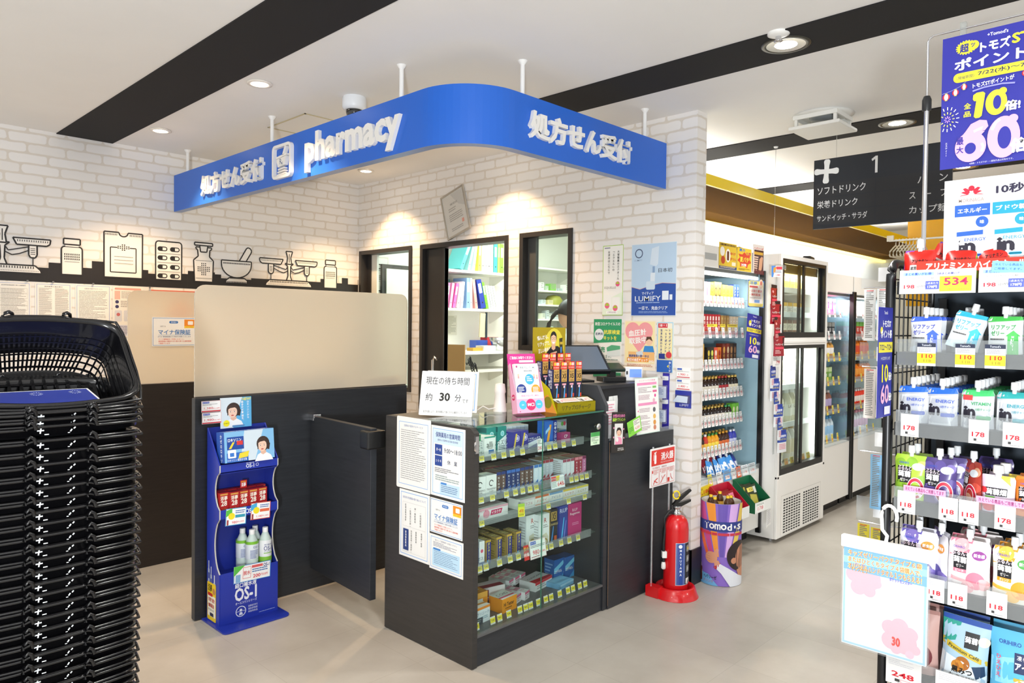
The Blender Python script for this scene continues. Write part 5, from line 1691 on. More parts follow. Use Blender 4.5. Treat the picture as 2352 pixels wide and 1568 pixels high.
# gold hair serum display with cartons
GD = C('#a99a12', .22, .75)
gx = empty('counter_display_tray', (2.745, 2.34, ZT), 'gold counter display tray with a man poster holding hair serum cartons', 'display tray', rz=-.14)
b = B().prism([(0, 0), (.20, 0), (.20, .07), (.06, .07), (0, .05)], 'x', 0, .265, GD)
p = front(b, .265, .05, 0, 0, 0, 100, 20)
p.t('リアップX5チャージ', 50, 10, 10, '#5f560a', 74, b=.03)
sl = math.hypot(.06, .02)
p = Pr(b, (0, 0, .05), (1, 0, 0), (0, .06 / sl, .02 / sl), .265, sl, 100, 24)
for x0, x1 in ((4, 64), (66, 97)):
    p.r(x0, 3, x1, 21, '#f6f2ea')
    p.r(x0 + 2, 10, x0 + 9, 20, '#6a6458')
    p.c(x0 + 16, 14, 3, '#e88a8a')
    p.l(x0 + 20, 5, x1 - 2, 19, 4, '#e09a7a')
b.build('tray', gx)
b = B().prism([(0, 0), (.20, 0), (.20, .20), (.06, .12)], 'x', -.002, 0, C('#d9d21c', .25, .2))
p = Pr(b, (-.002, .20, 0), (0, -1, 0), (0, 0, 1), .2, .2, 20, 20)
p.p([(20, 20), (6, 20), (6, 14), (13, 11)], '#e89a3a')
p.c(13, 15, 3, '#8a8a1a')
b.build('side_wing', gx)
b = B().box(.0, .195, .07, .225, .20, .43, C('#b8a01c', .25, .5))
p = front(b, .225, .36, .195, 0, .07, 100, 160)
p.c(64, 46, 30, '#d8c83a', 44)
for i, s_ in enumerate(('悩んだら、', 'リアップで、', '正しい発毛法。')):
    p.t(s_, 12 + i * 2, 26 + i * 15, 10, '#f6f4ec', 34 + i * 3, 'l', .02, 8)
p.p([(36, 80), (42, 58), (56, 44), (76, 44), (92, 56), (96, 80)], '#17161a')
p.p([(56, 36), (68, 36), (68, 50), (62, 54), (56, 50)], '#d8a888')
p.c(62, 24, 10, '#201a18', 15)
p.c(62, 28, 8.4, '#e8bc9c', 13)
p.p([(53, 22), (56, 12), (68, 12), (71, 22), (62, 17)], '#201a18')
p.ring(58.5, 26, 2.6, 3.1, '#222')
p.ring(66, 26, 2.6, 3.1, '#222')
p.p([(57, 34), (67, 34), (64, 38), (60, 38)], '#fbf4f0')
p.p([(46, 66), (54, 60), (72, 56), (73, 59), (58, 66), (54, 74), (46, 74)], '#e8bc9c')
p.p([(80, 26), (90, 24), (92, 62), (82, 64)], '#3a3412')
p.r(82, 34, 90, 40, '#c8a83a')
p.r(84, 46, 88, 60, '#4a8ad0')
b.build('backboard', gx)
XA = carton(.044, .044, .145, '#22222c', [('r', .8, 0, 9.2, 4.4, '#c49a52'), ('t', 'RiUP', 5, .9, .7, '#3a2c14'), ('t', 'X5', 5, 2.4, 1.6, '#1c160c', 6, 'c', .04), ('t', 'CHARGE', 5, 3.9, .5, '#3a2c14', 6), ('p', [(4.4, 10), (6, 5.4), (7, 5.4), (6.2, 10)], '#4aa0e0'), ('r', 2, 5, 8, 5.6, '#e8a0b0'), ('r', 4, 5.8, 6.4, 6.6, '#f0c0c8'), ('r', 6.8, 8.6, 9, 9.9, '#c8402a')], [('r', 0, 0, 10, 10, '#2b3166'), ('v', '発毛、育毛、脱毛', 3.4, .3, 1.1, '#e8eaf4', .02), ('v', '壮年性脱毛症', 7, .4, 1.0, '#e8eaf4', .02)], [('r', 0, 0, 10, 10, '#b08a48')])
hang = XA
hang.box(.001, .001, .145, .043, .002, .185, '#d8342a')
q = front(hang, .042, .04, .001, .001, .145, 10, 10)
q.t('8', 2.6, 3, 4, '#f6e04a', 2.6, 'c', .04)
q.r(4.6, 1.4, 9, 5, '#f4e0d8')
q.t('うるおい', 6.8, 3.2, 2, '#c83a2a', 4)
q.t('8種の有効成分', 5, 7.6, 2.4, '#f8d8c8', 8.6)
import math as _m
def loc_g(x, y, z):
    c_, s__ = _m.cos(-.14), _m.sin(-.14)
    return (2.745 + x * c_ - y * s__, 2.34 + x * s__ + y * c_, ZT + z, 0)
rows = [loc_g(.028 + .052 * i, .065, .0705) for i in range(4)] + [loc_g(.004 + .052 * i, .125, .1105) for i in range(4)]
for k, nme in ((0, 'front'), (4, 'rear')):
    put(XA if k == 0 else XA, 'serum_carton', rows[k:k + 4], 'black and gold serum carton in the %s row of the gold tray' % nme, 'serum carton', 'hair serum cartons in the gold tray', rz=-.14)
B().box(0, 0, 0, .215, .05, .04, GD).build('riser', gx, (.0, .12, .0703))
# white dispenser with cable behind the signs, pale slatted heater
b = B().lathe([(.035, 0), (.033, .02), (.026, .09), (.03, .10), (.024, .14), (.001, .145)], C('#efeeea', .4), 20)
o = b.build('sanitizer_dispenser', None, (2.60, 2.60, ZT), 0, 'small white rounded dispenser on the case behind the pink leaflet holder', 'dispenser')
B().tube([(-.03, 0, .02), (-.07, .01, .015), (-.09, .03, .03), (-.10, .06, .008)], .003, C('#e8e8e4', .4)).build('cable', o)

# ================================================================ fire extinguisher
EX = (3.545, 2.135)
RED = C('#d3131a', .28, 0, 0, .4)
m = empty('extinguisher_stand', (EX[0], EX[1], 0), 'red plastic stand with instruction plate on the floor against the charcoal counter', 'extinguisher stand')
b = B().lathe([(.128, .001), (.122, .012), (.108, .055), (.098, .06), (.088, .055), (.086, .02)], RED, 36).box(-.13, .03, .001, -.078, .112, .06, RED)
b.build('ring_base', m)
for x in (-.085, .085):
    B().lathe([(.0065, .05), (.0065, .83)], C('#c9ccd0', .25, .8), 12, (x, .105, 0)).build('post', m)
b = B()
b.T = Matrix.Translation((0, .092, 0))
b.prism(rr_pts(-.13, .605, .13, .822, .01)[:-2] + [(-.13, .605), (.13, .605)], 'y', 0, .004, '#f6f5f4')
p = Pr(b, (-.13, 0, .605), (1, 0, 0), (0, 0, 1), .26, .217, 100, 84)
p.r(4, 4, 96, 38, '#e2352a')
p.rr(15, 14, 23, 34, 3, '#fff')
p.r(17, 9, 21, 14, '#fff')
p.line(14, 10, 24, 8, .004, '#fff')
p.pl([(16, 11), (12, 16), (12, 26)], .003, '#fff')
p.t('消火器', 66, 20, 17, '#fff', 50, b=.03)
p.t('FIRE EXTINGUISHER', 64, 33, 3, '#f8d8d4', 48)
p.t('TO OPERATE', 22, 43, 4, '#c0564a', 28)
p.t('使用方法', 54, 43, 4, '#a04038', 20)
for i in range(3):
    x = 5 + 30.5 * i
    p.fr(x, 47, x + 29, 81, .7, '#e05a50')
    p.t(str(i + 1), x + 4, 51, 5, '#d83a30', 3, b=.03)
    p.l(x + 8, 49, x + 27, 58, 4, '#e08a80')
p.pl([(12, 78), (18, 70), (28, 66)], .006, '#d83a30')
p.pl([(14, 70), (28, 76)], .005, '#d83a30')
p.pl([(40, 78), (52, 66), (58, 62)], .005, '#d83a30')
p.pl([(44, 62), (48, 70)], .004, '#e08a80')
p.r(68, 70, 76, 79, '#d83a30')
p.pl([(80, 62), (82, 70), (88, 76)], .004, '#d83a30')
b.build('instruction_plate', m)
m = empty('fire_extinguisher', (EX[0], EX[1], .0205), 'red fire extinguisher with blue label and yellow pin in the red stand', 'fire extinguisher', rz=-.80)
b = B().lathe([(.06, 0), (.067, .006), (.068, .02), (.068, .36), (.066, .385), (.058, .408), (.044, .424), (.026, .432)], RED, 36)
b.build('cylinder', m)
def cyl(u, v, e):
    a = math.radians(-92 + (u) * 88 - 12)
    r = .0683 + e
    return Vector((r * math.cos(a), r * math.sin(a), .055 + .235 * v))
b = B()
p = Pr(b, W=.105, H=.235, pw=44, ph=100, fn=cyl, sub=14)
p.r(0, 0, 44, 100, '#c8d4e4')
p.r(1, 1, 24, 99, '#2a4a9a')
p.r(24, 1, 43, 99, '#1c1c1e')
p.t('MARUYAMA', 12, 50, 9, '#f4f6fa', 92, 'c', .02, -90) if False else p.v('MARUYAMA', 12, 14, 7.5, '#f4f6fa', .02)
p.c(11, 8, 4.5, '#f0f2f6')
for i, y in enumerate((14, 38, 62)):
    p.rr(27, y - 8, 41, y + 8, 3, '#8a8a86')
    p.c(34, y, 4, '#d8b84a' if i == 0 else '#b8b8b4')
p.r(26, 84, 42, 97, '#e8e8e4')
p.p([(30, 96), (34, 86), (38, 96)], '#222')
b.build('label_sticker', m)
B().lathe([(.024, .43), (.027, .434), (.027, .452), (.02, .456), (.02, .47), (.024, .472), (.022, .482)], CHROME, 20).build('valve', m)
b = B().prism([(-.02, .475), (.02, .475), (.09, .50), (.092, .512), (.02, .50), (-.02, .50)], 'y', -.009, .009, BLACKP)
b.T = None
b.build('carry_handle', m, rz=.4)
b = B().prism([(-.03, .49), (-.02, .484), (.03, .515), (.095, .56), (.09, .57), (.02, .535)], 'y', -.008, .008, BLACKP)
b.build('lever', m, rz=.4)
b = B().tube([(.018 * math.cos(math.radians(a)) - .005, -.012, .545 + .022 * math.sin(math.radians(a))) for a in range(0, 360, 20)], .0045, C('#f2d21c', .35), 8, True)
b.build('safety_pin', m)
pth = [(-.018, -.01, .462), (-.045, -.02, .455), (-.068, -.03, .42), (-.075, -.032, .36), (-.076, -.03, .28), (-.075, -.03, .17)]
h = B().tube(pth, .0085, BLACKM, 10).build('hose', m)
B().lathe([(.009, .135), (.013, .14), (.013, .16), (.0095, .175)], C('#f2f2ee', .4), 14, (-.075, -.03, 0)).build('nozzle', h)
B().box(-.085, -.045, .20, -.06, -.02, .235, C('#f0f0ec', .4)).build('hose_clip', h)

# ================================================================ papers on the brick wall by the register
def wsheet(y0, z0, w, h, pw, ph, fn, label, base='#f6f4ee', name='poster', cat='poster', x=XB - .003, **k):
    return psheet(name, w, h, pw, ph, fn, (x, y0, z0), R90, label, cat, base, .0015, **k)
def w1(p):
    p.fr(0, 0, 100, 284, 2.5, '#a8d04a')
    p.r(8, 8, 36, 12, '#8a8aa0')
    p.v('大塚製薬のエクオール', 76, 22, 11, '#4a4a46', .02, 12)
    p.v('「エクエル」の', 54, 22, 11, '#4a4a46', .02, 12)
    p.v('お求めはこちらで', 32, 22, 11, '#4a4a46', .02, 12)
    p.c(76, 157, 10, '#e85a8a')
    p.p([(66, 157), (76, 147), (86, 157)], '#a8cc3a')
    p.t('EQUELLE', 40, 172, 10, '#8a8a86', 56)
    p.p([(2.5, 230), (97.5, 190), (97.5, 281), (2.5, 281)], '#e6f2dc')
    for x, y in ((30, 226), (70, 236)):
        p.rr(x - 20, y - 26, x + 18, y + 30, 4, '#f4f4f0')
        p.c(x - 4, y + 18, 12, '#e86a8a')
        p.p([(x - 16, y + 18), (x - 4, y + 6), (x + 8, y + 18)], '#a8cc3a')
    p.r(24, 266, 76, 276, '#fff')
    p.t('正規取扱薬店', 50, 271, 7, '#7a6a6a', 44)
wsheet(2.806, 1.573, .158, .443, 100, 284, w1, 'narrow white supplement poster with green border on the brick wall')
def w2(p):
    p.r(1, 1, 99, 137, '#bcd4ea')
    p.p([(1, 137), (1, 82), (20, 87), (45, 80), (70, 76), (99, 78), (99, 137)], '#2a52a8')
    p.pl([(1, 82), (20, 87), (45, 80), (70, 76), (99, 78)], .002, '#e8a07a')
    p.ring(17, 18, 7, 9, '#4a5a7a')
    p.t('LUMIFY', 16, 31, 3.5, '#8aa0bc', 18)
    p.p([(46, 10), (62, 6), (60, 40), (56, 44), (42, 40)], '#d5e3f0')
    p.r(48, 44, 53, 56, '#8aa6c8')
    p.p([(44, 56), (54, 56), (53, 84), (43, 82)], '#dfe9f2')
    p.rr(34, 72, 54, 88, 3, '#cfe0ee')
    p.t('日本初', 76, 52, 8, '#3a3f4a', 30, b=.01)
    p.t('マイティア', 38, 95, 6, '#e8f0fa', 26, b=.02)
    p.t('LUMIFY', 38, 105, 10, '#f2f6fc', 58, b=.0)
    p.r(70, 91, 84, 108, '#e8eef6')
    p.r(86, 98, 92, 108, '#e8eef6')
    p.l(12, 112, 86, 115, 1, '#a8c0e8')
    p.t('一滴で、充血クリア', 50, 123, 7, '#f2f6fc', 64, b=.02)
    p.l(18, 129, 84, 134, 2, '#8aa6dc')
wsheet(2.586, 1.57, .318, .438, 100, 138, w2, 'large blue eye drop poster with white bottle on the brick wall', '#dfe8ee')
def w3(p):
    p.r(0, 0, 100, 72, '#2f9a68')
    p.p([(0, 72), (100, 66), (100, 72)], '#f4f2ea')
    p.t('新型コロナウイルスの', 50, 14, 10, '#f6f6f2', 90, b=.02)
    p.c(20, 46, 17, '#e8eef0')
    p.t('医療用', 20, 44, 8, '#3a4a6a', 26, b=.02)
    p.t('抗原検査', 66, 38, 13, '#f4ec5a', 58, b=.03)
    p.t('キットを', 60, 56, 12, '#f4ec5a', 46, b=.03)
    p.t('販売', 26, 90, 16, '#3f9a6c', 32, b=.03)
    p.t('しております。', 36, 110, 10, '#4a7a60', 58)
    p.p([(48, 84), (66, 76), (96, 78), (96, 88), (50, 96)], '#5aae80')
    p.p([(48, 96), (96, 88), (96, 106), (50, 110)], '#dfe6e2')
    p.l(8, 118, 92, 134, 3, '#8a9a90')
    p.t('1980', 62, 146, 15, '#3a3a3a', 42, b=.0)
    p.r(0, 156, 100, 172, '#3fa070')
wsheet(2.872, 1.18, .218, .37, 100, 172, w3, 'green and white antigen test notice on the brick wall above the register', '#f4f2ea')
def w4(p):
    p.r(3, 3, 97, 112, '#f6e6b0')
    p.c(27, 28, 24, '#f2a0a4')
    p.c(67, 28, 24, '#f2a0a4')
    p.p([(5, 36), (90, 36), (48, 84)], '#f2a0a4')
    p.t('血圧計', 42, 32, 16, '#fbf6f2', 56, b=.04, rot=6)
    p.t('取扱中', 44, 52, 16, '#fbf6f2', 56, b=.04, rot=6)
    p.p([(60, 86), (66, 66), (92, 66), (98, 86)], '#3a8ad0')
    p.c(80, 54, 11, '#f2c8a8')
    p.p([(69, 54), (72, 42), (86, 42), (91, 54), (80, 48)], '#5a3a2a')
    p.r(14, 82, 97, 106, '#f0bc7a')
    p.p([(38, 84), (58, 78), (62, 90), (44, 94)], '#cfd8e0')
    p.t('健康管理の第一歩は', 48, 93, 7, '#2a4a8a', 64, b=.03)
    p.r(10, 98, 78, 108, '#e8902a')
    p.t('毎日の血圧チェック', 44, 103, 7.5, '#fff', 64, b=.03)
    p.t('から!', 88, 106, 7, '#fff', 14, b=.03)
    p.l(10, 115, 92, 122, 2, '#c07a5a')
wsheet(2.632, 1.238, .228, .304, 100, 130, w4, 'cream poster with pink heart and cartoon man taking blood pressure', '#f4e8d4')
def w5(p):
    p.fr(2, 2, 98, 250, 5, '#a8d4ee')
    p.r(8, 8, 64, 30, '#d8404a')
    p.t('10・1', 38, 18, 12, '#fff', 40, b=.03)
    p.r(8, 34, 94, 186, '#f6e8b0')
    p.v('トモズポイントは', 78, 36, 14, '#2a3f8a', .03, 17)
    p.v('「STポイント」に', 56, 36, 14, '#2a3f8a', .04, 17)
    p.v('生まれ変わります!', 30, 36, 13, '#2a3f8a', .03, 16)
    p.c(76, 164, 17, '#d8404a')
    p.r(16, 158, 52, 184, '#24388a')
    p.r(5, 190, 95, 250, '#2b62b8')
    p.p([(66, 220), (76, 212), (76, 228)], '#f2e23a')
    p.v('詳しくは', 84, 196, 12, '#fff', .02)
wsheet(2.396, 1.232, .115, .303, 100, 252, w5, 'narrow blue-edged points card notice with vertical text on the brick wall', '#f6f0dc')
def w6(price):
    def f(p, price=price):
        p.r(6, 4, 40, 14, '#4a6ac0')
        p.l(6, 18, 94, 26, 2, '#999')
        p.t(price, 40, 40, 14, '#e0404a', 50)
        p.t('円', 80, 42, 8, '#e0404a')
        p.r(4, 52, 96, 57, '#d8505a')
    return f
wsheet(2.258, 1.206, .092, .062, 100, 60, w6('1,980'), 'price card reading 1,980 on the pillar edge above another card', '#fafaf8', 'price_card', 'price card')
wsheet(2.258, 1.137, .092, .062, 100, 60, w6('3,480'), 'price card reading 3,480 on the pillar edge, under the 1,980 one', '#fafaf8', 'price_card', 'price card')
# purple hook strip with hanging boxes
m = empty('hook_strip', (XB - .002, 2.35, .90), 'narrow purple hook strip fixed to the wall at the end of the counter', 'hook strip', rz=R90)
B().box(0, -.002, 0, .045, .001, .33, C('#3b33a4', .35)).build('backing', m)
for z in (.16, .30):
    B().box(.01, -.02, z - .012, .04, -.002, z + .012, C('#e9ecee', .3)).tube([(.025, -.015, z), (.025, -.055, z), (.025, -.06, z + .012)], .0025, CHROME).build('hook', m)
def hb(p):
    pass
for i, z in enumerate((1.075, .935)):
    b = B().box(0, 0, 0, .055, .03, .085, PLASTICBAG).box(.006, .004, .01, .049, .026, .078, C('#cdd9ec', .3))
    p = front(b, .043, .068, .004, .006, .01, 10, 16)
    p.l(1, 2, 9, 12, 5, '#7a8ac0')
    b.build('eye_drop_box', None, (XB - .066, 2.352, z), R90, 'clear-wrapped pale blue eye drop box on the purple strip, %s hook' % ('upper', 'lower')[i], 'eye drops', 'hanging eye drop boxes')
b = B().box(0, .02, 0, .105, .024, .10, C('#2f3aa0', .3)).box(-.004, 0, .03, .1, .02, .075, PLASTICBAG)
p = front(b, .1, .1, .02, 0, 0, 10, 10)
p.t('LUMIFY', 6, 8.4, 1.4, '#d8dcf4', 6)
p2 = front(b, .1, .045, 0, -.004, .03, 10, 5)
p2.p([(0, 4.6), (3, .3), (10, .6), (9.6, 4.8)], '#cfdcec')
b.build('eye_drop_pack', None, (XB - .026, 2.262, 1.033), R90, 'blue and clear eye drop pack hanging under the price cards on the pillar', 'eye drops')
# tilted certificate frame on top of the door frame
m = empty('certificate_frame', (XB - .02, 4.292, 2.156), 'silver certificate frame leaning crooked on top of the sliding door frame', 'picture frame', rz=R90, ry=.0, rx=-.03)
SK = math.radians(-18)
b = B()
for q in ((0, 0, .27, .014), (0, .346, .27, .36), (0, .014, .012, .346), (.258, .014, .27, .346)):
    b.box(q[0], -.012, q[1], q[2], .0, q[3], C('#cfc9be', .3, .7))
b.build('frame', m, ry=-.30)
b = B().box(.012, -.006, .014, .258, -.002, .346, C('#d6d3cc', .35))
p = front(b, .246, .332, -.006, .012, .014, 100, 135)
p.p([(40, 2), (96, 2), (98, 60), (70, 44)], '#c5c3be')
p.t('確認証', 50, 34, 7, '#8a8680', 36)
p.l(22, 46, 60, 60, 2, '#a8a49e')
p.l(20, 66, 84, 92, 4, '#a8a49e')
p.r(74, 96, 84, 108, '#e0a090')
p.l(22, 112, 78, 124, 2, '#a8a49e')
b.build('certificate', m, ry=-.30)
# papers pinned on the brick wall at the left
def pn1(p):
    p.fr(4, 4, 96, 170, 1.2, '#8a9ad0')
    p.t('居宅療養管理指導等に関する重要事項', 50, 12, 4, '#5a5a66', 70)
    for y in (22, 40, 64, 80, 104, 130):
        p.fr(10, y, 90, y + 16, .5, '#a09a90')
    p.l(14, 24, 86, 160, 34, '#8a8378', .3)
def pn2(p):
    p.fr(4, 4, 96, 170, 1.2, '#8a9ad0')
    p.t('施設基準の届出事項', 50, 12, 4, '#5a5a66', 50)
    p.l(10, 18, 46, 160, 44, '#8a8378', .35)
    p.l(54, 18, 92, 160, 44, '#8a8378', .35)
def pn3(p):
    p.fr(4, 4, 96, 170, 1.2, '#8a9ad0')
    p.t('当薬局が提供するサービス', 50, 14, 5, '#7a7a86', 50)
    p.l(10, 22, 90, 160, 28, '#8a8378', .3)
def pn4(p):
    p.rr(6, 6, 94, 14, 4, '#f2b0a0')
    p.r(6, 18, 24, 50, '#f2b8a8')
    p.l(28, 20, 92, 48, 5, '#b0a8a0')
    p.c(14, 60, 6, '#3a3a66')
    p.c(14, 78, 6, '#3a3a66')
    p.l(26, 56, 90, 82, 4, '#a8a098')
    p.rr(6, 92, 30, 134, 4, '#d8d8dc')
    p.rr(36, 92, 60, 134, 4, '#d8d8dc')
    p.c(18, 108, 6, '#c86a6a')
    p.r(4, 148, 96, 190, '#dcdce8')
    p.l(8, 152, 90, 186, 6, '#8a8aa0')
for x0, w_, h, fn, lab in ((1.015, .19, .335, pn1, 'left sheet of dense tables pinned under the black wall graphic'), (1.228, .212, .335, pn2, 'second sheet of dense lists pinned under the black wall graphic'), (1.462, .222, .335, pn3, 'third sheet of spaced text lines pinned under the black wall graphic'), (1.695, .20, .36, pn4, 'pink-headed smartphone leaflet pinned under the black wall graphic'), (.79, .20, .335, pn2, 'sheet of lists pinned under the wall graphic behind the baskets')):
    psheet('wall_notice', w_, h, 100, 174 if fn is not pn4 else 194, fn, (x0, YA - .003, 1.75 - h), 0, lab, 'notice', '#f3eee4')
def pn5(p):
    p.r(0, 0, 100, 4, '#d8705a')
    p.c(50, 40, 22, '#e88a5a')
    p.l(10, 70, 90, 110, 6, '#b0a8a0')
psheet('wall_notice', .42, .5, 100, 120, pn5, (1.95, YA - .003, 1.235), 0, 'red-topped notice pinned under the wall graphic behind the frosted screens', 'notice', '#f6efe6')
psheet('wall_notice', .40, .5, 100, 120, lambda p: (p.c(50, 50, 34, '#e0743a'), p.l(10, 90, 90, 112, 3, '#b0a8a0')), (2.45, YA - .003, 1.235), 0, 'orange picture notice blurred behind the front frosted screen', 'notice', '#f6efe6')
for i, (x, z) in enumerate(((1.185, 1.757), (1.33, 1.757), (1.57, 1.757), (1.94, 1.748))):
    B().lathe([(.007, 0), (.007, .004), (.004, .008)], C('#8a8a88', .3, .6), 12, ax='y').build('magnet', None, (x, YA - .013, z), 0, 'small round magnet holding a wall notice, %s from left' % ordn(i), 'magnet', 'round magnets on the wall notices')
# ================================================================ refrigerated cases along the right wall
WC = C('#f8f6f1', .35)
WI = C('#e9f0f2', .5)
GREYI = C('#c9d3d6', .4)
def white_tag(w=.036, h=.072, price='148', yel=False):
    b = B().box(0, 0, 0, w, .0008, h, '#fbfaf7')
    p = front(b, w, h, 0, 0, 0, 36, 72)
    if yel:
        p.r(0, 0, 36, 72, '#f6e23c')
    p.l(4, 4, 32, 22, 3, '#9a9a9a')
    p.t(price, 18, 42, 16, '#e0404a', 26, b=.02)
    p.l(6, 54, 32, 66, 2, '#c88a8a')
    return b
def tags(proto_list, n, x0, x1, y, z, where, group, kind='white price tag', rx=-.12):
    for i in range(n):
        x = x0 + (x1 - x0) * i / (n - 1)
        pr_ = proto_list[i % len(proto_list)]
        lab = '%s, %s from left %s' % (kind, ordn(i), where)
        if 'label' not in pr_:
            o = pr_
            o.location, o.rotation_euler = (x, y, z), (rx, 0, 0)
            reg(o, lab, 'price tag', group)
        else:
            dup(pr_, (x, y, z), 0, lab, group, rx=rx)
TW = [white_tag(price=q).build('price_tag', cat='price tag') for q in ('148', '258', '980')]
TY = white_tag(price='88', yel=True).build('price_tag', cat='price tag')
def shell(name, x0, x1, y, z1, zhead, zlow, label, end=True, ztop=2.02, left=True):
    m = empty(name, ((x0 + x1) / 2, y + .35, 0), label, 'refrigerator')
    mx, my = (x0 + x1) / 2, y + .35
    def f():
        b = B()
        b.T = Matrix.Translation((-mx, -my, 0))
        return b
    f().box(x0, y - .01, zhead, x1, y + .75, ztop, WC).build('header', m, bev=.004)
    f().box(x0, y + .70, zlow, x1, y + .75, zhead, WI).box(x0, y + .08, zlow - .03, x1, y + .70, zlow, WI).build('back_wall', m)
    f().box(x0, y - .01, .10, x1, y + .05, zlow, WC).box(x0, y + .05, .10, x1, y + .75, zlow - .03, WC).build('lower_panel', m, bev=.003)
    f().box(x0 + .01, y + .08, 0, x1 - .01, y + .73, .10, BLACKM).build('kick_plate', m)
    f().box(x0 + .02, y + .02, zhead - .02, x1 - .02, y + .68, zhead, C('#6e7476', .4)).build('canopy', m)
    for xx, show in ((x0, left), (x1, True)):
        s_ = 1 if xx == x0 else -1
        f().box(min(xx, xx + s_ * .008), y + .01, zlow, max(xx, xx + s_ * .008), y + .7, zhead, clear('side_glass', '#e4f1f6', 1, .16, '#cfe4ee')).build('side_glass', m)
        if end:
            f().box(min(xx, xx + s_ * .022), y - .025, .06, max(xx, xx + s_ * .022), y + .012, zhead + .02, C('#121314', .3)).build('end_post', m, bev=.003)
    f().box(x0 + .022, y - .015, zlow, x1 - .022, y - .009, zlow + .035, ACRYL).build('front_guard', m)
    return m, f
def deck(m, f, z, x0, x1, y, dep=.40):
    s_ = f().box(x0, y + .004, z + .012, x1, y + dep, z + .02, C('#dfe3e4', .4)).build('shelf', m)
    f().box(x0, y, z - .004, x1, y + .003, z + .045, ACRYL).box(x0, y + .003, z + .004, x1, y + .012, z + .012, C('#d4d8da', .4)).build('price_rail', s_)
c1, f = shell('open_chiller', 3.845, 4.878, 2.28, 2.0, 1.885, .52, 'white open chiller of energy drinks just beyond the brick pillar', True, 2.02, False)
f().box(3.86, 2.268, 1.93, 4.2, 2.27, 1.97, C('#b9bcbb', .4)).box(3.95, 2.267, 1.94, 4.02, 2.268, 1.96, C('#3a3f42', .3)).build('control_panel', c1)
DK = [1.645, 1.437, 1.225, 1.03, .85, .65]
for z in DK:
    deck(c1, f, z, 3.87, 4.80, 2.365)
f().box(3.9, 2.30, 1.84, 4.85, 2.325, 1.86, C('#ffffff', .4, 0, 1.5)).build('lamp_tube', c1)
area(4.36, 2.33, 1.83, .9, .06, 2.2, (1, 1, 1), (math.radians(25), 0, 0))
CN = ['on the chiller top shelf', 'on the chiller second shelf', 'on the chiller third shelf', 'on the chiller fourth shelf', 'on the chiller fifth shelf', 'on the chiller sixth shelf']
for k, z in enumerate(DK):
    tags(TW if k not in (1,) else TW[:2], 12 if k != 1 else 7, 4.20, 4.745, 2.3625, z - .003, CN[k], 'white price tags in the drinks chiller', 'red and white price tag')
XS0 = 4.215
def line(n, dx, x0=XS0, y=2.40, z=0, rows=1, dy=.06):
    return [(x0 + dx * i, y + dy * r, z) for r in range(rows) for i in range(n)]
z = DK[0] + .0205
Q = 'drink cartons in the chiller'
YC = carton(.044, .05, .14, '#f0d62a', [('v', 'ユンケル', 5, .8, 1.5, '#3a2a10', .03), ('c', 5, 7.6, 1.6, '#a06a20')], [('r', 0, 0, 10, 10, '#d8b81e')], [('r', .5, .5, 9.5, 9.5, '#e2c420')])
put(YC, 'drink_carton', [(4.222, 2.40, z), (4.365, 2.40, z)] , 'yellow tonic carton on the chiller top shelf', 'drink carton', Q)
put(carton(.044, .05, .14, '#f2ece8', [('r', 0, 0, 3, 10, '#e05a8a'), ('v', 'ピンク', 6.4, 1, 1.5, '#c04a7a', .02)]), 'drink_carton', [(4.27, 2.40, z), (4.317, 2.40, z)], 'white and pink tonic carton on the chiller top shelf', 'drink carton', Q)
put(carton(.05, .05, .145, '#e8c83a', [('c', 5, 4.6, 3.6, '#3a2410', 2.2), ('c', 5, 4.6, 2.4, '#c89a3a', 1.4), ('l', 2, 7.4, 8, 9, 2, '#7a5a10')]), 'drink_carton', [(4.415, 2.40, z), (4.467, 2.40, z)], 'gold tonic carton with dark oval on the chiller top shelf', 'drink carton', Q)
put(carton(.052, .05, .13, '#efcf3a', [('t', '金', 5, 3, 2, '#7a3a10', 5), ('l', 2, 5, 8, 9, 4, '#a07a20')]), 'drink_carton', [(4.525, 2.40, z), (4.58, 2.40, z), (4.632, 2.40, z)], 'pale gold tonic carton on the chiller top shelf', 'drink carton', Q)
put(carton(.036, .05, .14, '#2f4fb0', [('v', 'ユンケル', 5, 1, 1.6, '#e8e6c0', .02)]), 'drink_carton', [(4.69, 2.40, z), (4.73, 2.40, z)], 'blue tonic carton at the right of the chiller top shelf', 'drink carton', Q)
z = DK[1] + .0205
put(carton(.034, .05, .135, '#b81820', [('r', 2, 1, 8, 3, '#f2dcd0'), ('v', '活力', 5, 3.4, 2, '#f6e8dc', .03), ('p', [(4, 7.6), (6, 7.6), (5, 9)], '#f0c84a')]), 'drink_carton', line(8, .0385, 4.20, 2.40, z, 1), 'red energy drink carton on the chiller second shelf', 'drink carton', Q)
put(carton(.034, .05, .13, '#a9803e', [('r', 2, 1, 8, 9, '#c8a868'), ('v', 'リポ', 5, 2, 2, '#7a1c1c', .02)]), 'drink_carton', line(3, .04, 4.515, 2.40, z), 'bronze energy drink carton on the chiller second shelf', 'drink carton', Q)
put(carton(.036, .05, .125, '#e2cdb0', [('r', 2, 1, 8, 4, '#f6efe0'), ('v', 'ロイヤル', 5, 1, 1.5, '#8a6a3a', .02), ('r', 0, 8, 10, 10, '#b03a3a')]), 'drink_carton', line(3, .041, 4.645, 2.40, z), 'cream energy drink carton on the chiller second shelf', 'drink carton', Q)
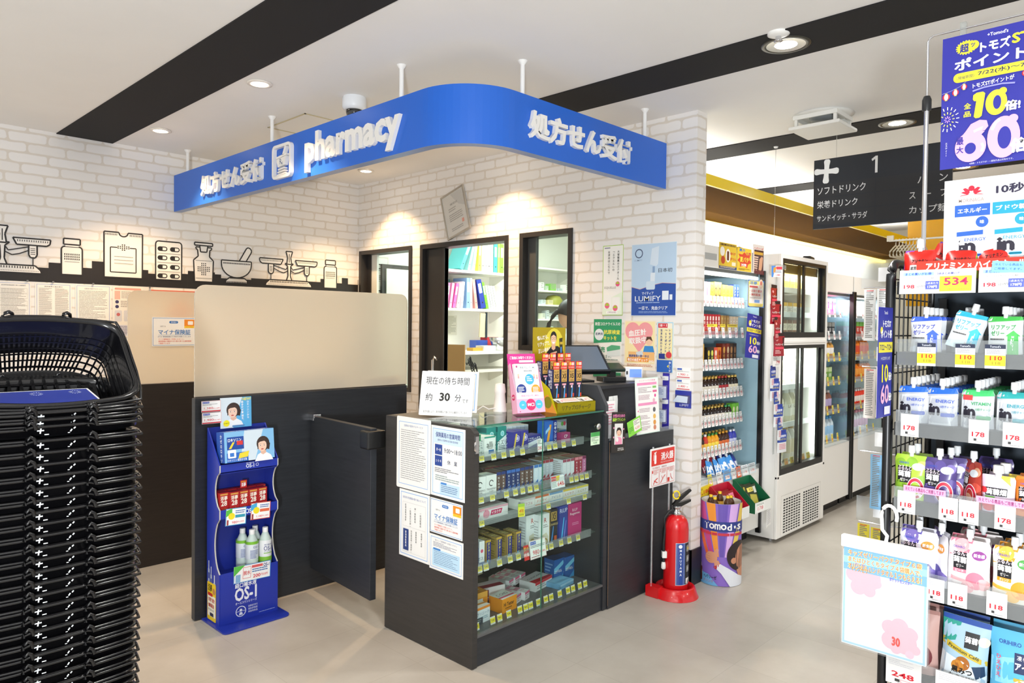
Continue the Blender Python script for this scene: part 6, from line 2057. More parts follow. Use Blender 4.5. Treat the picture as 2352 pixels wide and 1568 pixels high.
for i, (x, w_, c_) in enumerate(((4.18, .07, '#e0504a'), (4.27, .13, '#f2e03a'), (4.44, .07, '#f2e03a'), (4.54, .14, '#f2e03a'))):
    b = B().box(0, 0, 0, w_, .0008, .018, c_)
    front(b, w_, .018, 0, 0, 0, 10, 2).l(.6, .5, 9.4, 1.5, 1, '#7a3a1a')
    b.build('shelf_strip', None, (x, 2.3645, DK[1] + .072), 0, '%s sale strip above the chiller second rail, %s from left' % ('red' if i == 0 else 'yellow', ordn(i)), 'shelf strip')
z = DK[2] + .0205
for n_, x, c_, d_, lab in (('a', 4.20, '#c8281c', '#f2c23a', 'red and gold'), ('b', 4.25, '#d8a428', '#7a1c14', 'gold and maroon'), ('c', 4.335, '#23201c', '#d8c040', 'black and yellow'), ('d', 4.38, '#3a3420', '#e0e060', 'olive black'), ('e', 4.43, '#e05a3a', '#f6e0d0', 'orange red'), ('f', 4.48, '#f08a2a', '#c82a1c', 'orange'), ('g', 4.545, '#7a2c1a', '#e8b04a', 'chestnut'), ('h', 4.60, '#8a3020', '#f0d8a0', 'rust'), ('i', 4.65, '#5a3a24', '#d8a060', 'brown'), ('j', 4.70, '#3a2a22', '#a87a50', 'dark brown')):
    hh = .15 if n_ in 'abghij' else .125
    put(carton(.046, .05, hh, c_, [('c', 5, 3, 3, d_, 1.6), ('v', '蛇精', 5, 4.8, 1.6, d_, .03), ('r', 1, 8.6, 9, 9.4, d_)]), 'drink_carton', [(x, 2.40, z)], '%s tonic carton on the chiller third shelf' % lab, 'drink carton', Q)
def sbot(c, cap, lab, txt=None, r=.0215, h=.125):
    return bottle(r, h, C(c, .12), C(cap, .3, .3), None, C(lab, .4), (.08, .52), .42, 12, .48, txt)
z = DK[3] + .0205
QB = 'small bottles in the chiller'
put(sbot('#2a1408', '#caa24a', '#d8d0c0'), 'tonic_bottle', line(6, .046, 4.225, 2.40, z), 'brown glass tonic bottle with pale label on the chiller fourth shelf', 'bottle', QB)
put(sbot('#241006', '#b03a2a', '#b0202a'), 'tonic_bottle', line(3, .046, 4.50, 2.40, z), 'brown glass tonic bottle with red label on the chiller fourth shelf', 'bottle', QB)
put(sbot('#1c0e06', '#d8b45a', '#f0e6c8'), 'tonic_bottle', line(3, .046, 4.64, 2.40, z), 'dark tonic bottle with cream label on the chiller fourth shelf', 'bottle', QB)
put(sbot('#241006', '#caa24a', '#c8bca8'), 'tonic_bottle', line(11, .047, 4.24, 2.455, z), 'brown tonic bottle in the rear row of the chiller fourth shelf', 'bottle', QB)
z = DK[4] + .0205
put(sbot('#1e1008', '#c8a850', '#e8e0d4', None, .021, .105), 'tonic_bottle', line(8, .046, 4.225, 2.40, z), 'small dark tonic bottle with gold cap on the chiller fifth shelf', 'bottle', QB)
put(sbot('#24180c', '#3f9a5a', '#d8e0c8', None, .021, .10), 'tonic_bottle', line(2, .046, 4.60, 2.40, z), 'small dark tonic bottle with green cap on the chiller fifth shelf', 'bottle', QB)
put(carton(.045, .045, .105, '#7ac83a', [('c', 5, 4, 3, '#f2f0c0', 2)]), 'drink_carton', [(4.68, 2.39, z), (4.73, 2.39, z)], 'bright green drink carton at the right of the chiller fifth shelf', 'drink carton', Q)
put(sbot('#1e1008', '#b08a3a', '#c8c0b4', None, .021, .105), 'tonic_bottle', line(10, .047, 4.24, 2.455, z), 'small dark tonic bottle in the rear row of the chiller fifth shelf', 'bottle', QB)
z = DK[5] + .0205
for j, (c_, cap, lb, n_, x, lab) in enumerate((('#dfe6ea', '#f2f2f0', '#4a7ac0', 1, 4.225, 'white-capped clear'), ('#2a1408', '#2f7a4a', '#e0a03a', 1, 4.275, 'green-capped brown'), ('#c83a2a', '#e8e2da', '#f0c23a', 1, 4.325, 'red'), ('#e8a01c', '#3f8a3a', '#f2d84a', 3, 4.375, 'orange'), ('#3a1c0c', '#d8982a', '#d86a2a', 3, 4.52, 'amber'), ('#3a44b0', '#e8e8f0', '#c8d0f0', 2, 4.675, 'indigo'))):
    put(sbot(c_, cap, lb), 'vitamin_bottle', line(n_, .048, x, 2.40, z), '%s vitamin drink bottle on the chiller sixth shelf' % lab, 'bottle', QB)
put(sbot('#3a1c0c', '#d8b04a', '#e0b04a'), 'vitamin_bottle', line(10, .048, 4.245, 2.455, z), 'amber vitamin drink bottle in the rear row of the chiller sixth shelf', 'bottle', QB)
# pouches heaped in the bottom tray
def jelly(c, ops, w=.085, h=.095):
    return pouch(w, h, .04, c, ops, cap='#f0f3f4', capr=.0095, caph=.017)
def put_pouch(bb, locs, desc, group, rz=0, where='', cat='jelly pouch', rx=0, ry=0):
    body, cap = bb
    o = body.build('jelly_pouch', None, locs[0][:3], rz, None, cat, group, rx=rx, ry=ry)
    if cap:
        cap.build('spout_cap', o, label='white screw cap')
    out = [o] + [dup(o, q[:3], group=group) for q in locs[1:]]
    words = place_words(locs, rz == R90)
    for i, c in enumerate(out):
        if len(locs[i]) > 3:
            c.rotation_euler[2] = rz + locs[i][3]
        if len(locs[i]) > 4:
            c.rotation_euler[1] = locs[i][4]
        c['label'] = desc + words[i]
    return out
z = .535
PG = 'jelly pouches heaped in the chiller tray'
put_pouch(jelly('#3f8fd8', [('p', [(0, 12), (0, 5), (10, 8), (10, 12)], '#dfe8f2'), ('c', 5, 6, 2, '#f2f4f8')]), [(4.30 + .1 * i, 2.34, z, .2 * math.sin(i * 2), .25 * math.cos(i)) for i in range(4)], 'light blue jelly pouch leaning in the chiller bottom tray', PG, rx=-.35)
put_pouch(jelly('#c23a46', [('p', [(0, 12), (0, 7), (10, 5), (10, 12)], '#f2e4e4')]), [(4.36, 2.40, z + .01, .1, -.2), (4.47, 2.41, z + .01, -.2, .2)], 'red jelly pouch leaning in the chiller bottom tray', PG, rx=-.35)
put_pouch(jelly('#2b3f9e', [('p', [(0, 12), (0, 8), (10, 6), (10, 12)], '#e8ecf4'), ('t', 'in', 5, 6, 2, '#fff')]), [(4.55, 2.40, z + .01, .1, .25), (4.63, 2.38, z + .01, 0, -.2), (4.70, 2.37, z, .2, .3)], 'navy jelly pouch leaning in the chiller bottom tray', PG, rx=-.35)
put_pouch(jelly('#dfe4e6', [('p', [(0, 12), (0, 8), (10, 9), (10, 12)], '#4a9ad8')]), [(4.33 + .09 * i, 2.50, z + .003, .1 * i, .12 - .05 * i) for i in range(5)], 'silver jelly pouch in the rear of the chiller bottom tray', PG, rx=-.3)
for i, (x, w_, c_) in enumerate(((4.14, .05, '#f2e03a'), (4.25, .07, '#f4f4f2'), (4.34, .10, '#5aa8e8'), (4.45, .05, '#f4f4f2'), (4.52, .06, '#e8663a'), (4.60, .09, '#eef2f4'), (4.70, .10, '#e8f0f4'))):
    b = B().box(0, 0, 0, w_, .001, .07, c_)
    p = front(b, w_, .07, 0, 0, 0, 10, 10)
    p.l(1, 1, 9, 4, 2, '#8a8a90')
    p.r(2, 5, 8, 8.6, '#fbfbf8')
    p.t('178', 5, 6.8, 2.4, '#e0404a', 5)
    b.build('price_tag', None, (x, 2.262, .50), 0, 'price card on the chiller tray front, %s from left' % ordn(i), 'price tag', 'price cards on the chiller tray', rx=-.2)
# posters on the chiller header
def tp1(p):
    p.r(0, 0, 100, 130, '#e8c43a')
    p.r(4, 4, 96, 16, '#b89a3a')
    p.t('真夏の活力', 50, 10, 8, '#5a3a10', 80, b=.03)
    p.c(18, 44, 13, '#fbf6ea')
    p.c(50, 62, 14, '#fbf6ea', 34)
    p.rr(44, 40, 56, 86, 3, '#6a3418')
    p.t('ゆけ', 78, 50, 14, '#d84a2a', 30, b=.04)
    p.t('がつん', 80, 76, 14, '#d84a2a', 34, b=.04)
    p.c(22, 86, 11, '#c84a2a')
    p.r(72, 92, 94, 110, '#f6ecd0')
    p.r(0, 116, 100, 130, '#3a4a7a')
    p.l(6, 118, 94, 127, 2, '#e8d8b0')
def tp2(p):
    p.r(0, 0, 100, 140, '#f0cc3a')
    p.p([(50, 24), (66, 40), (92, 36), (84, 62), (98, 84), (76, 96), (70, 120), (46, 106), (20, 116), (20, 92), (2, 78), (18, 58), (8, 38), (34, 40)], '#e0482a')
    p.t('夏の', 34, 14, 16, '#3a7ac8', 40, b=.04)
    p.t('元気', 78, 30, 14, '#d0305a', 36, b=.04)
    p.t('夏バテ', 50, 70, 30, '#f6e04a', 62, b=.05)
    p.t('対策', 46, 102, 16, '#fff', 36, b=.04)
    p.l(10, 124, 90, 136, 2, '#7a5a1a')
def tp3(p):
    p.r(0, 0, 100, 180, '#e8ddd6')
    p.r(10, 34, 96, 176, '#4a2424')
    p.t('ヘパリーゼ', 50, 24, 14, '#d04a3a', 84, b=.04)
    p.r(8, 46, 90, 64, '#d8a83a')
    p.p([(50, 170), (58, 90), (80, 70), (90, 80), (84, 130), (74, 176)], '#d8a07a')
    for i in range(7):
        p.r(8, 76 + 14 * i, 48 - 2 * i, 84 + 14 * i, '#e8c8b0')
    for i in range(5):
        p.c(20 + 18 * i, 174, 10, '#6a2a2a')
psheet('poster', .235, .168, 130, 130, lambda p: tp1(p) if False else (setattr(p, 'sx', p.sx * 1.3) or setattr(p, 'pw', 100) or tp1(p)), (4.225, 2.2665, 1.883), 0, 'yellow summer tonic poster on the chiller header, leftmost of three', 'poster', '#e8c43a')
psheet('poster', .205, .155, 100, 140, tp2, (4.468, 2.266, 1.883), 0, 'red burst summer poster on the chiller header, middle of three', 'poster', '#f0cc3a')
psheet('poster', .165, .195, 100, 180, tp3, (4.69, 2.262, 1.883), 0, 'dark red scalloped liver tonic poster on the chiller header, rightmost of three', 'poster', '#e8ddd6')
def ks(p):
    p.fr(0, 0, 100, 150, 4, '#4a7ac8')
    p.rr(4, 4, 96, 146, 8, '#f6e87a')
    p.r(8, 26, 92, 128, '#fbf8f2')
    p.t('活蔘', 34, 16, 17, '#4a8ad0', 46, b=.03)
    p.c(80, 18, 13, '#f2d8c0')
    p.c(80, 14, 6, '#d8705a')
    p.r(10, 32, 60, 42, '#e0605a')
    p.t('・お取り置き', 48, 60, 13, '#e0605a', 74, b=.02)
    p.t('・無料配送', 44, 80, 13, '#e0605a', 64, b=.02)
    p.t('うけたまわります！', 48, 98, 8, '#6a6a6a', 74)
    p.r(40, 108, 72, 124, '#7aa6e0')
kc = psheet('shop_card', .245, .185, 100, 150, lambda p: (setattr(p, 'sx', p.sx), ks(p)), (4.585, 2.245, 1.645), 0, 'yellow and white delivery card hung at the right end of the chiller top shelf', 'card', '#f6f0d0')
B().box(.195, .0015, .05, .215, .12, .054, ACRYL).build('card_arm', kc)
def tomo(p, W=100, H=190):
    p.r(0, 0, 100, 190, '#2b2f9c')
    p.t("Tomod's", 50, 9, 6, '#fff', 26)
    p.c(20, 40, 9, '#f0e23a')
    p.t('トモズST', 58, 28, 12, '#fff', 58, b=.04)
    p.t('ポイント祭', 54, 46, 14, '#fff', 78, b=.05)
    p.r(0, 60, 100, 78, '#f0e23a')
    p.t('7/22～7/24', 50, 69, 9, '#2a2a6a', 84, b=.02)
    p.t('トモズSTポイントが', 50, 88, 6, '#fff', 64)
    p.t('10', 48, 114, 30, '#f4ea3a', 44, b=.03)
    p.t('倍!', 84, 120, 14, '#fff', 22, b=.05)
    p.t('60', 48, 150, 32, '#f2b8d8', 56, b=.03)
    p.t('倍!', 86, 156, 14, '#fff', 20, b=.05)
    p.r(46, 172, 88, 186, '#eceaf2')
fl = psheet('flag_poster', .215, .295, 100, 190, tomo, (4.50, 2.215, 1.31), 0, 'purple points festival poster hung askew at the chiller right edge', 'poster', '#2b2f9c', ry=.10)
B().tube([(.12, .001, .275), (.12, .14, .285)], .003, CHROME).build('poster_arm', fl)

# ---- glass door fridge
F0, F1, FY = 4.885, 5.735, 2.15
fr_ = empty('glass_door_fridge', (5.31, 2.5, 0), 'white two-tier fridge with sliding glass doors and slotted vent panel', 'refrigerator')
def fb():
    b = B()
    b.T = Matrix.Translation((-5.31, -2.5, 0))
    return b
b = fb()
for q in ((F0, FY + .02, .03, F0 + .035, 2.95, 2.022), (F1 - .035, FY + .02, .03, F1, 2.95, 2.022), (F0 + .035, 2.90, .03, F1 - .035, 2.95, 2.022), (F0 + .035, FY + .02, 1.99, F1 - .035, 2.90, 2.022), (F0 + .035, FY + .02, .03, F1 - .035, 2.90, .475), (F0 + .035, FY + .06, 1.39, F1 - .035, 2.90, 1.43)):
    b.box(*q, WC)
b.build('cabinet', fr_)
b = fb()
for q in ((F0, FY, .45, F0 + .03, FY + .02, 2.022), (F1 - .03, FY, .45, F1, FY + .02, 2.022), (F0 + .03, FY, 1.992, F1 - .03, FY + .02, 2.022), (F0 + .03, FY, 1.385, F1 - .03, FY + .02, 1.438), (F0 + .03, FY - .004, 1.40, F1 - .03, FY, 1.42)):
    b.box(*q, WC)
b.build('front_frame', fr_, bev=.003)
b = fb().box(F0, FY, .03, F1, FY + .02, .47, WC)
b.build('lower_panel', fr_, bev=.004)
b = fb()
p = Pr(b, (F0 + .09, FY - .0005, .045), (1, 0, 0), (0, 0, 1), .68, .26, 68, 26, e0=.0004)
b2 = C('#1b1c1d', .6)
for r in range(13):
    for c_ in range(15):
        if c_ == 7:
            continue
        e = .0006
        p.r(2 + c_ * 4.3, 1 + r * 1.92, 2 + c_ * 4.3 + 3.0, 1 + r * 1.92 + 1.0, b2, e)
p.fr(-2, -2, 69, 27, .25, '#cfcdc8')
b.build('vent_grille', fr_)
for x in (F0 + .08, F1 - .08):
    for y in (FY + .08, 2.85):
        fb().lathe([(.018, .0), (.018, .03)], STEEL, 12, (x, y, 0)).build('foot', fr_)
DKF = C('#1f2022', .35)
for z0, z1, nm in ((1.438, 1.992, 'upper'), (.475, 1.385, 'lower')):
    b = fb()
    for q in ((F0 + .03, z0, F1 - .03, z0 + .04), (F0 + .03, z1 - .025, F1 - .03, z1), (F0 + .03, z0 + .04, F0 + .055, z1 - .025), (F1 - .055, z0 + .04, F1 - .03, z1 - .025)):
        b.box(q[0], FY + .004, q[1], q[2], FY + .05, q[3], DKF)
    b.build('door_track', fr_)
    if nm == 'upper':
        fb().box(F0 + .055, FY + .06, z1 - .09, F1 - .055, FY + .09, z1 - .025, C('#8a7350', .35)).build('canopy_trim', fr_)
    for xa, xb, yy in ((F0 + .055, 5.33, FY + .012), (5.27, F1 - .055, FY + .032)):
        d = fb().box(xa, yy, z0 + .04, xa + .028, yy + .014, z1 - .025, DKF).box(xb - .028, yy, z0 + .04, xb, yy + .014, z1 - .025, DKF).build('sliding_door', fr_)
        fb().box(xa + .028, yy + .004, z0 + .04, xb - .028, yy + .009, z1 - .025, GLASS).build('glass', d)
    fb().box(F0 + .035, 2.885, z0, F1 - .035, 2.90, z1, C('#c2ccc0', .5)).build('inner_back', fr_)
    fb().box(F1 - .06, FY + .075, z0 + .06, F1 - .045, FY + .09, z1 - .06, C('#ffffff', .5, 0, 3)).build('lamp_tube', fr_)
    area(5.31, FY + .12, z1 - .05, .7, .08, 4 if nm == 'upper' else 5, (1, 1, .97), (math.radians(30), 0, 0))
FS = [(1.45, 'lower'), (1.62, 'second'), (1.80, 'top')]
SHW = C('#eef0ee', .4)
for z in (1.60, 1.78, .78, 1.06):
    s_ = fb().box(F0 + .04, FY + .12, z, F1 - .04, 2.85, z + .008, SHW).build('shelf', fr_)
    fb().box(F0 + .04, FY + .11, z - .012, F1 - .04, FY + .12, z + .028, C('#e2e6e4', .3)).build('price_rail', s_)
FP = 'packs in the upper fridge'
def pack(w, h, d, c, c2, t_='たまご'):
    return carton(w, d, h, c, [('r', 0, 0, 10, 3, c2), ('t', t_, 5, 5.6, 2.6, '#5a4a3a', 7), ('r', 0, 8.6, 10, 10, c2)], [('r', 0, 0, 10, 10, c)], [('r', .5, .5, 9.5, 9.5, c2)])
put(pack(.10, .10, .09, '#f0b64a', '#f6d07a'), 'food_pack', [(4.95 + .11 * i, 2.30, 1.789) for i in range(6)], 'orange food pack on the fridge top shelf', 'food pack', FP)
put(pack(.085, .09, .09, '#f2ece0', '#e8b84a'), 'food_pack', [(4.95 + .095 * i, 2.29, 1.609) for i in range(7)], 'cream and gold food pack on the fridge second shelf', 'food pack', FP)
put(pack(.085, .09, .09, '#e8ddc8', '#8a5a3a', 'パン'), 'food_pack', [(4.95 + .095 * i, 2.29, 1.479) for i in range(7)], 'tan and brown food pack on the fridge lower upper-tier floor', 'food pack', FP)
JUG = bottle(.045, .25, C('#e8e0c4', .2), C('#f2f0ea', .4), None, C('#f4f0e4', .4), (.2, .55), .42, 16, .46, [('t', 'LATTE', 5, 5, 3, '#7a6a4a', 8)])
for zz, lab in ((1.068, 'top'), (.788, 'middle'), (.5, 'bottom')):
    if zz > 1.2:
        continue
    put(JUG if zz > .6 else bottle(.045, .26, C('#f2efe6', .2), C('#c8a86a', .4), None, C('#e8dcc0', .4), (.2, .6), .42, 16, .46), 'milk_bottle', [(5.0 + .1 * i, 2.34, zz + .0008) for i in range(4)] + [(5.44 + .1 * i, 2.34, zz + .0008) for i in range(2)], 'milky drink bottle on the fridge lower-tier %s shelf' % lab, 'milk bottle', 'milky drink bottles in the lower fridge')
for i in range(7):
    b = B().box(0, 0, 0, .06, .001, .05, ('#f4e04a', '#f6f4ee', '#e8b86a')[i % 3])
    front(b, .06, .05, 0, 0, 0, 10, 10).go([('t', '178', 5, 6, 3.4, '#d8404a', 6), ('l', 1, 1, 9, 4, 2, '#8a8a8a')])
    b.build('price_tag', None, (4.96 + .1 * i, 2.215, .502), 0, 'price card inside the lower fridge door, %s from left' % ordn(i), 'price tag', 'price cards in the lower fridge', rx=-.15)
# hanging strips of packs on the fridge corner
t = empty('clip_strip', (4.80, 2.142, .64), 'long clear clip strip hung on the left front edge of the glass-door fridge', 'clip strip')
B().box(-.012, 0, 0, .012, .002, 1.29, ACRYL).build('strip', t)
B().box(-.02, -.012, 1.27, .12, .0075, 1.30, ACRYL).build('hanger', t)
def hangpack(c, c2, txt, w, h, ops):
    b, fn = pouch_shape(w, h, .016, C(c, .25), None)
    b2 = B()
    p = Pr(b, W=w, H=h, pw=100, ph=120, fn=fn, sub=8, e0=.0006)
    p.go(ops)
    b.box(0 - w * .42, -.001, h, w * .42, .001, h + .022, c2)
    return b
RP = hangpack('#9e1c2c', '#2a1214', '', .135, .135, [('c', 26, 22, 12, '#e8a0a0', 8), ('t', 'ヘパリーゼ', 50, 50, 13, '#f2f0ee', 78, 'c', .03), ('r', 8, 66, 92, 78, '#e8405a'), ('l', 10, 84, 60, 108, 3, '#f0c0c0'), ('r', 82, 8, 94, 60, '#1a1012')])
put(RP, 'tablet_pack', [(4.735 + .012 * i, 2.130 - .008 * i, 1.64 - .108 * i, .12 * (-1) ** i) for i in range(4)], 'dark red tablet pack hanging on the fridge edge strip', 'tablet pack', 'hanging red tablet packs')
BP = hangpack('#e9ecee', '#2a3f9e', '', .12, .13, [('r', 0, 0, 100, 56, '#2c4aa8'), ('t', '大豆胚芽', 50, 18, 14, '#fff', 76, 'c', .03), ('t', 'カメラフル', 50, 38, 12, '#f2e45a', 76, 'c', .03), ('l', 14, 66, 86, 104, 4, '#e88a9a')])
put(BP, 'tablet_pack', [(4.74 + .014 * i, 2.130 - .008 * i, 1.10 - .088 * i, .12 * (-1) ** i) for i in range(6)], 'blue and white tablet pack hanging lower on the fridge edge strip', 'tablet pack', 'hanging blue tablet packs')
def c_top(p):
    p.p([(0, 0), (40, 0), (14, 60), (0, 60)], '#4a8ad8')
    p.p([(20, 10), (44, 6), (36, 34), (16, 38)], '#f2a03a')
    p.r(44, 4, 100, 20, '#d84a5a')
    p.l(30, 26, 94, 40, 2, '#8a8aa0')
    p.t('1,480', 60, 50, 10, '#e0404a', 40)
psheet('price_card', .165, .075, 100, 60, c_top, (4.665, 2.118, 1.845), 0, 'colourful price card at the top of the fridge edge strip', 'price card', '#e8eef4', ry=-.06)
def c_798(p):
    p.l(6, 6, 60, 26, 3, '#aaa')
    p.t('798', 66, 32, 18, '#e0404a', 44, b=.02)
    p.l(30, 44, 90, 56, 2, '#b0a0a0')
psheet('price_card', .12, .065, 100, 60, c_798, (4.71, 2.118, 1.245), 0, 'white price card reading 798 on the fridge edge strip', 'price card', '#f6f5f2')
# ---- further open chillers
def far_case(x0, x1, label, nm, prods):
    c_, f_ = shell('open_chiller', x0, x1, 2.20, 1.95, 1.80, .56, label, True, 1.95)
    zs = [1.605, 1.42, 1.24, 1.04, .80]
    for k, z in enumerate(zs):
        deck(c_, f_, z, x0 + .03, x1 - .05, 2.255, .42)
    area((x0 + x1) / 2, 2.26, 1.77, x1 - x0 - .1, .06, 4, (1, 1, 1), (math.radians(25), 0, 0))
    for k, z in enumerate(zs + [.56]):
        n_ = 5
        tags([TW[1]] if k < 2 else [TY], n_, x0 + .06, x1 - .12, 2.2525, z - .004, 'on the %s, %s shelf' % (nm, ordn(k)), 'price tags in the far chillers', 'white price tag' if k < 2 else 'yellow price tag')
        for (c1_, cap, lab_, nmz, r, h, dx, desc) in [prods[k]]:
            n_ = int((x1 - x0 - .14) / dx)
            if cap is None:
                put(carton(dx * .85, .06, h, c1_, [('r', 0, 0, 10, 3, lab_), ('t', nmz, 5, 5.4, 2.4, '#fff', 7)], [('r', 0, 0, 10, 3, lab_)]), 'drink_carton', [(x0 + .05 + dx * i, 2.29, z + .021) for i in range(n_)], desc + ' on the ' + nm, 'drink carton', 'drinks on the ' + nm)
            else:
                put(bottle(r, h, C(c1_, .15), C(cap, .4), None, C(lab_, .4), (.25, .6), .42, 12, .45), 'drink_bottle', [(x0 + .08 + dx * i, 2.31, z + .021) for i in range(n_)], desc + ' on the ' + nm, 'drink bottle', 'drinks on the ' + nm)
                put(bottle(r, h, C(c1_, .15), C(cap, .4), None, C(lab_, .4), (.25, .6), .42, 10, .45), 'drink_bottle', [(x0 + .08 + dx * i, 2.31 + 2.3 * r, z + .021) for i in range(n_)], desc + ' set back in the ' + nm, 'drink bottle', 'drinks on the ' + nm)
far_case(5.745, 6.405, 'white open chiller of bottled drinks beyond the glass-door fridge', 'second chiller', [
    ('#d8386a', None, '#2a2a3a', 'MUSCLE', 0, .13, .085, 'pink protein carton'), ('#3a3a3c', None, '#8a8a84', 'COLD', 0, .12, .07, 'dark slim drink carton'),
    ('#d8a050', '#f2f0ec', '#f4f2ee', '', .033, .145, .08, 'amber tea bottle'), ('#7fae4a', None, '#c8dca0', '緑茶', 0, .125, .09, 'green tea carton'),
    ('#8a5a4a', '#e8e8e6', '#b8a8d0', '', .033, .17, .075, 'brown and violet drink bottle'), ('#cfe0ea', '#5aa8e0', '#9ac8ea', '', .032, .19, .072, 'water bottle with blue cap')])
far_case(6.425, 7.30, 'white open chiller with orange drinks furthest along the wall', 'third chiller', [
    ('#e8e2d8', None, '#d0c8c0', 'MILK', 0, .13, .085, 'pale milk carton'), ('#c84a3a', None, '#6ab04a', 'VEGE', 0, .13, .08, 'red and green juice carton'),
    ('#e87a1c', '#f2f0ea', '#d8481c', '', .035, .16, .082, 'orange tea bottle'), ('#e07818', '#3a3a3a', '#f0a03a', '', .035, .15, .08, 'orange juice bottle'),
    ('#e8402a', '#f4f4f2', '#f2e8e0', '', .026, .14, .06, 'red yogurt drink bottle'), ('#d8e4ea', '#e8a0b0', '#d8c8e0', '', .032, .19, .075, 'clear water bottle with pink cap')])
for i, (x, w_) in enumerate(((5.52, .16), (4.62, .13))):
    B().box(0, 0, 0, w_, .06, .035, C('#2c2a28', .4)).build('clip_lamp', None, (x, 2.20 if i == 0 else 2.32, 2.023), .2, ('dark clip lying on top of the glass-door fridge', 'dark clip lying on top of the first chiller')[i], 'clip', bev=.008)
# ---- baskets and bin in front of the first chiller
def hang_tray(x, c, c2, label, price, packs):
    t = empty('hanging_tray', (x, 2.10, .30), label, 'tray')
    b = B()
    w_ = .23
    b.prism([(0, 0), (.155, .0), (.155, .20), (.14, .20), (0, .07)], 'x', 0, .004, c).prism([(0, 0), (.155, 0), (.155, .20), (.14, .20), (0, .07)], 'x', w_ - .004, w_, c)
    b.box(.004, 0, 0, w_ - .004, .155, .004, c).box(.004, .15, .004, w_ - .004, .155, .2, c2)
    b.build('box', t)
    b = B().box(.0, -.003, 0, w_, 0, .07, c)
    p = front(b, w_, .07, -.003, 0, 0, 100, 30)
    p.r(0, 0, 100, 30, '#eef0ec')
    p.r(8, 3, 60, 27, '#fbfbf8')
    p.t(price, 34, 18, 10, '#d8404a', 34)
    p.l(10, 5, 58, 11, 2, '#8a9a8a')
    b.build('front_lip', t)
    return t
ta = hang_tray(4.13, C('#b3122c', .4), C('#c8203a', .4), 'red cardboard tray of snack pouches hooked before the first chiller', '158', 0)
tb2 = hang_tray(4.44, C('#14603c', .4), C('#1a7048', .4), 'green cardboard tray of dark sachets hooked before the first chiller', '178', 0)
tb2.rotation_euler[2] = ta.rotation_euler[2] = 0
for i in range(3):
    bb = pouch_shape(.15, .16, .02, C('#8e1a22', .3))[0]
    b, fn = pouch_shape(.15, .16, .02, C('#8e1a22', .3))
    Pr(b, W=.15, H=.16, pw=10, ph=11, fn=fn, sub=8, e0=.0006).go([('c', 3.6, 6, 2.6, '#3a1a14'), ('p', [(5, 1), (9.5, 1), (9.5, 10), (6, 10)], '#e87a9a'), ('t', '苺', 8, 4, 2, '#fff'), ('t', 'カカオ', 4, 2, 1.6, '#f2d8c0')])
    b.build('snack_pouch', None, (4.245 + .008 * i, 2.14 + .03 * i, .312), .05 * i, 'red and pink snack pouch in the red tray, %s from front' % ordn(i), 'snack pouch', 'snack pouches in the red tray', rx=-.35)
    b, fn = pouch_shape(.15, .155, .02, C('#2c3a26', .3))
    Pr(b, W=.15, H=.155, pw=10, ph=11, fn=fn, sub=8, e0=.0006).go([('r', 1, 1, 6, 3, '#e8d86a'), ('p', [(2, 4), (8, 5), (7, 10), (1, 9)], '#b8b04a'), ('r', 6.4, 1, 9, 4, '#d8dcd0'), ('t', '和漢', 4, 2, 1.4, '#1a2a1a')])
    b.build('herb_sachet', None, (4.555 + .006 * i, 2.14 + .03 * i, .312), .05 * i, 'dark green and gold sachet in the green tray, %s from front' % ordn(i), 'sachet', 'sachets in the green tray', rx=-.35)
psheet('paper_leaflet', .12, .12, 100, 100, lambda p: p.l(10, 10, 90, 90, 8, '#d0d0d4'), (4.62, 2.10, .175), .2, 'white paper slips hanging under the green tray', 'paper', '#f2f2f0')
def c_1180(p):
    p.t('1,180', 56, 32, 22, '#d8501c', 70, b=.03)
    p.l(6, 8, 40, 20, 2, '#b08a1a')
psheet('price_card', .165, .07, 100, 60, c_1180, (4.00, 2.262, .435), 0, 'yellow price card reading 1,180 on the chiller front beside the pillar', 'price card', '#f4d82c', ry=-.06)
dbn = empty('dump_bin', (3.945, 2.075, 0), 'round cardboard dump bin printed with a thumbs-up man beside the pillar', 'dump bin')
R_ = .118
def wrap(u, v, e):
    a = math.radians(211 - 88 + 176 * u)
    return Vector(((R_ + e) * math.cos(a), (R_ + e) * math.sin(a), .002 + .478 * v))
b = B()
b.grid(lambda u, v: wrap(u * 360 / 176 - .5, v * (1 - .12 * (0)), 0), 40, 1, C('#2a4a94', .4))
b.grid(lambda u, v: wrap(1.5 - u * 360 / 176, v, -.004), 40, 1, C('#e8e4dc', .5))
b.lathe([(.001, .25), (R_ - .004, .25)], C('#d8d4cc', .6), 32, cap=False)
b.build('drum', dbn)
b = B()
p = Pr(b, W=.36, H=.478, pw=100, ph=140, fn=wrap, sub=22, e0=.0006)
p.r(0, 0, 100, 140, '#8a6ac8')
for i, c_ in enumerate(('#e86a3a', '#c84a8a', '#f09a3a', '#6a52b0', '#d8aee8', '#e8c85a')):
    x = 6 + 15 * i
    for j in range(9):
        y0, y1 = j * 10, (j + 1) * 10
        cx = lambda y: 50 + (x - 50) * (1.35 - y / 105)
        k0, k1 = 6 * (1.35 - y0 / 105), 6 * (1.35 - y1 / 105)
        p.p([(max(0, min(100, cx(y0) - k0)), y0), (max(0, min(100, cx(y0) + k0)), y0), (max(0, min(100, cx(y1) + k1)), y1), (max(0, min(100, cx(y1) - k1)), y1)], c_)
p.r(0, 30, 100, 47, '#2a3a86')
for k, ch in enumerate("Tomod's"):
    p.t(ch, 25 + k * 9.2, 38.5, 11 if ch in 'Td' else (4 if ch == "'" else 9), '#f6f6f4', 8.4 if ch in 'om' else (2.4 if ch == "'" else 7), b=.03)
p.l(6, 49, 94, 54, 1, '#c8344a', .9)
for j in range(8):
    a0 = j * 3
p.c(82, 88, 24, '#2a1c1c', 26, 28)
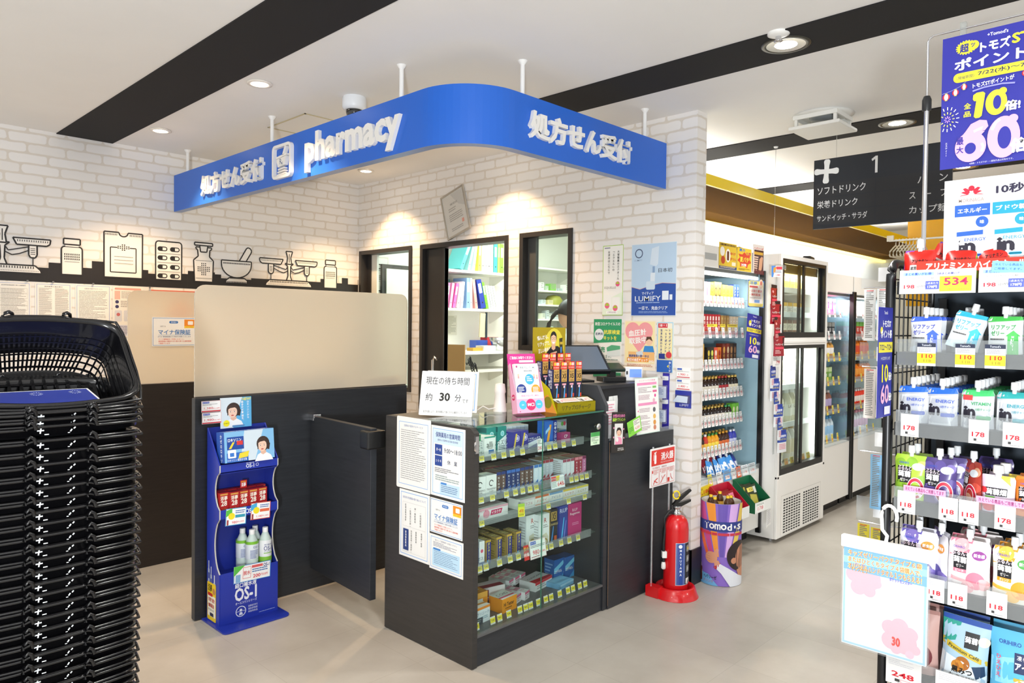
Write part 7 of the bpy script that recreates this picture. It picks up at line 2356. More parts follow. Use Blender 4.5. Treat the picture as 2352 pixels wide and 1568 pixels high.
p.c(90, 92, 17, '#c98a6a', 22, 28)
p.c(70, 96, 5, '#c98a6a')
p.p([(76, 112), (92, 108), (100, 118), (100, 128), (80, 122)], '#c98a6a')
p.p([(64, 140), (50, 118), (40, 108), (46, 100), (60, 108), (78, 120), (100, 130), (100, 140)], '#e6eaf2')
p.p([(38, 108), (46, 98), (49, 101), (42, 112)], '#b8283a')
p.c(34, 92, 10, '#d89a78', 10)
p.p([(36, 86), (42, 76), (46, 77), (44, 90)], '#d89a78')
p.p([(38, 96), (46, 96), (48, 102), (40, 106)], '#d89a78')
for q in range(4):
    p.line(26, 86 + q * 4, 33, 87 + q * 4, .0012, '#a86a4e')
p.p([(0, 140), (0, 118), (30, 122), (46, 140)], '#6fb0e0')
p.rr(5, 112, 17, 136, 2, '#5a2018')
p.r(7, 106, 15, 112, '#d8c8b8')
p.r(5, 118, 17, 124, '#e8e0d8')
p.t('ヘパリーゼ', 32, 126, 6, '#1a1a2a', 22, b=.03)
p.t('ドリンク', 30, 133, 4, '#c83a4a', 16)
b.build('printed_wrap', dbn)
for i in range(5):
    a = i * 1.3 + 3
    put(sbot('#4a2a10', '#f2c21c', '#e0b04a', None, .022, .115), 'tonic_bottle', [(3.945 + .06 * math.cos(a), 2.075 + .06 * math.sin(a), .39 + .012 * (i % 2))], 'yellow-capped tonic bottle in the dump bin, %s' % ('nearest', 'second', 'third', 'fourth', 'farthest')[i], 'bottle', 'tonic bottles in the dump bin')
# ================================================================ gondola with jelly pouches at the right
GK = C('#0e0f11', .35)
gd = empty('shelf_gondola', (2.42, .15, 0), 'black mesh-ended store shelf unit filled with jelly pouches at the right edge', 'shelf unit')
def gb():
    b = B()
    b.T = Matrix.Translation((-2.42, -.15, 0))
    return b
path = [(2.205, .654, 0), (2.205, .654, 1.64)] + [(2.205 + .05 - .05 * math.cos(math.radians(a)), .654, 1.64 + .05 * math.sin(math.radians(a))) for a in (18, 36, 54, 72, 90)] + [(2.58, .654, 1.69)] + [(2.58 + .05 * math.sin(math.radians(a)), .654, 1.64 + .05 * math.cos(math.radians(a))) for a in (18, 36, 54, 72, 90)] + [(2.63, .654, 0)]
e_ = gb().tube(path, .0125, GK, 10).build('end_frame', gd)
b = gb()
for i in range(9):
    b.tube([(2.205 + .0425 * (i + 1), .654, .05), (2.205 + .0425 * (i + 1), .654, 1.685)], .0022, GK, 5)
for i in range(30):
    b.tube([(2.205, .656, .08 + .054 * i), (2.63, .656, .08 + .054 * i)], .0022, GK, 5)
b.build('wire_mesh', e_)
RIB = noisy('ribbed_backboard', '#1d2a36', '#22313e', 3, .5)
gb().box(2.60, -.5, .05, 2.62, .64, 1.62, RIB).build('back_panel', gd)
gb().box(2.21, -.5, .0, 2.62, .64, .10, GK).build('plinth', gd)
LV = [1.600, 1.404, 1.207, .993, .768, .515, .26]
LIPM = C('#3b3a38', .25, .4)
for k, z in enumerate(LV):
    s_ = gb().box(2.20, -.5, z + .026, 2.60, .635, z + .036, GK).box(2.198, -.5, z, 2.206, .635, z + .034, LIPM if k else GK).build('shelf', gd)
    if k:
        gb().box(2.194, -.5, z, 2.196, .63, z + .072, ACRYL).build('clear_fence', s_)
gb().box(2.575, .60, .10, 2.598, .62, 1.6, GK).build('upright', gd)
def ptag(price, y, z, lab, yel=False, w=.045, h=.062):
    b = B().box(0, 0, 0, w, .0008, h, '#e6e6e4')
    p = front(b, w, h, 0, 0, 0, 100, 138)
    if yel:
        p.r(0, 0, 100, 24, '#232c44')
        p.t("Tomod's", 50, 12, 12, '#e8ecf4', 52)
        p.r(0, 62, 100, 122, '#f6ea2a')
        p.l(8, 30, 80, 56, 3, '#9a9aa0')
        p.t(price, 54, 78, 24, '#d01c20', 58, b=.03)
        p.t('118', 56, 106, 16, '#a08a20', 40, b=.02)
    else:
        p.l(8, 8, 80, 44, 4, '#d0d0d4')
        p.t(price, 48, 84, 26, '#d01c30', 62, b=.03)
        p.r(26, 108, 40, 122, '#3a3a3a')
        p.fr(42, 107, 92, 123, 1.5, '#e0a0a8')
        p.l(34, 126, 82, 134, 1, '#9a9a9a')
    return b.build('price_tag', None, (2.1925, y, z), R90, lab, 'price tag', 'price tags on the gondola', rx=-.0, ry=0)
for i, y in enumerate((.579, .488, .421)):
    ptag('110', y, LV[1], 'yellow price tag reading 110 on the gondola, %s from left' % ordn(i), True)
for k, (n_, ys) in enumerate((('178', (.616, .453, .378)), ('118', (.620, .518, .471)), ('118', (.545, .492, .404)))):
    nm_ = ('second', 'third', 'fourth')[k]
    for i, y in enumerate(ys):
        ptag(n_, y, LV[2 + k], 'white tag reading %s on the gondola %s rail, %s from left' % (n_, nm_, ordn(i)))
ptag('178', .391, LV[3], 'white tag reading 178 at the right of the gondola third rail')
ptag('248', .640, LV[5] - .005, 'large white tag reading 248 on the gondola lowest rail', w=.09, h=.075)
ptag('248', .516, LV[5] - .005, 'large white tag for black honey sweets on the gondola lowest rail', w=.1, h=.075)
def top_card(y, lab, w=.182):
    b = B().box(0, 0, 0, w, .001, .065, '#e6e5e3')
    p = front(b, w, .065, 0, 0, 0, 280, 100)
    p.r(14, 10, 130, 24, '#a8dcf0')
    p.t('まとめ買いがお得!', 72, 17, 11, '#3a4ac0', 100, b=.03)
    p.t('3点まとめ買いで', 182, 18, 9, '#4a50a0', 80, b=.02)
    p.t('アリナミンメディカルバランス 各種', 72, 36, 8, '#888', 124)
    p.t('198', 38, 70, 15, '#e04050', 40, b=.03)
    p.t('(217円)', 86, 70, 11, '#777', 36)
    p.r(100, 48, 150, 82, '#5a68d8')
    p.t('1点あたり', 125, 57, 9, '#fff', 42)
    p.t('178円', 125, 72, 11, '#fff', 34, b=.03)
    p.r(152, 30, 266, 92, '#f6ee3a')
    p.t('534', 210, 52, 30, '#e03060', 84, b=.03)
    p.t('円', 256, 60, 10, '#e03060')
    p.t('(税込 587円)', 220, 84, 9, '#e08a40', 78)
    return b.build('price_card', None, (2.186, y, LV[0]), R90, lab, 'price card', None, rx=-.06)
top_card(.626, 'long price card reading 534 at the left of the gondola top shelf')
top_card(.438, 'long price card at the right of the gondola top shelf, cut by the frame')
b = B().box(0, 0, 0, .26, .001, .03, '#d8341e')
p = front(b, .26, .03, 0, 0, 0, 100, 12)
p.t('アリナミン × ハイチオール', 52, 6, 7, '#fff', 86, b=.05)
b.build('shelf_banner', None, (2.19, .585, LV[0] + .058), R90, 'red banner strip with white lettering behind the gondola top price cards', 'banner', rx=-.05)
# pouches
G1 = 'pouches on the gondola'
def rows(ys, x0, z, n, dx=.048, jx=0):
    return [(x0 + dx * k, y - .004 * k * jx, z) for y in ys for k in range(n)]
CAPW = dict(cap='#f2f4f5', capr=.0085, caph=.017)
def ref(c, c2, t2, arrow):
    return pouch(.078, .098, .036, '#d6d9db', [('p', [(0, 0), (10, 0), (10, 1.2), (0, 1.8)], c), ('t', 'リフアップ', 4.6, 3.4, 1.6, c2, 7, 'c', .035), ('t', 'ゼリー', 3, 5.3, 1.5, c2, 4, 'c', .035), ('p', [(6, 12), (6, 6.2), (5.4, 6.2), (7.6, 4.4), (9.6, 6.2), (9, 6.2), (9, 12)], c), ('v', t2, 7.5, 6, .9, '#fff', .03), ('l', .8, 7, 5.4, 7.9, 1, '#555'), ('p', [(0, 12), (0, 10.4), (5, 9), (6, 12)], arrow)], **CAPW)
z = LV[1] + .0365
put_pouch(ref('#2a5ad8', '#3a44b0', 'ENERGY', '#dfe8f4'), rows((.569,), 2.235, z, 5), 'white and blue jelly pouch at left of the gondola upper row', G1, R90)
put_pouch(ref('#2ab4d0', '#3ab0c8', 'JELLY', '#d8f0f4'), [(2.24, .485, z + .012, .15, .28)] + [(2.30 + .048 * k, .482, z) for k in range(4)], 'white and cyan jelly pouch in the middle of the gondola upper row', G1, R90)
put_pouch(ref('#3fb44a', '#3aa050', 'MULTI', '#e0f0dc'), rows((.385, .30), 2.235, z, 5), 'white and green jelly pouch in the gondola upper row', G1, R90)
def inj(c, w1_, c3, extra=()):
    return pouch(.076, .100, .038, '#bcc0c6', [('p', [(0, 0), (10, 0), (10, 1.6), (0, 2.2)], c), ('p', [(0, 2.8), (10, 2.2), (10, 8), (8, 12), (0, 12)], '#d6d9dc'), ('t', 'i', 1.4, 7, 3.4, '#23202c', .9, 'c', .05), ('t', 'n', 3.4, 7.4, 2.6, '#23202c', 2.2, 'c', .05), ('t', w1_, 6.2, 4.2, 1.0, c3, 6, 'c', .02), ('t', '10秒チャージ', 7, 6, .9, c3, 4.6), ('rr', 5, 8, 9.4, 9.2, .4, c3)] + list(extra), **CAPW)
z = LV[2] + .0365
put_pouch(inj('#1f6ad8', 'ENERGY', '#3a5ac0'), rows((.597, .525), 2.235, z, 6), 'silver energy jelly pouch with blue top on the gondola second row', G1, R90)
put_pouch(inj('#3cc06a', 'VITAMIN', '#3aa060', [('r', .6, 1.6, 3.6, 3.2, '#d83a3a')]), rows((.442,), 2.235, z, 6), 'silver vitamin jelly pouch with green top on the gondola second row', G1, R90)
put_pouch(inj('#1fa0a0', 'ENERGY', '#2a9aa8'), rows((.362, .285), 2.235, z, 6), 'silver jelly pouch with teal top on the gondola second row', G1, R90)
def kon(c, c2, fruit, zero=True, hgt=.122, w=.085, cap='#eef1f2', kc='#17151a', band='#17151a'):
    ops = [('c', 2, 2.4, 1.6, fruit), ('c', 5.4, 2, 1.7, fruit), ('c', 8.4, 2.6, 1.5, c2), ('c', 2, 8.6, 2, fruit), ('c', 6, 10, 2, c2), ('c', 8.6, 6.6, 1.6, fruit),
           ('r', 1, 3.2, 5.4, 7.6, kc), ('t', 'ぷるんと', 3.2, 3.6, 1.3, '#f0dce8', 4.4, 'c', .02), ('t', '蒟蒻', 3.2, 5.2, 1.6, '#f6f4f2', 4, 'c', .05), ('t', 'ゼリー', 3.2, 6.8, .9, '#f6f4f2', 2.6, 'c', .03), ('c', 7.4, 3, 1.9, '#dfe6ec', 1), ('t', 'ORIHIRO', 3, 2.2, .55, '#3a5ac0', 3)]
    if zero:
        ops += [('ring', 6.8, 8.8, 1.5, 2.6, '#f4eef0', 24, 0, 360, 1.35), ('ring', 6.8, 8.8, 1.65, 2.4, '#c0183a', 24, 0, 360, 1.35)]
    return pouch(w, hgt, .036, c, ops, cap=cap, capr=.0088, caph=.018)
z = LV[3] + .0365
put_pouch(kon('#a6cc3c', '#c8e06a', '#86b42e'), [(2.232, .597, z), (2.28, .595, z, .1)], 'lime green konjac jelly pouch at the left of the gondola third row', G1, R90)
put_pouch(kon('#4a3a78', '#7a6ab0', '#5a4a92'), [(2.232, .527, z), (2.275, .51, z), (2.32, .505, z), (2.36, .42, z, -.1)], 'purple grape konjac jelly pouch on the gondola third row', G1, R90)
put_pouch(kon('#b03a2c', '#d8a080', '#c84a3a'), [(2.255, .452, z, -.9)], 'red konjac jelly pouch turned sideways on the gondola third row', G1, R90)
put_pouch(pouch(.078, .095, .036, '#dcd0e4', [('p', [(5, 0), (10, 0), (10, 4)], '#f0d84a'), ('r', 1.4, 4, 8, 6.6, '#17151a'), ('t', '蒟蒻畑', 4.7, 5.3, 1.9, '#f6f4f2', 6, 'c', .05), ('t', 'Acai', 6, 7.8, 1.3, '#d04a8a', 4), ('c', 2.6, 9.7, 2, '#d8303a'), ('c', 5.4, 10.2, 1.6, '#e0483a'), ('c', 8, 10.2, 1.6, '#2c2a5a'), ('c', 1, 5, 1, '#d8303a'), ('r', 1.4, 6.8, 4.4, 7.4, '#6ac04a')], cap='#f6f2ee', capr=.013, caph=.018), [(2.235, .392, z), (2.285, .385, z)], 'lilac berry konjac pouch with wide cap on the gondola third row', G1, R90)
put_pouch(kon('#e8842a', '#f2b04a', '#d86a1c', False, .10), [(2.24, .315, z), (2.29, .315, z)], 'orange konjac jelly pouch at the right of the gondola third row', G1, R90)
for i, (y, w_) in enumerate(((.605, .103), (.432, .115))):
    b = B().box(0, 0, 0, w_, .0008, .017, '#f2a8d0')
    front(b, w_, .017, 0, 0, 0, 100, 16).t('冷えている商品もご用意してます', 50, 8, 10, '#8a2a6a', 92, b=.02)
    b.build('shelf_strip', None, (2.1915, y, LV[3] + .062), R90, 'pink notice strip on the gondola third rail, %s' % ('left one', 'right one')[i], 'shelf strip')
z = LV[4] + .0365
def kon2(c, c2, fruit, nm_, blob, h=.138, w=.098):
    return pouch(w, h, .04, c, [('p', [(0, 0), (6, 0), (5, 3), (0, 4)], fruit), ('c', 3.2, 1.4, 1.8, c2), ('c', 6.8, 9, 2.3, fruit), ('c', 8.6, 9.6, 1.5, c2), ('c', 5, 10.6, 1.6, c2), ('p', [(0, 8.6), (4.6, 9), (4.6, 9.8), (0, 9.4)], c2), ('r', 1.2, 3, 4.6, 6.8, '#17151a'), ('t', 'ぷるんと', 3, 3.2, 1.1, '#f0dce8', 4.4, 'c', .03), ('t', '蒟蒻', 2.9, 4.7, 1.4, '#f6f4f2', 3.2, 'c', .05), ('t', 'ゼリー', 2.9, 6.1, .8, '#f6f4f2', 2), ('r', 1.2, 6.8, 4.6, 7.6, fruit), ('t', nm_, 2.9, 7.2, .6, '#fff', 2.2), ('c', 7.5, 3.2, 1.7, blob, 1.05), ('t', '新食感', 7.5, 3.2, .8, '#fff', 2.6, 'c', .03), ('t', 'ORIHIRO', 2.6, 1.9, .55, '#3a5ac0', 2.8)], cap='#eef1f2', capr=.009, caph=.02)
put_pouch(kon2('#e6e4ec', '#7a6ab4', '#5a4fa0', 'グレープ', '#e0902a'), [(2.235, .574, z), (2.28, .585, z), (2.25, .522, z, -1.0), (2.29, .53, z, -.9)], 'white and grape konjac pouch on the gondola fourth row', G1, R90)
put_pouch(kon2('#f2e8e6', '#f0b0b4', '#e87a90', 'ピーチ', '#8a2a8a'), [(2.235, .452, z), (2.285, .46, z), (2.33, .44, z, .2), (2.37, .455, z)], 'white and peach konjac pouch on the gondola fourth row', G1, R90)
put_pouch(kon2('#f4eee0', '#f6c04a', '#f09a1c', 'オレンジ', '#3f9a3a'), [(2.235, .352, z), (2.285, .35, z), (2.33, .345, z)], 'white and orange konjac pouch on the gondola fourth row', G1, R90)
z = LV[5] + .0365
def bag(c, ops, w=.112, h=.175):
    b, fn = pouch_shape(w, h, .05, C(c, .25), None, nv=12)
    Pr(b, W=w, H=h, pw=10, ph=14, fn=fn, sub=8, e0=.0006).go(ops)
    return b, None
put_pouch(bag('#c9a29a', [('r', 0, 0, 10, .8, '#a87a72'), ('c', 5, 3.4, 1.8, '#e8dcc8'), ('ring', 5, 3.4, 1.5, 1.8, '#8a6a4a'), ('c', 6, 10, 3, '#6a1c24'), ('c', 4, 11.4, 2, '#8a2c2c'), ('r', 2, 6, 4, 7, '#e0c83a')]), [(2.24, .575, z), (2.30, .58, z)], 'dusty pink sweets bag with dark berries on the gondola lowest row', G1, R90, cat='sweets bag')
put_pouch(bag('#aac8dc', [('r', 0, 0, 10, 1.1, '#1f4a9e'), ('p', [(0, 1), (4, 1), (3, 5), (0, 6)], '#2f9a8a'), ('p', [(0, 5), (10, 8), (10, 9), (0, 6.4)], '#c8b03a'), ('t', 'Premium Café', 5, 7, .7, '#3a3a1a', 7, 'c', .02, -14), ('r', 5, 2.6, 8, 6, '#222'), ('t', '蒟蒻', 6.4, 4.2, 1.3, '#eee', 2.6, 'c', .04), ('c', 9, 4, 1.2, '#e8e0c8'), ('p', [(0, 14), (0, 8), (5, 9), (10, 11), (10, 14)], '#e0eaf0'), ('c', 5, 9.4, 1.6, '#a8641c'), ('c', 4, 10.2, 1.4, '#c8842c'), ('t', '黒みつ', 5, 11, 1.3, '#1c1812', 4.4, 'c', .05), ('t', 'わらび餅', 5, 12.6, 1.3, '#1c1812', 5.4, 'c', .05), ('p', [(7, 9.6), (9.6, 9), (9.8, 11), (8, 12)], '#1c3a5a')]), [(2.238, .462, z + .004, 0, .05), (2.30, .47, z)], 'blue premium cafe sweets bag on the gondola lowest row', G1, R90, cat='sweets bag')
put_pouch(bag('#5fb8e0', [('p', [(0, 6), (10, 4), (10, 10), (0, 11)], '#8ad0ee'), ('t', 'ORIHIRO', 4, 2.4, .8, '#2a4aa0', 4.4, 'c', .02), ('r', 5, 4, 9.4, 8, '#1f2f5a'), ('t', 'アイス', 7.2, 6.6, 1.4, '#f4f6f8', 4, 'c', .05), ('t', '凍らす', 7, 4.9, 1, '#f4f6f8', 3), ('c', 7, 11.3, 2.4, '#efe8d4'), ('r', 5, 9, 9.6, 9.7, '#c8b03a'), ('v', 'ひえひえ', 1.8, 5, 1.1, '#d85a7a', .02)]), [(2.238, .345, z), (2.30, .35, z)], 'light blue frozen sweets bag at the right of the gondola lowest row', G1, R90, cat='sweets bag')
# heap on the top shelf
z = LV[0] + .0365
def ari(c, c2):
    return pouch(.082, .085, .04, '#d8261c', [('p', [(0, 0), (3, 0), (2, 12), (0, 12)], c), ('p', [(8, 0), (10, 0), (10, 12), (8.6, 12)], c2), ('t', 'アリナミン', 5.4, 4.6, 1.3, '#1c1212', 5, 'c', .05), ('r', 2.4, 6.2, 8.4, 8.8, '#f6f2ee'), ('t', '疲労の回復・', 5.4, 7.5, 1.3, '#1c1212', 5.4, 'c', .04), ('l', 3, 9.6, 8, 10.8, 1, '#f2d8d0')], cap='#f6f6f4', capr=.0095, caph=.022)
put_pouch(ari('#7a3ac0', '#d8261c'), [(2.24, .592, z + .003), (2.30, .565, z + .024, -.2, .5)], 'red and purple tonic jelly pouch left on the gondola top shelf', G1, R90, rx=-.12)
put_pouch(ari('#86c83a', '#86c83a'), [(2.24, .490, z + .003), (2.31, .505, z + .02, .2, .4)], 'red and green tonic jelly pouch centred on the gondola top shelf', G1, R90, rx=-.12)
put_pouch(ari('#f0b41c', '#e87a1c'), [(2.245, .41, z + .009, 0, -.15), (2.31, .415, z + .045, -.1, -.25), (2.26, .33, z + .011, 0, .2)], 'red and orange tonic jelly pouch right on the gondola top shelf', G1, R90, rx=-.12)
b = B().box(0, 0, 0, .07, .001, .028, '#8ac8f0')
front(b, .07, .028, 0, 0, 0, 100, 40).go([('t', '冷えている商品も', 50, 12, 9, '#2a5aa8', 84), ('t', 'ご用意してます。', 50, 27, 9, '#2a5aa8', 84)])
b.build('shelf_strip', None, (2.184, .41, LV[0] + .052), R90, 'pale blue notice card before the orange pouches on the gondola top', 'notice card', ry=.07)
# poster stand
ps = empty('poster_stand', (2.255, .586, LV[0] + .037), 'thin chrome poster stand with black clamp rising from the gondola top', 'poster stand')
B().lathe([(.03, 0), (.03, .006), (.008, .01)], CHROME, 20).lathe([(.0062, .008), (.0062, .485)], CHROME, 12).build('pole', ps)
B().lathe([(.011, .475), (.012, .48), (.012, .505), (.008, .515)], BLACKM, 14).build('clamp', ps)
B().tube([(0, 0, .50), (0, 0, .665), (0, -.004, .674), (0, -.014, .679), (0, -.5, .679)], .0032, CHROME, 8).build('cross_bar', ps)
for y in (-.085, -.30):
    B().box(-.006, y - .007, .655, .006, y + .007, .695, clear('clip_plastic', '#e8ecec', 1, .25, '#d8d8d4')).build('clip', ps)
def fat10(p):
    Y_ = '#f2ea3e'
    p.p([(76, 168), (84, 163), (98, 163), (103, 168), (96, 226), (91, 230), (82, 230), (78, 225), (83, 185), (78, 184), (75, 179)], Y_)
    p.c(128, 197, 24, Y_, 33, 28)
    p.c(130, 197, 9, '#2e2f9e', 18, 24)
    p.c(142, 170, 9, Y_, 9)
def fat60(p):
    K_, D_ = '#efb6d8', '#2e2f9e'
    p.p([(60, 262), (72, 244), (92, 236), (108, 240), (112, 256), (104, 266), (92, 264), (84, 272), (60, 300), (38, 300), (44, 282)], K_)
    p.c(72, 304, 36, K_, 40, 30)
    p.c(72, 308, 13, D_, 15, 24)
    p.p([(84, 272), (92, 262), (104, 268), (96, 276), (86, 276)], K_)
    p.p([(92, 256), (100, 254), (98, 262), (90, 264), (80, 268), (78, 262)], '#f7dcec')
    p.c(146, 290, 36, K_, 54, 32)
    p.c(148, 292, 15, D_, 29, 24)
    p.c(166, 246, 11, K_, 11)
    p.pl([(120, 268), (128, 250), (138, 243)], .007, '#f9e6f2')
    p.pl([(98, 320), (102, 308), (98, 298)], .006, '#f9e6f2')
def bigp(p):
    p.t("+Tomod's", 127, 15, 9, '#fff', 46, b=.02)
    for i in range(20):
        a = math.radians(18 * i)
        p.line(56 + 16 * math.cos(a), 36 + 14 * math.sin(a), 56 + 24 * math.cos(a), 36 + 19 * math.sin(a), .003, '#f0e83a')
    p.c(56, 36, 21, '#f0e83a', 17)
    p.c(74, 34, 12, '#f0e83a', 12)
    p.t('超', 52, 37, 22, '#2b2c8c', 20, b=.04)
    p.t('ッ', 72, 33, 10, '#2b2c8c', 9, b=.04)
    p.t('トモズ', 122, 44, 26, '#fff', 66, b=.05)
    p.t('ST', 180, 40, 24, '#f4ea3a', 40, b=.05)
    p.t('ポイント祭', 135, 80, 30, '#fff', 208, b=.045)
    p.rr(28, 102, 262, 127, 12, '#f2e93c')
    p.t('〈開催期間〉', 56, 115, 9, '#2a2a5a', 42)
    p.t('7/22(水)～7/24', 150, 113, 14, '#2a2a5a', 130, b=.02)
    p.pl([(2, 150), (22, 146), (44, 138), (58, 128)], .0006, '#c8c8e8')
    for x, y, r in ((12, 160, 9), (34, 152, 8), (54, 141, 7), (190, 135, 8)):
        p.c(x, y, r, '#c8283a')
        p.c(x, y, r * .55, '#f4eef0', r * .95)
        p.r(x - 3, y - r - 1, x + 3, y - r + 1, '#e8d83a')
        p.r(x - 3, y + r - 1, x + 3, y + r + 1, '#e8d83a')
    p.t('トモズSTポイントが', 120, 141, 12, '#fff', 92, b=.03, rot=3)
    p.pl([(74, 157), (100, 152), (140, 151), (168, 155)], .004, '#9a9ae0')
    fat10(p)
    p.t('全', 63, 194, 15, '#f2ea3e', 16, b=.03)
    p.t('品', 63, 216, 14, '#f2ea3e', 16, b=.03)
    p.t('倍!', 164, 211, 24, '#fff', 32, b=.06)
    fat60(p)
    p.t('最', 48, 285, 20, '#3a2f9c', 16, b=.03)
    p.t('大', 48, 309, 18, '#3a2f9c', 16, b=.03)
    p.t('倍!', 184, 316, 34, '#fff', 44, b=.07)
    for r0, r1, n_, c_ in ((3, 8, 8, '#c89af0'), (12, 17, 12, '#e8e87a'), (21, 28, 16, '#f4f4fa')):
        for i in range(n_):
            a = 2 * math.pi * i / n_
            x0, y0, x1, y1 = 17 + r0 * math.cos(a), 222 + r0 * 1.2 * math.sin(a), 17 + r1 * math.cos(a), 222 + r1 * 1.2 * math.sin(a)
            if min(x0, x1) > 1:
                p.line(x0, y0, x1, y1, .0022, c_)
    p.v('エスティー?', 16, 284, 6, '#f4f4fa')
    p.t('※調剤・トモズラボ・一部除外品は対象外です。', 120, 349, 5, '#d8d8f0', 98)
psheet('hanging_poster', .29, .355, 290, 355, bigp, (2.243, .547, 1.94), R90, 'purple points festival poster with big pink sixty hanging from the chrome stand', 'poster', '#2e2f9e', .0015)
def mor(p):
    for sg in (-1, 1):
        for k in range(3):
            p.p([(44 + sg * 2, 26 + 4 * k), (44 + sg * (10 + 3 * k), 20 + 8 * k), (44 + sg * (14 + 3 * k), 22 + 8 * k), (44 + sg * 6, 36)], '#c8203a')
    p.c(44, 22, 5, '#c8203a')
    p.t('MORINAGA', 44, 48, 8, '#b09a90', 40, b=.01)
    p.t('10秒チャージ', 150, 30, 20, '#2a2440', 134, b=.04)
    for i, (c_, a_) in enumerate((('#2a62c0', 'エネルギー'), ('#1fa0c0', 'ブドウ糖'), ('#3aaa5a', 'マルチビタミン'))):
        x = 18 + i * 60
        p.r(x, 58, x + 56, 84, c_)
        p.t(a_, x + 28, 71, 11, '#fff', 46, b=.03)
        p.c(x + 44, 98, 10, c_)
        p.t('味', x + 44, 98, 8, '#fff', b=.02)
        p.r(x + 18, 96, x + 24, 116, '#e4e8ec')
        p.p([(x + 4, 122), (x + 46, 120), (x + 48, 190), (x + 2, 190)], '#dfe3e7')
        p.p([(x + 4, 118), (x + 46, 116), (x + 46, 126), (x + 4, 128)], c_)
        p.t('i', x + 12, 150, 26, '#241f30', 5, b=.06)
        p.t('n', x + 25, 154, 19, '#241f30', 16, b=.06)
        p.t(('ENERGY', 'ENERGY', 'VITAMIN')[i], x + 34, 136, 7, c_, 34)
        p.rr(x + 26, 168, x + 46, 174, 3, c_)
psheet('shelf_poster', .29, .24, 200, 200, mor, (2.246, .535, 1.668), R90, 'white jelly drink poster with three coloured headings behind the top shelf pouches', 'poster', '#e6e6e6', .0015)
# hand towel bag hanging from the rail
tw = empty('towel_bag', (2.15, .752, .60), 'clear bag holding a pink and blue hand towel hanging on a white hanger', 'towel bag', rz=R90)
b = B().box(.004, .002, .0, .222, .012, .27, '#eef3f8')
p = front(b, .218, .27, .002, .004, 0, 200, 240)
p.fr(2, 2, 198, 238, 5, '#a8d6f0')
p.r(10, 10, 190, 230, '#e2e8ee')
for x, y, r in ((30, 30, 18), (54, 26, 16), (76, 34, 14), (28, 58, 20), (60, 60, 34), (84, 70, 12), (40, 88, 20), (66, 92, 16), (116, 168, 18), (140, 160, 20), (164, 174, 18), (120, 200, 22), (150, 196, 30), (176, 208, 12), (132, 218, 12), (164, 222, 10)):
    p.c(x, y, r, '#f4bccb')
p.t('キッズゼリー', 46, 44, 12, '#c8902a', 50, b=.05)
p.t('プルプル', 44, 32, 7, '#d84a4a', 28, b=.03)
p.t('ポケットモンスター', 140, 50, 9, '#6a5ad0', 52, b=.04)
p.t('30', 132, 200, 20, '#d83a2a', 18, b=.06)
b.build('towel', tw)
b = B().box(0, .0, -.004, .226, .001, .30, PLASTICBAG).box(0, .0135, -.004, .226, .0145, .30, PLASTICBAG)
b.build('plastic_sleeve', tw)
b = B().box(.006, .0012, .215, .22, .0018, .278, '#6ab8e6')
p = front(b, .214, .063, .0012, .006, .215, 200, 60)
p.p([(0, 24), (200, 16), (200, 34), (0, 42)], '#9ad2f2')
for i, s_ in enumerate(('キッズゼリーパウチタイプ６袋', 'またはひとくちタイプ４袋購入で、', 'オリジナルハンドタオル１つもらえる！')):
    p.t(s_, 100, 12 + 18 * i, 15.5, '#f8ea8a', 178, b=.05)
    p.t(s_, 100, 12 + 18 * i, 14, '#e0562a', 175, b=.005)
b.build('header_card', tw)
B().box(-.002, -.003, .278, .23, .018, .312, C('#f6f6f4', .35)).build('hanger_bar', tw, bev=.003)
pth = [(.115, .007, .312), (.118, .007, .33), (.105, .007, .345)] + [(.122 + .02 * math.cos(math.radians(a)), .007 - .02 * (1 - a / 200) * 0, .385 + .03 * math.sin(math.radians(a))) for a in range(200, -40, -20)]
B().tube(pth, .005, C('#f6f6f4', .3), 8).build('hook', tw)
def sidep(p):
    tomo(p)
psheet('side_poster', .115, .30, 100, 190, tomo, (2.075, .642, 1.262), .0, 'narrow purple points poster fixed edgewise to the gondola front post', 'poster', '#2b2f9c')
B().tube([(0, 0, 0), (.02, .012, 0)], .003, BLACKM).build('poster_clip', None, (2.188, .643, 1.40), 0, 'small black clip holding the side poster to the gondola post', 'clip')
# packs hanging outside the mesh end
def backpack(c, h, w=.036):
    b = B()
    bb, fn = pouch_shape(w, h, .012, C(c, .3), None, nv=14)
    q = Pr(bb, W=w, H=h, pw=40, ph=int(40 * h / w), fn=fn, sub=4, e0=.0005)
    q.l(7, 8, 33, int(40 * h / w) - 8, int(h * 160), '#8a8a86', .5)
    q.r(8, 3, 32, 6, '#d84a4a')
    return bb
HK = C('#f2f3f3', .3)
def hookplate(z, i, x=2.5):
    t = empty('display_hook', (x, .665, z), 'clear display hook with white grip outside the gondola mesh, %s from top' % ordn(i), 'display hook', 'clear hooks on the gondola mesh')
    B().box(-.002, 0, -.005, 0, .165, .075, ACRYL).build('plate', t)
    B().box(-.012, .07, .015, -.003, .11, .06, HK).box(-.02, .06, .01, -.004, .078, .022, HK).build('grip', t)
    B().tube([(-.004, 0, 0), (-.02, .05, -.004), (-.02, .15, -.004)], .0025, CHROME).build('wire', t)
for i, z in enumerate((1.64, 1.385, 1.11, .88)):
    hookplate(z, i)
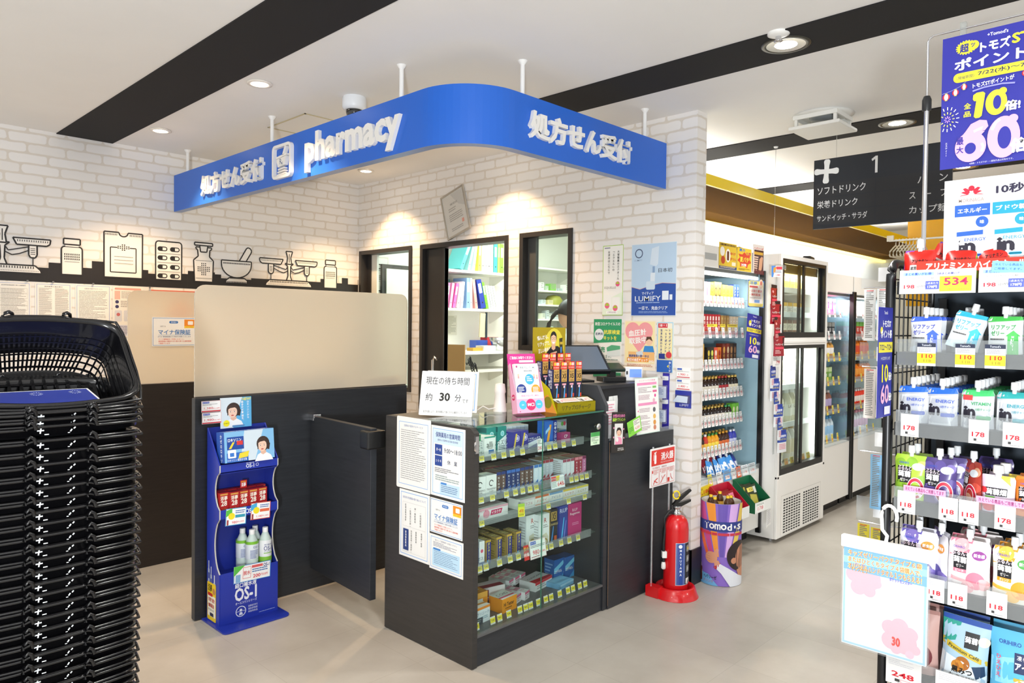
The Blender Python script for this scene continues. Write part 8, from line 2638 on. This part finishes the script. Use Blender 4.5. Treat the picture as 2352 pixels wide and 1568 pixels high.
for nm_, c_, h, locs, lab in (('a', '#eef0ee', .165, [(2.478, .795, 1.465), (2.478, .755, 1.467), (2.47, .835 - .04 * 2, 1.46)][:2], 'white snack stick with small text hanging highest on the gondola side'), ('b', '#ece4dc', .16, [(2.478, .79, 1.215), (2.478, .752, 1.22)], 'cream snack stick with small text hanging second on the gondola side'), ('c', '#8cc4ec', .175, [(2.478, .765, .925)], 'pale blue snack stick hanging third on the gondola side'), ('d', '#f0e03a', .20, [(2.478, .80, .67), (2.478, .758, .665)], 'yellow snack stick hanging lowest on the gondola side')):
    put(backpack(c_, h), 'snack_stick', [(x - .004 * k, y, z) for k, (x, y, z) in enumerate(locs)], lab, 'snack stick', 'snack sticks on the gondola side', rz=R90)

# ================================================================ black aisle sign
sg_ = empty('aisle_sign', (4.52, 1.415, 2.117), 'black hanging aisle sign numbered one listing drinks and bread', 'sign')
b = B().box(-.008, -.375, 0, .008, .375, .423, C('#23272e', .4))
p = Pr(b, (-.008, .375, 0), (0, -1, 0), (0, 0, 1), .75, .423, 750, 423)
for r in range(3):
    for x0, x1 in ((2, 356), (362, 748)):
        p.r(x0, 152 + r * 84, x1, 230 + r * 84, '#2a2b2f')
for a in (0, 90, 180, 270):
    pts = []
    for d, w_ in ((0, 13), (36, 15), (58, 19), (68, 16), (73, 8)):
        pts.append((d, w_))
    pts = pts + [(d, -w_) for d, w_ in reversed(pts)]
    c_, s__ = math.cos(math.radians(a + 3)), math.sin(math.radians(a + 3))
    p.p([(76 + d * c_ - w_ * s__, 76 + d * s__ + w_ * c_) for d, w_ in pts], '#eceded')
p.p([(334, 40), (356, 24), (368, 24), (368, 122), (354, 122), (354, 42), (338, 52)], '#eceded')
for i, s_ in enumerate(('ソフトドリンク', '栄養ドリンク', 'サンドイッチ・サラダ')):
    p.t(s_, 24, 192 + i * 84, 46 if i < 2 else 40, '#eceded', (280, 236, 292)[i], 'l', .012)
for i, s_ in enumerate(('パ　ン', 'ス　ー　プ', 'カップ麺')):
    p.t(s_, 730, 192 + i * 84, 44, '#eceded', (150, 190, 190)[i], 'r', .012)
b.build('panel', sg_)
for y in (.245, -.245):
    B().lathe([(.0012, .423), (.0012, CEIL - 2.117 - .004)], CHROME, 6, (0, y, 0)).build('wire', sg_)
B().lathe([(.0012, 2.02), (.0012, 2.735)], CHROME, 6).lathe([(.012, 2.735), (.018, 2.75)], WHITE, 12).build('hanging_wire', None, (4.81, 2.17, 0), 0, 'thin hanging wire from the charcoal ceiling strip in front of the yellow soffit', 'wire')

# ---- white garment-style hangers on a rail far along the wall
rl = empty('hanger_rail', (7.55, 2.0, 2.36), 'white rail carrying empty hangers in front of the yellow end wall', 'rail')
B().tube([(0, -.45, 0), (0, .26, 0)], .009, WHITE, 8).box(-.01, .22, -.005, .01, .28, .05, WHITE).build('bar', rl)
b = B().tube([(0, .0, .012), (.012, .0, .008), (.012, 0, -.008), (0, 0, -.02), (0, 0, -.045)], .004, WHITE, 6).tube([(0, 0, -.045), (.07, 0, -.075), (.17, 0, -.12), (.18, 0, -.15), (.165, 0, -.165), (-.165, 0, -.165), (-.18, 0, -.15), (-.17, 0, -.12), (-.07, 0, -.075)], .007, C('#efeadb', .4), 6, True)
hs = b.build('hanger', None, (7.55, 2.2, 2.36), 0, None, 'hanger', 'empty hangers on the far rail')
for i in range(9):
    o = hs if i == 0 else dup(hs, (7.55, 2.2 - .03 * i, 2.36))
    o['label'] = 'cream plastic hanger on the far rail before the yellow wall, %s from left' % ordn(i)
# ================================================================ dispensary behind the wall
SW = C('#f3f2e8', .5)
def wallshelf(x0, x1, z, y0, label, t=.025):
    b = B().box(0, 0, -t, x1 - x0, YA - y0, 0, SW)
    s_ = b.build('wall_shelf', None, (x0, y0, z), 0, label, 'shelf')
    for x in (.12, x1 - x0 - .12):
        B().prism([(0.05, -t), (YA - y0 - .001, -t), (YA - y0 - .001, -t - .12), (YA - y0 - .02, -t - .12)], 'x', x, x + .012, SW).build('bracket', s_)
for i, z in enumerate((2.04, 1.667)):
    wallshelf(4.46, 5.50, z, 5.25, 'white dispensary shelf of files seen through the sliding door, %s' % ('upper', 'lower')[i])
wallshelf(4.46, 5.50, 1.25, 5.12, 'white dispensary work shelf below the files, with bowl and boxes', .03)
wallshelf(4.46, 5.50, 1.065, 5.20, 'lowest white dispensary shelf glimpsed behind the table signs', .03)
def binder(w, d, h, c, c2='#f2f2f0'):
    b = B().box(0, 0, 0, w, d, h, c)
    p = front(b, w, h, 0, 0, 0, 10, 30)
    p.r(2, 4, 8, 14, c2)
    p.l(3, 5, 7, 13, 4, '#9a9a9a')
    p.c(5, 24, 1.4, '#2a2a2a')
    return b
fg = 'files on the dispensary shelves'
zs = 2.0405
for i, (x, w_, c_, lean) in enumerate(((4.70, .04, '#5cc8cc', .42), (4.80, .03, '#a8e0dc', .26), (4.865, .03, '#e8f2f0', .14), (4.94, .035, '#e8e46a', .04), (4.99, .04, '#f0f0c8', 0), (5.035, .03, '#d8ecd0', 0), (5.07, .045, '#e6e0d8', 0), (5.12, .03, '#f2c8b8', 0), (5.16, .05, '#4ac0b8', 0), (5.22, .025, '#c8e86a', 0), (5.25, .05, '#8ad04a', 0))):
    binder(w_, .22, .30, C(c_, .4)).build('file_folder', None, (x, 5.27, zs + w_ * math.sin(lean)), 0, 'file folder on the upper dispensary shelf, %s from left' % ordn(i), 'file', fg, ry=lean)
zs = 1.6675
for i, (x, w_, c_, lean, h) in enumerate(((4.52, .03, '#e88ac0', .12, .24), (4.565, .03, '#f0a8d0', .16, .24), (4.61, .03, '#e46ab0', .2, .24), (4.66, .035, '#f6dce8', .16, .24), (4.71, .03, '#f4e8ec', .1, .26), (4.79, .045, '#8ab0dc', .0, .30), (4.84, .03, '#c8d4e4', -.03, .30), (4.91, .035, '#f0a49a', -.16, .29), (4.99, .065, '#2a3f9e', -.25, .29), (5.062, .03, '#7ad03a', -.25, .27), (5.10, .025, '#e4e6e0', -.25, .24), (5.135, .025, '#d4d8d4', -.25, .24), (5.17, .025, '#ecece6', -.25, .24), (5.205, .025, '#dfe2dc', -.25, .24))):
    binder(w_, .2, h, C(c_, .4)).build('file_folder', None, (x, 5.27, zs + max(0, w_ * math.sin(lean))), 0, 'file folder on the lower dispensary shelf, %s from left' % ordn(i), 'file', fg, ry=lean)
B().box(0, 0, 0, .22, .02, .29, C('#4aa8a0', .5)).build('file_folder', None, (4.55, 5.50, zs), 0, 'teal folder standing at the back of the lower dispensary shelf', 'file')
zs = 1.2505
b = B().lathe([(.05, 0), (.06, .003), (.075, .06), (.10, .13), (.098, .13), (.072, .06), (.05, .008), (.001, .006)], STEEL, 28, cap=False)
b.build('steel_bowl', None, (5.19, 5.22, zs + .0), 0, 'shiny steel bowl on the dispensary work shelf', 'bowl', rx=0)
B().box(0, 0, 0, .16, .10, .10, C('#4a68c8', .4)).build('storage_box', None, (5.0, 5.35, zs), 0, 'blue box behind the steel bowl on the work shelf', 'box')
B().box(0, 0, 0, .16, .10, .13, C('#c8303a', .4)).build('storage_box', None, (5.18, 5.38, zs), 0, 'red box behind the steel bowl on the work shelf', 'box')
B().box(0, 0, 0, .13, .09, .03, C('#c89a3a', .5)).build('storage_box', None, (4.80, 5.18, zs), 0, 'low tan box on the dispensary work shelf', 'box')
B().box(0, 0, 0, .16, .12, .05, C('#dfe2dc', .5)).build('storage_box', None, (4.93, 5.16, zs), 0, 'low pale grey box beside the tan one on the work shelf', 'box')
psheet('wall_notice', .15, .20, 100, 130, lambda p: p.l(8, 8, 92, 122, 14, '#a8a898', .4), (4.77, YA - .003, 1.40), 0, 'white text sheet on the dispensary wall above the work shelf', 'notice', '#e4e2d4')
b = B().box(0, 0, 0, .07, .012, .24, C('#cfc4a0', .6))
b.build('hanging_file', None, (4.96, 5.26, 1.385), 0, 'beige bag hanging from the lower dispensary shelf edge', 'bag', ry=.05)
B().box(0, 0, 0, .02, .012, .26, C('#24303a', .5)).build('hanging_strap', None, (5.05, 5.262, 1.375), 0, 'dark strap hanging beside the beige bag in the dispensary', 'strap')
b = B()
for i in range(5):
    b.tube([(.03 * math.sin(i) + .1 * k / 10, 0, .035 * math.sin(k * .9 + i) - .01 * k) for k in range(11)], .005, BLACKM, 6)
b.build('cable_coil', None, (4.66, 5.10, 1.17), 0, 'coil of black cable hanging below the dispensary work shelf', 'cable')
B().box(0, 0, 0, .012, .25, .34, C('#b08a56', .7)).build('cardboard_sheet', None, (4.50, 4.97, .98), .3, 'brown cardboard sheet leaning inside the sliding doorway', 'cardboard')
# small stock shelves behind window 2
for i, z in enumerate((2.14, 1.895, 1.74, 1.58, 1.40)):
    wallshelf(5.58, 6.62, z, 5.25, 'white stock shelf behind the small window, %s from top' % ordn(i), .018)
rnd = random.Random(5)
k = 0
for zi, z in enumerate((1.8955, 1.7405, 1.5805, 1.4005)):
    x = 5.62
    while x < 6.45:
        if zi == 1 and 6.02 < x < 6.32:
            x = 6.33
        w_ = rnd.uniform(.03, .09)
        h = rnd.uniform(.03, .10)
        c_ = rnd.choice(['#f2f2ea', '#e4e8e0', '#d8dccf', '#c8d8c0', '#eeeede', '#cfd8dc', '#8ac060', '#e8d8a0', '#f0f0f0'])
        b = B().box(0, 0, 0, w_, .08, h, C(c_, .5))
        front(b, w_, h, 0, 0, 0, 10, 10).go([('l', 1, 1, 9, 8, 3, '#9aa090')])
        b.build('stock_box', None, (x, 5.27 + rnd.uniform(0, .06), z), rnd.uniform(-.1, .1), 'small pale stock box on the %s stock shelf, %s from left' % (ORD[zi + 1], ordn(k % 12)), 'box', 'stock boxes behind the small window')
        x += w_ + rnd.uniform(.012, .04)
        k += 1
    k = 0
B().lathe([(.09, 0), (.10, .06), (.07, .10), (.001, .115)], C('#a8a84a', .5), 20).build('olive_bag', None, (6.2, 5.36, 1.7405), 0, 'olive rounded bag on the third stock shelf behind the small window', 'bag')
# staff member half hidden behind the gold display
pe = empty('person', (4.575, 3.855, 0), 'person in a white coat with dark tied hair bending over behind the small window', 'person', rz=-.5)
me = bpy.data.meshes.new('body')
V_ = [((0, 0, .90), .12), ((0, 0, 1.06), .115), ((0, 0, 1.24), .125), ((.02, 0, 1.37), .10), ((.035, 0, 1.43), .05), ((.05, 0, 1.49), .048),
      ((0, .09, .84), .085), ((.02, .095, .47), .055), ((0, .10, .07), .042), ((.12, .10, .03), .035),
      ((0, -.09, .84), .085), ((.02, -.095, .47), .055), ((0, -.10, .07), .042), ((.12, -.10, .03), .035),
      ((.01, .17, 1.36), .055), ((.05, .20, 1.10), .042), ((.26, .14, 1.02), .034), ((.33, .12, 1.02), .03),
      ((.01, -.17, 1.36), .055), ((.05, -.20, 1.10), .042), ((.26, -.14, 1.02), .034), ((.33, -.12, 1.02), .03)]
E_ = [(0, 1), (1, 2), (2, 3), (3, 4), (4, 5), (0, 6), (6, 7), (7, 8), (8, 9), (0, 10), (10, 11), (11, 12), (12, 13), (3, 14), (14, 15), (15, 16), (16, 17), (3, 18), (18, 19), (19, 20), (20, 21)]
me.from_pydata([q[0] for q in V_], E_, [])
SKIN = C('#d8a888', .5)
me.materials.append(C('#eef0f0', .7))
bo = bpy.data.objects.new('body', me)
COL.objects.link(bo)
bo.parent = pe
bo.modifiers.new('skin', 'SKIN')
for v_, q in zip(me.skin_vertices[0].data, V_):
    v_.radius = (q[1], q[1])
me.skin_vertices[0].data[0].use_root = True
sm = bo.modifiers.new('smooth', 'SUBSURF')
sm.levels = sm.render_levels = 2
def headpt(u, v, e=0):
    a, t = 2 * math.pi * u, math.pi * (v - .5)
    x, y, z = math.cos(t) * math.cos(a), math.cos(t) * math.sin(a), math.sin(t)
    rx_, ry_, rz_ = .092, .074, .115
    if z < 0:
        ry_ *= 1 + .22 * z
        rx_ *= 1 + .10 * z
    nose = .016 * math.exp(-((y / .22) ** 2 + ((z + .12) / .2) ** 2)) if x > 0 else 0
    sock = -.006 * sum(math.exp(-(((y - s_ * .4) / .16) ** 2 + ((z - .08) / .10) ** 2)) for s_ in (-1, 1)) if x > 0 else 0
    return Vector((x * (rx_ + e) + nose + sock, y * (ry_ + e), z * (rz_ + e)))
b = B().grid(lambda u, v: headpt(u, v), 36, 24, SKIN)
for s_ in (-1, 1):
    b.lathe([(.001, -.004), (.010, -.003), (.010, .003), (.001, .005)], C('#fbf6f2', .3), 10, (.083, s_ * .028, .009), 'x')
    b.lathe([(.001, .004), (.005, .006)], C('#2a1a14', .2), 8, (.084, s_ * .028, .009), 'x', cap=True)
    b.tube([(-.012, s_ * .074, .02), (-.02, s_ * .083, .018), (-.022, s_ * .086, 0), (-.012, s_ * .082, -.022), (-.004, s_ * .074, -.02), (-.004, s_ * .077, .0)], .006, SKIN, 6)
b.tube([(.084, -.018, -.055), (.09, 0, -.052), (.084, .018, -.055)], .005, C('#b8605a', .5), 6)
hd = b.build('head', pe, (.055, 0, 1.60), ry=.30)
HAIR = C('#1d1614', .45)
b = B()
b.grid(lambda u, v: headpt(.13 + u * .74, .42 + v * .58, .010) + Vector((-.006, 0, .006)), 30, 14, HAIR)
b.grid(lambda u, v: headpt(.0 + u, .78 + v * .22, .011) + Vector((-.004, 0, .005)), 30, 8, HAIR)
b.tube([(-.085, 0, .01), (-.105, .01, -.01), (-.12, .03, -.06), (-.125, .045, -.12), (-.12, .05, -.16)], .018, HAIR, 10)
b.build('hair', hd)
for s_ in (-1, 1):
    h = B().box(-.03, -.028, -.012, .04, .028, .012, SKIN).build('hand', pe, (.37, s_ * .115, 1.01), bev=.008)
    for q in range(4):
        L_ = (.055, .065, .062, .048)[q]
        B().tube([(.04, -.021 + .014 * q, 0), (.04 + L_ * .5, -.021 + .014 * q, -.006), (.04 + L_ * .85, -.021 + .014 * q, -.022), (.04 + L_, -.021 + .014 * q, -.034)], .0072, SKIN, 8).build('finger', h)
    B().tube([(-.005, -s_ * .026, -.004), (.02, -s_ * .045, -.01), (.04, -s_ * .05, -.02)], .0085, SKIN, 8).build('thumb', h)
